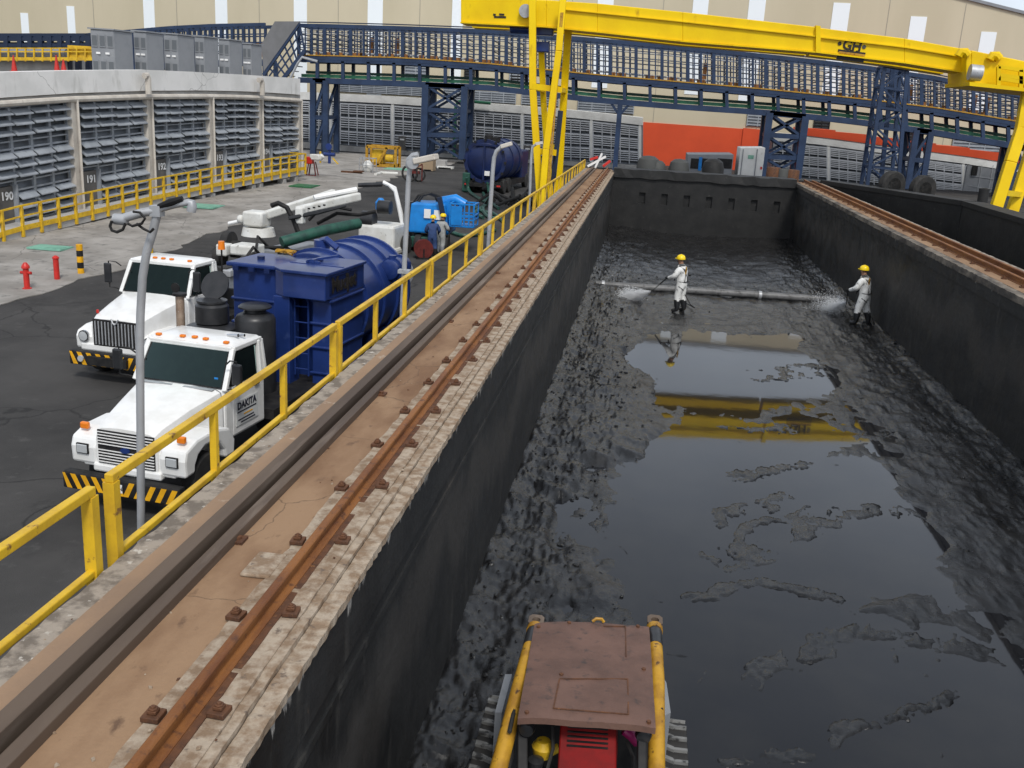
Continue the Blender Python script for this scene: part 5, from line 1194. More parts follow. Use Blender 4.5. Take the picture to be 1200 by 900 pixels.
q = MB(); q.lathe([(.02, -.02), (.42, -.02), (.42, .02), (.02, .02)], (.95, 11.0, 2.9), 18, axis='y'); q.build('rear_hatch', M['galv'], tk)
q = MB(); q.b2((-1.2, 10.2, 1.1), (1.2, 10.9, 1.4)); q.b2((.9, 8.5, 1.1), (1.24, 10.4, 1.7)); q.build('rear_frame', M['tank_navy'], T1)
# odds and ends on the collector lid
q = MB(); rr_ = random.Random(3)
pts_ = [(-.42 + rr_.uniform(-.35, .35), 6.9 + rr_.uniform(-.25, .25), 3.76 + rr_.uniform(0, .06)) for _ in range(14)]
q.tube(pts_, .025, 6); o = q.build('strap_pile', M['rusty_yellow'], None); o.matrix_world = Matrix.Translation(Vector((-8.62, 14.95, -1.2))) @ Matrix.Rotation(R(-7.5), 4, 'Z')
tag(o, 'tangle of dirty yellow lifting strap lying on the blue collector lid', 'strap')

# ---------------- second white truck with boom
T2 = thing('boom_truck', 'white bonneted truck with black upright grille bars and a folded white boom behind it', 'truck', (-12.9, 22.3, -1.2), R(-6))
hazard_bumper(T2, 1.2, 0, .42, .78, 9)
q = MB(); q.b2((-.62, -.10, .48), (.5, -.0, .70)); q.build('winch_recess', M['black'], T2)
q = MB(); q.loft([hoodring(.30, .72, .80, 1.58), hoodring(.5, .76, .8, 1.68), hoodring(1.2, .86, .9, 1.84), hoodring(1.98, .98, .95, 1.98)]); q.build('hood', M['truck_white'], T2)
q = MB(); q.b2((-1.05, .26, .74), (1.05, .45, .95)); q.build('front_panel', M['truck_white'], T2, bevel=.05)
q = MB(); q.b2((-.66, .255, .90), (.66, .30, 1.60)); g_ = q.build('grille', M['black'], T2, bevel=.04)
for i in range(13):
    q = MB(); x = -.57 + i * .095; q.b2((x - .013, .232, .95), (x + .013, .258, 1.55)); q.build('grille_bar', M['galv'], g_)
q = MB(); q.tube([(-.10, .24, 1.64), (-.05, .23, 1.54), (0, .23, 1.5), (.05, .23, 1.54), (.10, .24, 1.64)], .022, 6); q.build('emblem', M['galv'], g_)
for sx in (-1, 1):
    prof = [(.30, .78), (.62, .80), (.64, .95), (.74, 1.10), (.95, 1.2), (1.2, 1.2), (1.45, 1.1), (1.6, .92), (1.64, .74), (1.95, .74), (1.98, 1.02), (1.8, 1.26), (1.3, 1.36), (.7, 1.34), (.36, 1.24), (.28, 1.1)]
    q = MB(); q.prism([(sx * .7, y, z) for y, z in prof], (sx * .5, 0, 0)); q.build('fender', M['truck_white'], T2, bevel=.06)
    q = MB(); q.lathe([(.15, -.03), (.15, .02), (.02, .03)], (sx * .93, .27, 1.12), 18, axis='y'); h_ = q.build('headlight', M['chrome'], T2)
    q = MB(); q.lathe([(.12, -.05), (.02, -.06)], (sx * .93, .27, 1.12), 16, axis='y'); q.build('lens', M['lamp_glass'], h_)
    q = MB(); q.lathe([(.08, -.03), (.08, .02)], (sx * .85, -.02, .6), 12, axis='y'); q.build('fog_lamp', M['lamp_glass'], T2)
    wheel(T2, sx * 1.0, 1.13, .50, .28, side=sx); wheel(T2, sx * 1.0, 7.2, .50, .5, side=sx); wheel(T2, sx * 1.0, 8.5, .50, .5, side=sx)
    mirror(T2, sx, 1.0, 2.05, 1.95, .7)
dome_lamp(T2, 'marker_lamp', (-.7, .55, 1.72), (.06, .06, .1), M['red'])
cab(T2, 1.0, 1.98, 3.5, .92, 1.98, 2.86, 2.42)
for x in (-.62, -.30, -.05, .2, .74): dome_lamp(T2, 'marker_lamp', (x, 2.55, 2.87), (.11, .085, .05), M['amber'])
q = MB(); q.tube([(1.0, 3.75, 2.3), (1.0, 3.75, 3.05)], .025, 6); bp_ = q.build('beacon_post', M['black'], T2)
q = MB(); q.cyl((1.0, 3.75, 3.05), (1.0, 3.75, 3.28), .10, .085, 14); q.build('beacon', M['amber'], bp_)
q = MB(); q.b2((-.45, .5, .6), (.45, 10.5, .95)); q.b2((-1.15, 3.7, .95), (1.15, 10.6, 1.15)); q.b2((-1.1, 3.75, 1.15), (.6, 4.6, 1.9)); q.build('chassis', M['black'], T2)
q = MB(); q.b2((-1.15, 4.8, 1.152), (1.15, 14.0, 1.75)); q.b2((-.5, 10.6, .7), (.5, 14.0, 1.15)); q.build('equipment_deck', M['black_satin'], T2, bevel=.03)
rq = random.Random(31)
for k in range(16):
    q = MB(); y_ = rq.uniform(5, 13); x_ = rq.uniform(-1, 1); s_ = rq.uniform(.2, .5); q.box((x_, y_, 1.75 + s_ * .35), (s_, s_ * rq.uniform(.8, 2), s_ * .7)); q.build('deck_fitting', [M['black'], M['galv'], M['rubber'], M['dirty_white']][k % 4], T2, bevel=.03)
for k in range(7):
    q = MB(); y_ = rq.uniform(6, 11); x_ = rq.uniform(-.9, .6); q.tube([(x_, y_, 1.8), (x_ + rq.uniform(-.3, .5), y_ + .7, 2.3 + rq.uniform(-.2, .3)), (x_ + rq.uniform(-.4, .6), y_ + 1.6, 2.1), (x_ + .2, y_ + 2.4, 1.8)], .05, 6); q.build('deck_hose', M['rubber'], T2)
im = (Matrix.Translation(Vector((-12.9, 22.3, -1.2))) @ Matrix.Rotation(R(-6), 4, 'Z')).inverted()
def l2(u, v, z): return im @ Tz(u, v, z)
def l2y(u, v, y): return im @ Yy(u, v, y)
yb_ = 34.5
q = MB(); c = l2y(303, 276, yb_); q.cyl(c, c + Vector((0, 0, .3)), .62, .55, 20); q.build('slew_ring', M['dirty_white'], T2)
q = MB(); c2 = l2y(301, 256, yb_); q.box(c2, (.8, .75, .55)); q.cyl(c2 + Vector((-.65, -.2, -.05)), c2 + Vector((-.4, -.2, -.05)), .16, n=12); q.build('turret', M['dirty_white'], T2, bevel=.08)
q = MB()
A, B_ = l2y(312, 252, yb_), l2y(392, 226, yb_ + 2.5); q.bar(A, B_, .24, .30); q.bar(l2y(348, 247, yb_ - .5), l2y(421, 230, yb_ + 2), .26, .30); q.bar(l2y(352, 262, yb_ - .5), l2y(352, 243, yb_ - .5), .3, .3)
q.build('boom', M['dirty_white'], T2, bevel=.05)
q = MB(); q.tube([l2y(338, 256, yb_ - .9), l2y(372, 249, yb_ - .2), l2y(405, 241, yb_ + .8)], [.07, .09, .05], 8); q.build('boom_cylinder', M['black_satin'], T2)
for uu_, vv_ in ((362, 244.5), (368, 243.2), (374, 241.8), (380, 240.4)):
    q = MB(); q.box(l2y(uu_, vv_, yb_ - .32), (.09, .03, .06)); q.build('boom_marking', M['black_text'], T2)
q = MB(); q.tube([l2y(368, 232, yb_ + 1), l2y(418, 222, yb_ + 2)], .10, 8); q.build('boom_tip', M['white_paint'], T2)
q = MB(); q.tube([l2y(268, 262, yb_), l2y(300, 255, yb_)], .07, 8); q.build('outrigger', M['white_paint'], T2)
q = MB(); q.tube([l2y(u, v, yb_ - .6) for u, v in ((318, 241), (326, 238), (336, 243), (344, 258), (350, 274))], .09, 8); q.build('hydraulic_hose', M['black'], T2)
q = MB(); q.tube([l2y(330, 284, yb_ - 1.6), l2y(376, 271, yb_ - .6), l2y(420, 262, yb_ + 1)], .2, 14); q.build('debris_tube', M['green_dark'], T2)
q = MB(); q.tube([l2y(u, v, yb_ + 1.2) for u, v in ((372, 262), (395, 250), (420, 252), (440, 248))], .07, 6); q.tube([l2y(u, v, yb_ + 1) for u, v in ((362, 258), (380, 240), (412, 246))], .06, 6); q.build('hydraulic_hose', M['black'], T2)
q = MB(); A = l2y(290, 292, yb_ - 2.6); q.box(A, (.9, .8, .35)); q.box(A + Vector((-.75, -.2, -.05)), (.4, .5, .4)); q.build('tool_locker', M['dirty_white'], T2, bevel=.06)
q = MB(); A = l2y(345, 284, yb_ + .5); q.box(A + Vector((.6, .6, -.5)), (3.2, 3.2, .5)); q.build('bed', M['grey_cab'], T2)
q = MB()
for (u, v, r_) in ((268, 285, .42), (276, 292, .3), (258, 300, .35)):
    c = l2y(u, v, yb_ - 2); q.lathe([(r_ * .5, -.15), (r_, -.13), (r_, .13), (r_ * .5, .15)], c, 16, axis='x')
q.build('hose_reel', M['rubber'], T2)

# ---------------- white service truck partly hidden behind the boom
c0 = G(452, 296); T3 = thing('service_truck', 'white open-backed service truck with black drums between the boom and the bright blue lift', 'truck', (c0.x, c0.y, c0.z), R(-6))
im3 = (Matrix.Translation(c0) @ Matrix.Rotation(R(-6), 4, 'Z')).inverted()
def l3(u, v, dy=0): return im3 @ Yy(u, v, c0.y + dy)
q = MB(); A = l3(448, 276); q.box(A, (1.7, 1.6, 1.1)); q.box(A + Vector((0, .9, -.6)), (1.9, 4.0, .35)); q.build('body', M['dirty_white'], T3, bevel=.12)
q = MB(); q.tube([l3(u, v, .5) for u, v in ((474, 286), (471, 262), (463, 224), (456, 217), (449, 214))], .075, 8); q.build('roll_frame', M['white_paint'], T3)
q = MB(); q.tube([l3(u, v, 2.2) for u, v in ((474, 276), (471, 252), (463, 220), (449, 213))], .075, 8); q.build('roll_frame', M['white_paint'], T3)
q = MB(); q.tube([l3(448, 216, .5), l3(420, 217, .5)], .1, 8); q.build('beam', M['black_satin'], T3)
q = MB()
for u, v, r_ in ((432, 257, .36), (451, 243, .3)):
    p = l3(u, v, -.4); q.lathe([(r_ * .3, -.3), (r_, -.28), (r_, .28), (r_ * .3, .3)], p, 16, axis='x')
q.build('drum', M['black_satin'], T3)
q = MB(); p = l3(446, 240, .3); q.lathe([(.02, -.25), (.22, -.2), (.25, .1), (.1, .3)], p, 12); q.build('blue_tarpaulin', M['sky_blue'], T3)
for sx in (-1, 1): wheel(T3, sx * .85, .3, .42, .26, side=sx); wheel(T3, sx * .85, 2.9, .42, .26, side=sx)
q = MB()
for k, (u, v0, v1) in enumerate(((480, 236, 288), (487, 240, 284))): q.cyl(l3(u, v1, 2), l3(u, v0, 2), .26, n=14)
q.build('gas_bottles', M['black_satin'], T3)

# ---------------- bright blue boom lift
c1 = G(506, 296); T4 = thing('boom_lift', 'bright sky blue boom lift with a mesh basket behind the two workers', 'lift', (c1.x, c1.y, c1.z))
def l4(u, v, dy=0): return Yy(u, v, c1.y + dy) - c1
q = MB(); A = l4(478, 272); B_ = l4(527, 240); q.hexa([(A.x, 0, A.z), (B_.x, 0, A.z), (B_.x, 1.8, A.z), (A.x, 1.8, A.z)], [(A.x + .08, .1, B_.z - .05), (B_.x - .25, .05, B_.z), (B_.x - .25, 1.7, B_.z), (A.x + .08, 1.7, B_.z - .05)]); q.build('counterweight', M['sky_blue'], T4, bevel=.08)
q = MB(); p = l4(501, 249, -.02); q.box(p + Vector((0, -.02, -.05)), (.3, .03, .4)); q.box(l4(513, 252, -.02), (.34, .03, .42)); q.build('warning_label', M['white_paint'], T4)
q = MB(); q.box(l4(504, 282, .8), (1.5, 1.6, .5)); q.build('undercarriage', M['green_dark'], T4, bevel=.04)
for u in (490, 522):
    for dy in (.1, 1.7): p = l4(u, 289, dy); wheel(T4, p.x, p.y, .38, .28, z=.38, rim='galv')
q = MB(); q.tube([l4(518, 236, .9), l4(534, 233, .9), l4(545, 240, .9)], .22, 10); q.bar(l4(525, 262, .6), l4(523, 236, .6), .35, .3); q.build('boom', M['sky_blue'], T4)
q = MB(); q.bar(l4(519, 252, -.1), l4(515, 231, -.1), .16, .2); q.build('mast_bracket', M['steel_navy'], T4)
q = MB(); x0, x1 = l4(528, 250).x, l4(556, 250).x; za, zb_ = l4(540, 265).z, l4(540, 239).z
for z in (za, zb_, (za + zb_) / 2, za + .3):
    for y in (-.1, 1.0): q.bar((x0, y, z), (x1, y, z), .06, .06)
    for x in (x0, x1): q.bar((x, -.1, z), (x, 1.0, z), .06, .06)
for x in np.linspace(x0, x1, 6):
    for y in (-.1, 1.0): q.bar((x, y, za), (x, y, zb_), .05, .05)
q.b2((x0, -.1, za - .05), (x1, 1.0, za + .03)); q.b2((x0 + .05, -.16, za + .05), (x0 + .55, -.1, zb_ - .1)); q.build('basket', M['sky_blue'], T4)
q = MB()
for a in range(3): q.tube([l4(u + a * 3, v, 1.2 - a * .2) for u, v in ((484, 238), (490, 229), (500, 226), (510, 230), (514, 240))], .05, 6)
q.build('hydraulic_hose', M['rubber'], T4)

# ---------------- far dark blue tank truck
c5 = G(566, 227); T5 = thing('tank_truck', 'dark navy tank truck seen from behind in front of the white annexe', 'truck', (c5.x, c5.y, c5.z), R(-6))
q = MB(); q.lathe([(.02, -.1), (.9, -.06), (1.25, .1), (1.36, .3), (1.36, 5.4), (1.1, 5.7), (.02, 5.8)], (0, 0, 2.1), 36, axis='y'); tk = q.build('tank', M['tank_navy'], T5)
q = MB(); q.lathe([(1.30, .08), (1.44, .08), (1.44, .2), (1.30, .2)], (0, 0, 2.1), 36, axis='y'); q.build('door_flange', M['tank_navy'], tk)
for k in range(12):
    a = k / 12 * 6.283; q = MB(); c = Vector((1.40 * math.cos(a), .05, 2.1 + 1.40 * math.sin(a))); q.box(c, (.14, .14, .14)); q.build('door_clamp', M['black'], tk)
q = MB(); q.b2((-.06, -.16, .9), (.06, -.05, 3.2)); q.b2((-.8, -.16, 3.1), (.8, -.02, 3.22)); q.build('door_brace', M['tank_navy'], tk)
q = MB(); q.box((.25, -.13, 1.35), (.35, .03, .3)); q.build('sticker', M['white_paint'], tk)
q = MB(); q.lathe([(.3, 0), (.3, .3), (.2, .4), (.02, .42)], (-.1, 1.2, 3.42), 16); q.box((.3, 1.2, 3.5), (.7, .5, .3)); q.build('top_hatch', M['black'], tk)
q = MB(); q.b2((-1.2, .1, .45), (1.2, 7.0, .8)); q.b2((-1.25, -.25, .45), (1.25, .1, .68)); q.build('chassis', M['black'], T5)
for sx in (-1, 1):
    for y in (.9, 2.2): wheel(T5, sx * 1.0, y, .5, .5, side=sx, rim='black')
    wheel(T5, sx * 1.05, 7.6, .5, .3, side=sx, rim='black')
    q = MB(); q.box((sx * 1.1, -.27, .58), (.24, .05, .1)); q.build('tail_lamp', M['red'], T5)
q = MB(); q.b2((-1.45, -.1, .05), (-.95, 1.0, 1.3)); q.build('side_box', M['green_dark'], T5, bevel=.06)
q = MB(); q.b2((-1.15, 6.0, .7), (1.15, 8.0, 2.7)); q.build('cab', M['tank_navy'], T5, bevel=.1)
q = MB()
for y in (2.4, 4.4): q.lathe([(1.35, y - .06), (1.42, y - .06), (1.42, y + .06), (1.35, y + .06)], (0, 0, 2.1), 36, axis='y')
q.build('tank_ring', M['tank_navy'], tk)
# ================================================================== GUARDRAILS on the tank wall
def guardrail(label, ya, yb, group, nb=3, dbl=True):
    t = thing('guardrail', label, 'guardrail', (-3.3, ya, 2.5), group=group); o_ = (-3.3, ya, 2.5)
    def zt_(y): return 3.70 - max(0, y - 14) * .0045
    def one(a, c, n):
        for dz, s_, nm in ((0, .062, 'top_rail'), (-.55, .05, 'mid_rail')):
            q = MB(); q.bar((-3.3, a - .03, zt_(a) + dz), (-3.3, c + .03, zt_(c) + dz), s_, s_); q.build(nm, M['yellow'], t, o_, bevel=.008)
        for i in range(n + 1):
            y = a + (c - a) * i / n; s_ = .078 if i in (0, n) else .055
            q = MB(); q.b2((-3.3 - s_ / 2, y - s_ / 2, 2.5), (-3.3 + s_ / 2, y + s_ / 2, zt_(y) - .03)); q.b2((-3.32, y - .07, 2.5), (-3.2, y + .07, 2.62)); q.build('post', M['yellow'], t, o_)
    if not dbl: one(ya, yb, nb); return t
    y = ya
    while y < yb - 1: one(y, min(y + 4.72, yb), nb); y += 4.72 + .16
    return t
guardrail('short yellow guardrail section at the lower left corner, cut by the frame', .6, 5.36, 'yellow guardrails along the tank wall', 2, False)
guardrail('long run of yellow guardrail sections passing in front of both white trucks', 5.62, 53, 'yellow guardrails along the tank wall')

# ================================================================== LAMP POSTS
def lamp_post(label, x, pts, r, head):
    b0 = pts[0]; t = thing('lamp_post', label, 'lamp post', b0, group='grey lamp posts behind the guardrail')
    q = MB(); q.tube(pts, r, 12); q.build('pole', M['galv'], t, b0)
    q = MB(); q.b2((b0.x - .2, b0.y - .2, b0.z - .05), (b0.x + .2, b0.y + .2, b0.z + .03)); q.build('base_plate', M['galv'], t, b0)
    head(t, b0)
    return t
yp = 7.35
pb_ = Yy(165.5, 640, yp); pq_ = Yy(164.5, 480, yp); pf_ = pb_ + (pb_ - pq_) * ((pb_.z + 1.2) / (pq_.z - pb_.z))
P_ = [Vector((pf_.x, pf_.y, -1.2))] + [Yy(u, v, yp) for u, v in ((165.5, 640), (164.5, 480), (164, 405), (164.5, 370), (167, 325), (172, 295), (179, 272), (184, 252))]
def head1(t, b0):
    q = MB(); q.tube([Yy(186, 246, yp), Yy(168, 249, yp - .03), Yy(150, 254, yp - .05), Yy(135, 258, yp - .06)], [.034, .036, .036, .03], 12); q.lathe([(.042, -.05), (.046, .05), (.03, .06)], Yy(141, 257, yp - .05), 14, axis='x'); q.build('arm', M['galv'], t, b0)
    q = MB(); q.tube([Yy(u, v, yp - .1) for u, v in ((131, 259), (129, 265), (131, 270), (137, 272), (144, 269), (147, 262))], .012, 6); q.build('lamp_ring', M['black'], t, b0)
    q = MB(); q.tube([Yy(u, v, yp - .12) for u, v in ((150, 262), (155, 265), (166, 262), (170, 256), (164, 249), (156, 248))], .011, 6); q.tube([Yy(u, v, yp - .1) for u, v in ((160, 262), (168, 268), (176, 272), (180, 268))], .011, 6); q.build('cable', M['black'], t, b0)
    q = MB(); q.tube([Yy(184, 246, yp), Yy(190, 244, yp), Yy(206, 240, yp), Yy(221, 237, yp), Yy(224.5, 238, yp), Yy(225, 242, yp), Yy(224, 248, yp)], [.032, .028, .026, .028, .036, .04, .036], 12); q.build('arm', M['galv'], t, b0)
    q = MB(); q.tube([Yy(186, 242, yp - .02), Yy(200, 237, yp - .03), Yy(214, 232.5, yp - .02)], [.02, .03, .02], 8); q.build('lamp_shroud', M['black'], t, b0)
    q = MB(); q.box(Yy(184, 247, yp), (.085, .085, .085)); q.build('clamp', M['galv'], t, b0)
lamp_post('tall grey lamp post with a bent top and two arms before the nearest white truck', -3.9, P_, .034, head1)
yp2 = 16.2
P2 = [Vector((Yy(470, 380, yp2).x, yp2, -1.2))] + [Yy(u, v, yp2) for u, v in ((471.5, 360), (476, 270), (478.5, 215), (480, 200), (482, 196))]
def head2(t, b0):
    q = MB(); q.tube([Yy(u, v, yp2) for u, v in ((481, 198), (478, 194), (479, 187), (484, 182), (490, 181))], .045, 8); q.build('arm', M['galv'], t, b0)
    q = MB(); a, c = Yy(486, 189, yp2 - .05), Yy(512, 183.5, yp2 - .1); q.bar(a, c, .22, .10); q.build('lamp_head', M['cream'], t, b0, bevel=.02)
    q = MB(); q.lathe([(.10, -.03), (.10, .03)], Yy(484, 191, yp2 - .1), 12, axis='y'); q.build('photocell', M['galv'], t, b0)
    q = MB(); q.box(Yy(474, 318, yp2), (.2, .15, .06)); q.build('clamp', M['galv'], t, b0)
lamp_post('grey lamp post with a boxy cream lamp head beside the blue vacuum body', -3.9, P2, .042, head2)
yp3 = 24.5
P3 = [Vector((Yy(574, 250, yp3).x, yp3, -1.1))] + [Yy(u, v, yp3) for u, v in ((574.5, 245), (577.5, 200), (579, 185), (582, 177), (588, 172))]
def head3(t, b0):
    q = MB(); q.bar(Yy(587, 172, yp3), Yy(600, 168, yp3), .2, .1); q.build('lamp_head', M['cream'], t, b0, bevel=.02)
lamp_post('slim grey lamp post with a short tilted lamp in front of the navy tank truck', -3.9, P3, .052, head3)
yp4 = 37.
P4 = [Vector((Yy(621, 230, yp4).x, yp4, -.5))] + [Yy(u, v, yp4) for u, v in ((621, 225), (622.5, 185), (624, 172), (630, 168))]
def head4(t, b0):
    q = MB(); q.bar(Yy(628, 168.5, yp4), Yy(636, 167, yp4), .2, .1); q.build('lamp_head', M['cream'], t, b0)
lamp_post('thin far lamp post beside the left leg of the yellow crane', -3.9, P4, .05, head4)

# ================================================================== PEOPLE
def person(label, loc, rz, J, suit, boots, glove, head_m=None, extra=None, hgt=1.0):
    t = thing('person', label, 'person', loc, rz)
    V = []; E_ = []; RAD = []; ID = {}
    FAT = dict(pelvis=1.35, waist=1.4, chest=1.32, neckb=1.2, neck=1.15, head=1.15, crown=1.1, hip=1.42, knee=1.5, shin=1.55, ankle=1.35, toe=1.2, sho=1.35, elb=1.5, wri=1.35, hand=1.1)
    def jv(n, p, r):
        ID[n] = len(V); V.append(Vector(p)); k_ = FAT.get(n.rstrip('LR'), 1.0); RAD.append((r[0] * k_, r[1] * k_))
    chain = [('pelvis', (.165, .125)), ('waist', (.155, .115)), ('chest', (.185, .13)), ('neckb', (.085, .085)), ('neck', (.06, .06)), ('head', (.088, .098)), ('crown', (.07, .08))]
    for n, r in chain: jv(n, J[n], r)
    for a, c in zip(chain[:-1], chain[1:]): E_.append((ID[a[0]], ID[c[0]]))
    for s in 'LR':
        for n, r in (('hip', .105), ('knee', .078), ('shin', .072), ('ankle', .058), ('toe', .05)): jv(n + s, J[n + s], (r, r))
        for a, c in (('hip', 'knee'), ('knee', 'shin'), ('shin', 'ankle'), ('ankle', 'toe')): E_.append((ID[a + s], ID[c + s]))
        E_.append((ID['pelvis'], ID['hip' + s]))
        for n, r in (('sho', .082), ('elb', .062), ('wri', .042), ('hand', .046)): jv(n + s, J[n + s], (r, r))
        for a, c in (('sho', 'elb'), ('elb', 'wri'), ('wri', 'hand')): E_.append((ID[a + s], ID[c + s]))
        E_.append((ID['chest'], ID['sho' + s]))
    jv('nose', Vector(J['head']) + Vector((0, .115, -.01)), (.018, .02)); E_.append((ID['head'], ID['nose']))
    me = bpy.data.meshes.new('person_skin'); me.from_pydata(V, E_, []); ob = bpy.data.objects.new('tmp', me); COL.objects.link(ob)
    sk = ob.modifiers.new('s', 'SKIN'); sk.use_smooth_shade = True; sk.branch_smoothing = .4
    for i, d in enumerate(me.skin_vertices[0].data): d.radius = RAD[i] if isinstance(RAD[i], tuple) else (RAD[i],) * 2; d.use_root = (i == 0)
    sb = ob.modifiers.new('u', 'SUBSURF'); sb.levels = 2; sb.render_levels = 2
    dg = bpy.context.evaluated_depsgraph_get(); dg.update(); m2 = bpy.data.meshes.new_from_object(ob.evaluated_get(dg)); bpy.data.objects.remove(ob)
    q = MB(); q.add([v.co.copy() for v in m2.vertices], [tuple(p.vertices) for p in m2.polygons], 0, True)
    hands = [J['handL'], J['handR']]; hz_ = J['neck'][2]
    for i, f in enumerate(q.f):
        c = sum((Vector(q.v[k]) for k in f), Vector()) / len(f)
        if min((c - Vector(h_)).length for h_ in hands) < .095: q.m[i] = 2
        elif c.z > hz_ + .01: q.m[i] = 3
        elif c.z < .40: q.m[i] = 1
    for s in 'LR':   # five fingers, curled round what the hand holds
        h_ = Vector(J['hand' + s]); d = (h_ - Vector(J['wri' + s])).normalized(); sd = Vector((0, 0, 1)).cross(d).normalized(); up = d.cross(sd)
        for k in range(4):
            b_ = h_ + d * .02 + up * (.03 - .02 * k); L_ = (.05, .058, .054, .044)[k]
            q.tube([b_, b_ + d * L_, b_ + d * (L_ + .012) - sd * .03, b_ + d * L_ * .55 - sd * .05], [.011, .010, .009, .008], 6, 2)
        b_ = h_ - sd * .02 + up * .035; q.tube([b_, b_ + up * .03 + d * .02 - sd * .012, b_ + up * .028 + d * .05 - sd * .03], [.012, .011, .009], 6, 2)
    for sx in (-1, 1):   # ears and eyes
        hc = Vector(J['head']); q.box(hc + Vector((sx * .095, 0, 0)), (.02, .04, .06), 3); q.box(hc + Vector((sx * .035, .093, .02)), (.02, .01, .012), 1)
    q.box(Vector(J['head']) + Vector((0, .095, -.055)), (.045, .01, .01), 2)
    q.build('body', [suit, boots, glove, M['skin']], t)
    hc = Vector(J['head']) + Vector((0, 0, .035))
    q = MB(); q.lathe([(.145, 0), (.142, .045), (.125, .09), (.09, .125), (.04, .145), (.005, .15)], hc, 20); q.lathe([(.005, .146), (.02, .156), (.005, .16)], hc, 8)
    q.prism([hc + Vector((x, y, .004)) for x, y in ((-.12, .07), (-.07, .17), (0, .20), (.07, .17), (.12, .07))], (0, 0, .014)); q.build('helmet', M['helmet'], t)
    if extra: extra(t, J)
    return t
def pose(lean=.05, stance=.16, handL=(-.12, .42, 1.02), handR=(.16, .22, 1.06), elbL=None, elbR=None, stepL=.06, stepR=-.04, drop=.0):
    J = dict(pelvis=(0, 0, .95 - drop), waist=(0, lean * .4, 1.13 - drop), chest=(0, lean, 1.34 - drop), neckb=(0, lean + .02, 1.47 - drop), neck=(0, lean + .04, 1.54 - drop), head=(0, lean + .07, 1.66 - drop), crown=(0, lean + .07, 1.73 - drop))
    for s, sx, st in (('L', -1, stepL), ('R', 1, stepR)):
        J['hip' + s] = (sx * .095, 0, .88 - drop); J['knee' + s] = (sx * stance * .75, st * .5 + .05, .50 - drop * .5); J['shin' + s] = (sx * stance * .9, st * .8, .32); J['ankle' + s] = (sx * stance, st - .02, .09); J['toe' + s] = (sx * (stance + .03), st + .16, .05)
        J['sho' + s] = (sx * .195, lean + .0, 1.40 - drop)
        h_ = handL if s == 'L' else handR; e = (elbL if s == 'L' else elbR) or (sx * .30, (h_[1] + lean) * .3, (h_[2] + 1.40) / 2 - .07)
        J['elb' + s] = e; h_ = Vector(h_); ev = Vector(e); J['wri' + s] = tuple(h_ - (h_ - ev).normalized() * .085); J['hand' + s] = tuple(h_)
    return J
def harness(t, J):
    q = MB(); c = Vector(J['chest']); p = Vector(J['pelvis'])
    for sx in (-1, 1):
        q.tube([c + Vector((sx * .11, .125, .02)), c + Vector((sx * .125, .03, .15)), c + Vector((sx * .10, -.13, .06)), c + Vector((-sx * .02, -.155, -.10)), p + Vector((-sx * .11, -.13, .06)), p + Vector((-sx * .17, 0, .03))], .014, 6)
        k = Vector(J['hipL' if sx < 0 else 'hipR'])
        q.tube([k + Vector((sx * .07, .09, -.02)), k + Vector((sx * .12, 0, -.03)), k + Vector((sx * .05, -.125, -.12)), k + Vector((-sx * .06, -.08, -.16))], .012, 6)
    q.tube([p + Vector((.185 * math.cos(a), .145 * math.sin(a), .05)) for a in np.linspace(0, 6.283, 18)], .015, 6)
    q.build('harness', M['black'], t)
    q = MB(); q.box(c + Vector((-.02, -.155, .02)), (.05, .02, .24)); q.build('strap_pad', M['rusty_yellow'], t)
def droplet_material():
    m = bpy.data.materials.new('droplets'); m.use_nodes = True; N = m.node_tree.nodes; L = m.node_tree.links; N.remove(N['Principled BSDF'])
    a = N.new('ShaderNodeBsdfDiffuse'); b_ = N.new('ShaderNodeBsdfTranslucent'); x = N.new('ShaderNodeMixShader'); x.inputs[0].default_value = .5
    for q_ in (a, b_): q_.inputs['Color'].default_value = (.97, .975, .98, 1)
    L.new(a.outputs[0], x.inputs[1]); L.new(b_.outputs[0], x.inputs[2]); L.new(x.outputs[0], N['Material Output'].inputs['Surface']); return m
M['droplets'] = droplet_material()
M['lug_grey'] = mat('lug_grey', (.20, .20, .195), .7, c2=(.11, .11, .105), scale=5, lo=.4, hi=.6, c3=(.03, .03, .03), scale3=11, lo3=.52, hi3=.6)
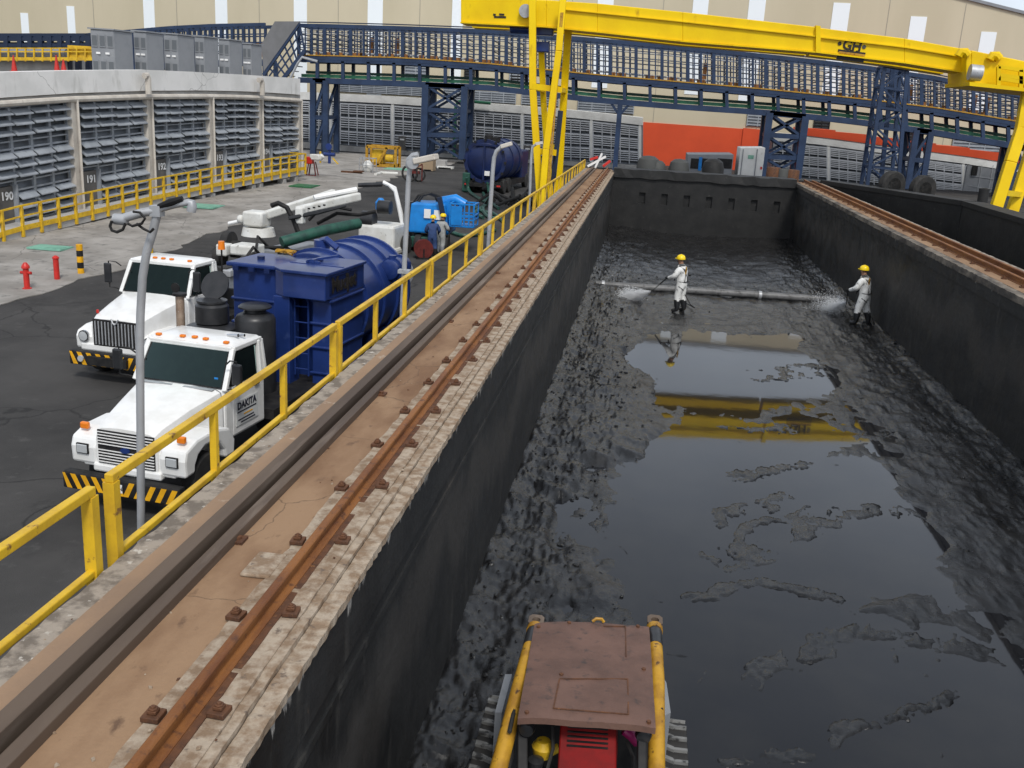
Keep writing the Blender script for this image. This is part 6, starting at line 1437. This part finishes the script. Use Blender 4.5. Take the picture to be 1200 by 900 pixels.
def washer(label, lab_lance, lab_spray, loc, rz, J, tip_world, spray_dir, spray_len):
    t = person(label, loc, rz, J, M['suit'], M['black_satin'], M['black'], extra=harness)
    Mx = Matrix.Translation(Vector(loc)) @ Matrix.Rotation(rz, 4, 'Z'); hl = Mx @ Vector(J['handL']); hr = Mx @ Vector(J['handR'])
    d = (hl - hr).normalized(); tip = Vector(tip_world)
    q = MB(); q.tube([hr - (hl - hr) * .5, hr, hl, hl.lerp(tip, .45)], [.025, .026, .026, .022], 8); q.tube([hl.lerp(tip, .4), tip], [.013, .011], 8); q.cyl(tip, tip + (tip - hl).normalized() * .05, .02, .016, 8); q.box(hr.lerp(hl, .2) + Vector((0, 0, -.06)), (.04, .04, .12))
    l_ = thing('pressure_lance', lab_lance, 'lance', hr, group='pressure washing lances'); q.build('barrel', M['black_satin'], l_, hr)
    q = MB(); hp = [hr - (hl - hr) * .5, hr + Vector((.15, -.05, -.3)), Vector((loc[0] + .32, loc[1] - .15, .35)), Vector((loc[0] + .5, loc[1] + .4, .15)), Vector((loc[0] + .2, loc[1] + 1.3, .14))]
    q.tube(hp, .016, 6); q.build('hose', M['rubber'], l_, hr)
    sd = Vector(spray_dir).normalized(); q = MB(); x = sd.orthogonal().normalized(); y = sd.cross(x); r_ = random.Random(len(lab_spray))
    for k in range(17000):
        f = r_.random() ** .62; a = r_.uniform(0, 6.283); sp = min(abs(r_.gauss(0, .34)), .8); off_ = (x * math.cos(a) + y * math.sin(a)) * sp
        dd = (sd * 1.0 + off_ * .42).normalized(); c = tip + dd * spray_len * f * 1.05
        ln = r_.uniform(.02, .07); w_ = r_.uniform(.003, .006) * (1 + .6 * f)
        u_ = dd.orthogonal().normalized() * w_; v_ = dd.cross(u_)
        q.add([c - dd * ln * .5, c + u_, c - u_ * .5 + v_ * .87, c - u_ * .5 - v_ * .87, c + dd * ln * .5], [(0, 2, 1), (0, 3, 2), (0, 1, 3), (4, 1, 2), (4, 2, 3), (4, 3, 1)], 0, True)
    for k in range(260):     # splash where it lands
        c = tip + sd * spray_len + Vector((r_.gauss(0, .22), r_.gauss(0, .18), abs(r_.gauss(0, .07)))); w_ = r_.uniform(.004, .008); ln = r_.uniform(.01, .03)
        q.add([c - Vector((0, 0, ln)), c + Vector((w_, 0, 0)), c + Vector((-w_, w_, 0)), c + Vector((-w_, -w_, 0)), c + Vector((0, 0, ln))], [(0, 2, 1), (0, 3, 2), (0, 1, 3), (4, 1, 2), (4, 2, 3), (4, 3, 1)], 0, True)
    o = q.build('water_spray', M['droplets'], None, tip, loc=tip); tag(o, lab_spray, 'water spray', kind='stuff')
fl = lambda x, y: max(hz(x, y), .05) - .03
w1 = (1.42, 31.4); w1p = (w1[0], w1[1], fl(*w1))
J1 = pose(lean=.06, stance=.15, handL=(-.20, .46, 1.06), handR=(.10, .26, 1.10), stepL=.05, stepR=-.06)
tip1 = Yy(764, 341, 31.6); end1 = Tz(733, 350, .12)
washer('person in white overalls and yellow helmet hosing the sludge near the middle of the tank', 'black lance held by the person standing near the middle of the tank', 'white jet fanning out left of the middle worker over the pipe', w1p, R(62), J1, tip1, end1 - tip1, (end1 - tip1).length)
w2 = (6.98, 31.0); w2p = (w2[0], w2[1], fl(*w2))
J2 = pose(lean=.10, stance=.2, handL=(-.20, .50, 1.02), handR=(.08, .28, 1.04), stepL=.12, stepR=-.10)
tip2 = Yy(992, 354, 31.2); end2 = Tz(969, 364, .12)
washer('person in white overalls and yellow helmet hosing beside the right-hand tank wall', 'black lance held by the person beside the right-hand tank wall', 'white jet hitting the end of the pipe left of the right-hand worker', w2p, R(52), J2, tip2, end2 - tip2, (end2 - tip2).length)
ca = G(506, 301); cb_ = G(516, 298)
person('person in navy overalls and yellow helmet with back turned beside the dark red reel', ca, R(10), pose(.08, .14, (-.22, .3, 1.0), (.24, .3, 1.02)), M['navy_cloth'], M['black'], M['black'])
person('person in pale grey top and yellow helmet standing before the blue lift', cb_, R(-25), pose(.05, .13, (-.25, .1, .95), (.2, .3, 1.05)), M['grey_cloth'], M['grey_cab'], M['black'])
# dark red hose reel beside them
c = G(496, 303); hr_ = thing('hose_reel', 'dark red hose reel standing on the asphalt beside the two workers', 'hose reel', c, R(20))
q = MB(); q.lathe([(.2, -.12), (.42, -.12), (.42, -.08), (.22, -.08), (.22, .08), (.42, .08), (.42, .12), (.2, .12)], (0, 0, .43), 22, axis='y'); q.build('drum', M['dark_red'], hr_)
q = MB(); q.lathe([(.3, -.07), (.36, -.05), (.36, .05), (.3, .07)], (0, 0, .43), 20, axis='y'); q.build('hose', M['green_dark'], hr_)
q = MB(); q.b2((-.35, -.2, 0), (.35, -.16, .06)); q.b2((-.35, .16, 0), (.35, .2, .06)); q.bar((0, -.18, .05), (0, -.18, .45), .05, .05); q.bar((0, .18, .05), (0, .18, .45), .05, .05); q.build('stand', M['black'], hr_)

# ================================================================== PIPE LYING ACROSS THE TANK
pa, pb = Vector((XL + .25, 34.4, .22)), Vector((7.25, 35.1, .20))
pi = thing('long_pipe', 'long grey pipe lying across the tank floor behind the two hosing workers', 'pipe', pa)
q = MB(); q.tube([pa.lerp(pb, i / 8) for i in range(9)], .125, 14); q.build('tube', M['pipe_dirty'], pi, pa)
for f in (.03, .35, .66, .97):
    q = MB(); c = pa.lerp(pb, f); d = (pb - pa).normalized(); q.tube([c - d * .05, c + d * .05], .15, 14); q.build('collar', M['galv'], pi, pa)

# ================================================================== TRACK LOADER in the foreground
ld_ = thing('track_loader', 'compact track loader with a faded maroon roof and yellow lift arms in the sludge', 'loader', (-.1, 7.0, .05)); lo2 = Vector((-.1, 7.0, .05))
ZR = 2.05
RC = [Tz(607, 838, ZR), Tz(769, 849, ZR), Tz(761, 731, ZR), Tz(627, 726, ZR)]   # back-left, back-right, front-right, front-left
q = MB(); n = 10; top = []; r_ = random.Random(6)
def rp_(s, t_, dz=0): p = RC[0].lerp(RC[1], s).lerp(RC[3].lerp(RC[2], s), t_); return p + Vector((0, 0, dz - .018 * ((2 * s - 1) ** 6) - .012 * ((2 * t_ - 1) ** 6) + .008 * math.sin(9 * s + 4 * t_) * math.sin(7 * t_)))
vs = []; fs = []
for i in range(n + 1):
    for j in range(n + 1): vs.append(rp_(i / n, j / n, r_.uniform(-.004, .004)))
for i in range(n):
    for j in range(n): a = i * (n + 1) + j; fs.append((a, a + n + 1, a + n + 2, a + 1))
q.add(vs, fs, 0, True); k = len(vs); q.add([v - Vector((0, 0, .05)) for v in vs], [f[::-1] for f in fs], 0, True)
bd = [i * (n + 1) for i in range(n + 1)] + [n * (n + 1) + j for j in range(1, n + 1)] + [i * (n + 1) + n for i in range(n - 1, -1, -1)] + [j for j in range(n - 1, 0, -1)]
for a, c in zip(bd, bd[1:] + bd[:1]): q.f.append((a, k + a, k + c, c)); q.m.append(0); q.s.append(False)
rf = q.build('roof', M['roof_maroon'], ld_, lo2)
def seam(s0, t0, s1, t1, w=.010): q = MB(); q.bar(rp_(s0, t0, .004), rp_(s1, t1, .004), w, .006); return q
for sg in ((.25, .08, .27, .36), (.27, .36, .80, .39), (.80, .39, .80, .07), (.80, .07, .25, .08), (.79, .62, .79, .97), (.60, .955, .79, .97)):
    seam(*sg).build('roof_seam', M['rust_dark'], rf, lo2)
q = MB(); q.tube([rp_(.50, .985, .02), rp_(.53, .99, .045), rp_(.58, .99, .045), rp_(.60, .985, .02)], .014, 6); q.build('lifting_eye', M['rusty_yellow'], rf, lo2)
for s_, t_ in ((.06, .04), (.95, .03), (.93, .5), (.04, .93), (.28, .40), (.3, .98), (.9, .98)):
    q = MB(); q.cyl(rp_(s_, t_, -.01), rp_(s_, t_, .014), .016, n=8); q.build('roof_bolt', M['rust_dark'], rf, lo2)
for sgn, (fu, fv), (mu_, mv), (bu, bv) in ((-1, (627, 737), (610, 800), (584, 902)), (1, (767, 737), (770, 800), (769, 905))):
    F_, Mi, B_ = Tz(fu, fv, 1.95), Tz(mu_, mv, 1.93), Tz(bu, bv, 1.62)
    ext = B_ + (B_ - Mi) * .7
    q = MB(); q.tube([F_, F_.lerp(Mi, .5), Mi, Mi.lerp(B_, .5), B_, ext], [.058, .06, .06, .062, .065, .065], 12); ar = q.build('lift_arm', M['rusty_yellow'], ld_, lo2)
    q = MB(); q.tube([F_.lerp(Mi, .06), F_.lerp(Mi, .36)], .0625, 12); q.build('arm_sleeve', M['black_satin'], ar, lo2)
    q = MB(); q.tube([F_.lerp(Mi, -.02), F_.lerp(Mi, .06)], .07, 12); q.build('arm_collar', M['rusty_yellow'], ar, lo2)
    pp = F_ + Vector((.012 * sgn * 0, .07, .03)); q = MB()
    N_ = 12; ro_, ri_ = .085, .04; ring = []
    for kk in range(N_):
        a = 6.283 * kk / N_; ring.append((math.cos(a), math.sin(a)))
    vv = []; ff = []
    for zz_ in (-.02, .02):
        for rr2 in (ri_, ro_):
            for cx, cy in ring:
                if rr2 == ro_: m_ = max(abs(cx), abs(cy)); cx, cy = cx / m_ * .85, cy / m_
                vv.append(pp + Vector((cx * rr2 * .9, cy * rr2, zz_)))
    for kk in range(N_):
        k2 = (kk + 1) % N_; ff += [(2 * N_ + kk, 3 * N_ + kk, 3 * N_ + k2, 2 * N_ + k2), (kk, k2, N_ + k2, N_ + kk), (kk, 2 * N_ + kk, 2 * N_ + k2, k2), (N_ + kk, N_ + k2, 3 * N_ + k2, 3 * N_ + kk)]
    q.add(vv, ff); q.build('pivot_plate', M['channel_steel'], ld_, lo2)
    # track
    xc = -.90 if sgn < 0 else .67
    q = MB(); ya, yb_t, rr_t = 6.05, 8.05, .33; loop = []
    for kk in range(11): a = math.pi / 2 + math.pi * kk / 10; loop.append((ya + rr_t * math.cos(a), .38 + rr_t * math.sin(a)))
    for kk in range(11): a = -math.pi / 2 + math.pi * kk / 10; loop.append((yb_t + rr_t * math.cos(a), .38 + rr_t * math.sin(a)))
    q.prism([(xc - .16, y, z) for y, z in loop], (.32, 0, 0)); tr = q.build('track', M['rubber'], ld_, lo2, bevel=.03)
    per = []; L_tot = 0
    for a, c in zip(loop, loop[1:] + loop[:1]): per.append((a, c, math.dist(a, c))); L_tot += per[-1][2]
    nl = 36; lg = []
    for kk in range(nl):
        s_ = L_tot * kk / nl
        for a, c, l_ in per:
            if s_ <= l_: break
            s_ -= l_
        if l_ < 1e-6: continue
        f = s_ / l_; y = a[0] + (c[0] - a[0]) * f; z = a[1] + (c[1] - a[1]) * f; ty, tz = (c[0] - a[0]) / l_, (c[1] - a[1]) / l_; nn = Vector((0, tz, -ty))
        if nn.dot(Vector((0, y - (ya + yb_t) / 2, z - .38))) < 0: nn = -nn
        T_ = Vector((0, ty, tz)); q = MB()
        for x0, x1, sh0, sh1, tw_ in ((-.15, -.05, -.03, -.012, .030), (-.05, .03, -.012, .026, .024), (.03, .15, .026, .022, .016)):
            cc = Vector((xc, y, z))
            P0 = [cc + Vector((x, 0, 0)) + T_ * (sh + d) for x, sh, d in ((x0, sh0, -tw_), (x1, sh1, -tw_), (x1, sh1, tw_), (x0, sh0, tw_))]
            q.hexa(P0, [p + nn * .03 for p in P0], 0)
        q.build('lug', M['lug_grey'], tr, lo2)
    q = MB(); P0 = [Tz(u, v, 1.2) for u, v in (((592, 790), (600, 790), (588, 835), (580, 835)) if sgn < 0 else ((775, 790), (781, 800), (786, 835), (776, 840)))]; q.hexa(P0, [p + Vector((0, 0, -.5)) for p in P0]); q.build('side_guard', M['grey_cab'], ld_, lo2)
q = MB(); q.b2((-.72, 6.1, .35), (.52, 8.0, .95)); q.b2((-.55, 6.9, .95), (.35, 7.5, 1.95)); q.build('body', M['black'], ld_, lo2, bevel=.03)
yk = 6.28
q = MB(); P0 = [Yy(653, 905, yk - .25), Yy(722, 910, yk - .25), Yy(722, 845, yk), Yy(657, 840, yk)]; q.hexa(P0, [p + Vector((0, .35, 0)) for p in P0]); en = q.build('engine_cover', M['loader_red'], ld_, lo2, bevel=.012)
for i in range(5):
    f = .5 + .085 * i; A, B_ = P0[0].lerp(P0[3], f), P0[1].lerp(P0[2], f); q = MB(); q.bar(A.lerp(B_, .14) + Vector((0, -.006, 0)), A.lerp(B_, .86) + Vector((0, -.006, 0)), .012, .010); q.build('grille_slot', M['black'], en, lo2)
for u, w_ in ((612, .075), (752, .065)):
    A, B_ = Yy(u, 915, yk - .3), Yy(u, 848, yk); q = MB(); q.bar(A, B_, w_, w_); q.build('rear_post', M['black'], ld_, lo2, bevel=.01)
for u, v in ((617, 855), (754, 863)):
    q = MB(); c = Yy(u, v, yk - .10); q.lathe([(.01, -.03), (.05, -.02), (.062, .02), (.055, .07)], c, 16, axis='y'); q.build('work_lamp', M['black_satin'], ld_, lo2)
q = MB(); c = Yy(636, 878, yk + .1); q.lathe([(.02, -.08), (.07, -.05), (.085, .03), (.05, .08)], c, 14); q.cyl(c + Vector((.05, 0, -.02)), c + Vector((.12, .02, .02)), .035, n=10); q.build('fuel_filler', M['yellow'], ld_, lo2)
q = MB(); c = Yy(628, 893, yk - .05); q.lathe([(.05, -.06), (.06, .02), (.02, .04)], c, 14); q.build('oil_filter', M['black_satin'], ld_, lo2)
q = MB(); c = Yy(740, 861, yk + .05); q.tube([c + Vector((-.06, 0, .03)), c, c + Vector((.05, 0, -.06))], [.035, .045, .04], 10); q.build('hydraulic_valve', M['magenta'], ld_, lo2)
q = MB()
for u0, v0, u1, v1 in ((648, 850, 640, 905), (735, 870, 742, 905), (600, 860, 596, 900)):
    q = MB(); q.tube([Yy(u0, v0, yk + .05), Yy((u0 + u1) / 2 + 4, (v0 + v1) / 2, yk - .02), Yy(u1, v1, yk - .1)], .014, 6)
    q.build('hose', M['rubber'], ld_, lo2)
for sg_, us_ in ((-1, ((622, 742), (614, 770), (605, 800), (603, 830), (597, 858))), (1, ((770, 750), (774, 772), (777, 800), (775, 832)))):
    q = MB(); q.tube([Tz(u, v, 1.82 + .04 * (i % 2)) for i, (u, v) in enumerate(us_)], .016, 6); q.build('hose', M['rubber'], ld_, lo2)
q = MB(); q.b2((-.75, 8.0, .25), (.55, 8.35, .7)); q.build('coupler', M['black'], ld_, lo2)

# ================================================================== SMALL THINGS IN THE YARD
c = G(95, 321); bo_ = thing('bollard', 'yellow and black striped bollard at the edge of the light apron', 'bollard', c)
for i in range(5):
    q = MB(); q.cyl((0, 0, i * .225), (0, 0, (i + 1) * .225), .12, n=14); q.build('stripe', M['haz_yellow'] if i % 2 == 0 else M['black'], bo_)
def hydrant(u, v, lab, h_=.86):
    c = G(u, v); t = thing('hydrant', lab, 'hydrant', c, group='red hydrants by the asphalt edge')
    q = MB(); q.lathe([(.16, 0), (.16, .05), (.10, .07), (.10, h_ - .22), (.14, h_ - .2), (.14, h_ - .14), (.11, h_ - .08), (.05, h_)], n=14); q.build('barrel', M['red'], t)
    q = MB(); q.cyl((-.2, 0, h_ * .62), (.2, 0, h_ * .62), .055, n=10); q.build('outlet', M['red'], t)
hydrant(32, 339, 'stout red hydrant nearest the left edge of the picture', .95)
c = G(67, 328); t = thing('marker_post', 'slim plain red post between the hydrant and the striped bollard', 'post', c)
q = MB(); q.lathe([(.10, 0), (.10, .78), (.12, .79), (.12, .84), (.05, .9)], n=14); q.build('post', M['red'], t)
c = G(177, 298); t = thing('marker_post', 'short rusty post with a yellow foot behind the tall lamp post', 'post', c)
q = MB(); q.cyl((0, 0, .25), (0, 0, .8), .09, n=10); q.build('post', M['rust_dark'], t); q = MB(); q.cyl((0, 0, 0), (0, 0, .25), .1, n=10); q.build('foot', M['yellow'], t)
def cover(u, v, sx, sy, m, lab):
    c = G(u, v); q = MB(); q.b2((-sx / 2, -sy / 2, 0), (sx / 2, sy / 2, .07)); q.b2((-sx / 2 + .1, -sy / 2 + .1, .07), (sx / 2 - .1, sy / 2 - .1, .085)); o = q.build('pit_cover', M[m], None, loc=c + Vector((0, 0, .03))); tag(o, lab, 'pit cover', 'green pit covers on the apron')
cover(59, 292, 1.5, 1.0, 'pale_green', 'pale green pit cover left of the striped bollard'); cover(239, 243, 1.7, 1.6, 'pale_green', 'pale green pit cover beyond the second white truck'); cover(357, 219, 1.5, 1.8, 'grid_green', 'dark green grating pit cover near the end of the louvred building'); cover(467, 199, 2.2, 1.5, 'pale_green', 'faded green cover beside the yellow crate'); 
# wash-down machine at the end of the platform
c = G(366, 206); t = thing('washing_machine', 'small red and white machine on legs at the end of the platform', 'machine', c)
q = MB(); q.box((-.2, 0, 1.1), (.5, .6, .5)); q.build('motor', M['red'], t, bevel=.05)
q = MB(); q.box((.25, 0, 1.35), (.7, .6, .4)); q.cyl((.5, 0, 1.2), (.8, 0, 1.5), .2, n=12); q.build('casing', M['dirty_white'], t, bevel=.06)
q = MB()
for x, y in ((-.3, -.3), (.3, -.3), (-.3, .3), (.3, .3)): q.bar((x * 1.2, y, 0), (x * .6, y * .6, 1.0), .07, .07)
q.bar((-.36, -.3, .05), (.36, -.3, .05), .07, .07); q.build('legs', M['dark_red'], t)
c = G(386, 192); t = thing('valve_stand', 'blue and yellow valve stand at the foot of the first blue tower', 'valve', c)
q = MB(); q.cyl((0, 0, 0), (0, 0, 1.4), .13, n=10); q.cyl((-.5, 0, .8), (.5, 0, .8), .16, n=10); q.lathe([(.28, -.04), (.28, .04)], (0, -.2, 1.45), 14, axis='y'); q.build('valve_body', M['tank_blue'], t)
q = MB(); q.bar((-.8, 0, 0), (-.8, 0, 1.0), .12, .12); q.bar((.8, 0, 0), (.3, 0, .5), .1, .1); q.build('brace', M['yellow'], t)
c = G(431, 202); t = thing('wire_cage', 'small wire cage holding a white sack on the apron', 'cage', c)
q = MB()
for z in (0.02, .55, 1.1):
    for a, b_ in (((-.55, -.5), (.55, -.5)), ((.55, -.5), (.55, .5)), ((.55, .5), (-.55, .5)), ((-.55, .5), (-.55, -.5))): q.bar((*a, z), (*b_, z), .05, .05)
for x in (-.55, 0, .55):
    for y in (-.5, .5): q.bar((x, y, 0), (x, y, 1.1), .05, .05)
q.build('frame', M['galv'], t)
c2 = c + Vector((0, 0, .04)); q = MB(); q.lathe([(.3, 0), (.42, .2), (.38, .6), (.2, .85), (.05, .9)], n=12); o = q.build('sack', M['dirty_white'], None, loc=c2); tag(o, 'dirty white sack inside the small wire cage', 'sack')
c = G(412, 203); q = MB(); q.b2((-.8, -.2, 0), (.8, .2, .12)); q.b2((.2, -.3, .1), (.9, .3, .2)); o = q.build('steel_frame', M['rust_dark'], None, loc=c + Vector((0, 0, .03))); tag(o, 'rusty orange flat steel frame lying beside the wire cage', 'frame')
c = G(449, 196); t = thing('yellow_skid', 'yellow open equipment skid in front of the braced blue tower', 'skid', c)
q = MB()
for x in (-1.25, 1.25):
    for y in (-.7, .7): q.bar((x, y, 0), (x, y, 1.75), .2, .2)
for y in (-.7, .7): q.bar((-1.25, y, .2), (1.25, y, .2), .2, .25); q.bar((-1.25, y, 1.7), (1.25, y, 1.7), .2, .25)
q.bar((-.3, -.7, .2), (.5, -.7, 1.7), .2, .2); q.build('frame', M['rusty_yellow'], t)
q = MB(); q.box((-.4, 0, .9), (1.0, 1.0, 1.1)); q.cyl((.3, -.3, .8), (1.0, -.3, .8), .35, n=12); q.build('pump', M['yellow'], t, bevel=.05)
q = MB(); q.tube([G(440, 206) + Vector((0, 0, .1)), G(447, 204) + Vector((0, 0, .1)), G(455, 204.5) + Vector((0, 0, .1)), G(466, 205) + Vector((0, 0, .1))], .12, 8); o = q.build('plastic_pipe', M['dirty_white'], None); tag(o, 'length of pale plastic pipe lying on the apron near the yellow skid', 'pipe')
for u, v, s_, m_, lab in ((500, 200, (1.3, 1.2, 1.0), 'brown_box', 'tan crate under the second lamp post head'), (513, 197, (1.5, 1.0, .7), 'concrete', 'low grey block beside the tan crate'), (522, 198, (1.4, .8, .2), 'dirty_white', 'flat pale board lying right of the grey block')):
    c = G(u, v); q = MB(); q.b2((-s_[0] / 2, -s_[1] / 2, .1), (s_[0] / 2, s_[1] / 2, s_[2])); q.b2((-s_[0] / 2, -s_[1] / 2, 0), (-s_[0] / 2 + .15, s_[1] / 2, .1)); q.b2((s_[0] / 2 - .15, -s_[1] / 2, 0), (s_[0] / 2, s_[1] / 2, .1)); o = q.build('crate' if m_ == 'brown_box' else 'block', M[m_], None, loc=c + Vector((0, 0, .03)), bevel=.02); tag(o, lab, 'crate' if m_ == 'brown_box' else 'block')
c = G(480, 213); t = thing('hose_cart', 'dark wheeled hose cart behind the second lamp post', 'cart', c)
q = MB(); q.tube([(.0 + .55 * math.cos(a), 0, .62 + .55 * math.sin(a)) for a in np.linspace(0, 6.28, 20)], .08, 6); q.tube([(.6 + .45 * math.cos(a), .3, .52 + .45 * math.sin(a)) for a in np.linspace(0, 6.28, 20)], .07, 6); q.build('wheels', M['rubber'], t)
q = MB(); q.bar((-.2, 0, .6), (.9, 0, 1.3), .08, .08); q.bar((.9, 0, 1.3), (.9, 0, .1), .08, .08); q.box((.3, .1, .7), (.8, .3, .2)); q.build('frame', M['dark_red'], t)
# green hoses trailing from the navy truck
hs_ = [((547, 208), (549, 222), (556, 231), (566, 237), (575, 240), (584, 246)), ((566, 228), (570, 240), (562, 247), (556, 252), (566, 257)), ((571, 214), (573, 232), (566, 246), (572, 256), (585, 258)), ((556, 244), (566, 250), (578, 252), (590, 262)), ((524, 272), (540, 278), (560, 277), (580, 272))]
labs = ['green hose looping down from the left side of the navy truck', 'green hose under the rear bumper of the navy truck', 'green hose hanging at the right of the navy truck', 'slack green hose lying on the wet asphalt', 'dark green hose along the asphalt under the blue lift basket']
for pts_, lab in zip(hs_, labs):
    P_ = []
    for i, (u, v) in enumerate(pts_):
        g_ = G(u, max(v, 226)); P_.append(g_ + Vector((0, 0, .1)) if v >= 226 else Yy(u, v, g_.y - .6))
    # smooth
    Q = []
    for i in range(len(P_) - 1):
        p0, p1, p2, p3 = P_[max(i - 1, 0)], P_[i], P_[i + 1], P_[min(i + 2, len(P_) - 1)]
        for s_ in np.linspace(0, 1, 7)[:-1]:
            Q.append(.5 * ((2 * p1) + (p2 - p0) * s_ + (2 * p0 - 5 * p1 + 4 * p2 - p3) * s_ ** 2 + (3 * p1 - p0 - 3 * p2 + p3) * s_ ** 3))
    Q.append(P_[-1]); q = MB(); q.tube(Q, .10, 7); o = q.build('hose', M['green_dark'], None); tag(o, lab, 'hose', 'green hoses near the navy truck')
# dark heap of gear right of the navy truck
c = G(612, 240); q = MB(); rr = random.Random(8); b = q
for k in range(26): 
    x, y = rr.gauss(0, 1.1), rr.gauss(0, 1.2); 
    q.tube([(x, y, .1), (x + rr.uniform(-.6, .6), y + rr.uniform(-.6, .6), rr.uniform(.3, .9)), (x + rr.uniform(-1, 1), y + rr.uniform(-1, 1), .1)], .1, 6)
o = q.build('hose_heap', M['rubber'], None, loc=c); tag(o, 'dark tangled heap of hoses by the crane leg', 'hoses', kind='stuff')

# behind the far end wall: container, boxed window, rubber mounds, tyres
YE = 56.5
zb0 = gz(56)
def boxat(name, u0, v0, u1, v1, m, lab, cat, dep=2.2, y=YE):
    a, c = Yy(u0, v0, y), Yy(u1, v0, y); t = thing(name, lab, cat, ((a.x + c.x) / 2, y, zb0)); o_ = Vector(t.location)
    q = MB(); q.hexa([(a.x, y, zb0), (c.x, y, zb0), (c.x, y + dep, zb0), (a.x, y + dep, zb0)], [(a.x, y, a.z), (c.x, y, c.z), (c.x, y + dep, c.z), (a.x, y + dep, a.z)]); q.build('body', M[m], t, o_, bevel=.03); return t, o_
t, o_ = boxat('white_cabinet', 868, 173, 897, 205, 'white_wall', 'white metal cabinet with double doors beside the braced blue tower', 'cabinet')
q = MB(); 
for u in (871, 887.5): a = Yy(u, 176, YE - .02); q.box((a.x, YE - .02, a.z - .8), (.05, .04, 1.7))
q.build('door_gap', M['grey_cab'], t, o_)
q = MB(); a = Yy(880, 184, YE - .02); q.box(a, (.3, .03, .2)); q.build('notice', M['pale_green'], t, o_)
q = MB(); a = Yy(892, 197, YE - .02); q.box(a, (.1, .04, .14)); q.build('red_tag', M['red'], t, o_)
t, o_ = boxat('site_cabin', 806, 181, 860, 204, 'grey_cab', 'low grey cabin with wide black openings before the orange-red wall', 'cabin', 3)
for u0, u1 in ((810, 819), (822, 838), (841, 857)):
    a, c = Yy(u0, 185.5, YE - .03), Yy(u1, 198, YE - .03); q = MB(); q.b2((a.x, YE - .03, c.z), (c.x, YE + .02, a.z)); q.build('opening', M['black'], t, o_)
q = MB(); a, c = Yy(819.5, 184, YE - .06), Yy(821.5, 200, YE - .06); q.b2((a.x, YE - .06, c.z), (c.x, YE, a.z)); q.build('blue_post', M['sky_blue'], t, o_)
for i, (u, v, r_, lab) in enumerate(((760, 190, .62, 'tall worn rubber fender leaning by the orange-red wall, leftmost'), (770, 194, .5, 'low squat rubber fender right of the tallest one'), (796, 193, .55, 'rounded rubber fender just left of the grey cabin'), (836, 193, .58, 'rounded black fender standing in front of the grey cabin'))):
    p = Yy(u, v, 54.2); q = MB(); z1 = p.z + r_ * .5; q.lathe([(r_ * .95, 2.2), (r_, z1 - .5), (r_ * .85, z1 - .15), (r_ * .5, z1), (.05, z1 + .03)], n=16); o = q.build('rubber_fender', M['tank_black'] if i == 3 else M['bldg_dark'], None, loc=(p.x, p.y, 0)); tag(o, lab, 'fender', 'rubber fenders behind the end wall')
for u, v, lab in ((1045, 217, 'left of the two big tyres standing behind the oblique end wall'), (1081, 222, 'right of the two big tyres standing behind the oblique end wall')):
    p = Yy(u, v, 50.2); q = MB(); q.lathe([(.36, -.22), (.60, -.24), (.67, -.16), (.67, .16), (.60, .24), (.36, .22), (.36, -.22)], (0, 0, 0), 26, axis='y'); o = q.build('tyre', M['rubber'], None, loc=p); o.rotation_euler = (0, 0, R(25)); tag(o, lab, 'tyre', 'big tyres behind the oblique wall')
for i, (u, v, m_, lab) in enumerate(((906, 204, 'rust_dark', 'small brown drum under the braced blue tower'), (917, 206, 'bldg_dark', 'dark drum beneath the middle of the braced blue tower'), (928, 207, 'rust_dark', 'rusty drum at the right foot of the braced blue tower'))):
    p = Yy(u, v, 54.6); q = MB(); q.lathe([(.35, -.5), (.37, -.48), (.37, .3), (.33, .36), (.05, .38)], n=14); o = q.build('drum', M[m_], None, loc=p); tag(o, lab, 'drum', 'drums under the blue tower')
p = Yy(1152, 231, 46); q = MB(); q.lathe([(.22, -.4), (.22, .35), (.1, .4)], n=12); o = q.build('mooring_post', M['tank_black'], None, loc=p); tag(o, 'short black post on the corner of the second tank', 'post')
# red and white rubbish where the wall meets the far end
p = Vector((-2.5, 52.2, 3.2)); t = thing('barrier', 'toppled red and white barrier at the far end of the railed wall', 'barrier', p)
q = MB(); q.bar((-.6, 0, .05), (.3, .2, .6), .12, .1); q.bar((-.2, .1, .0), (.1, .1, .75), .1, .1); q.build('white_bars', M['white_paint'], t)
q = MB(); q.bar((-.5, .1, .4), (-.1, .15, .55), .12, .12); q.bar((.2, 0, .1), (.55, .1, .4), .12, .12); q.build('red_bars', M['red'], t)
q = MB(); q.tube([Vector((6.9, 15.8, .15)), Vector((7.2, 16.1, .75)), Vector((7.35, 16.2, .95))], .02, 6); o = q.build('stick', M['black'], None); tag(o, 'black stick leaning on the right-hand tank wall', 'stick')
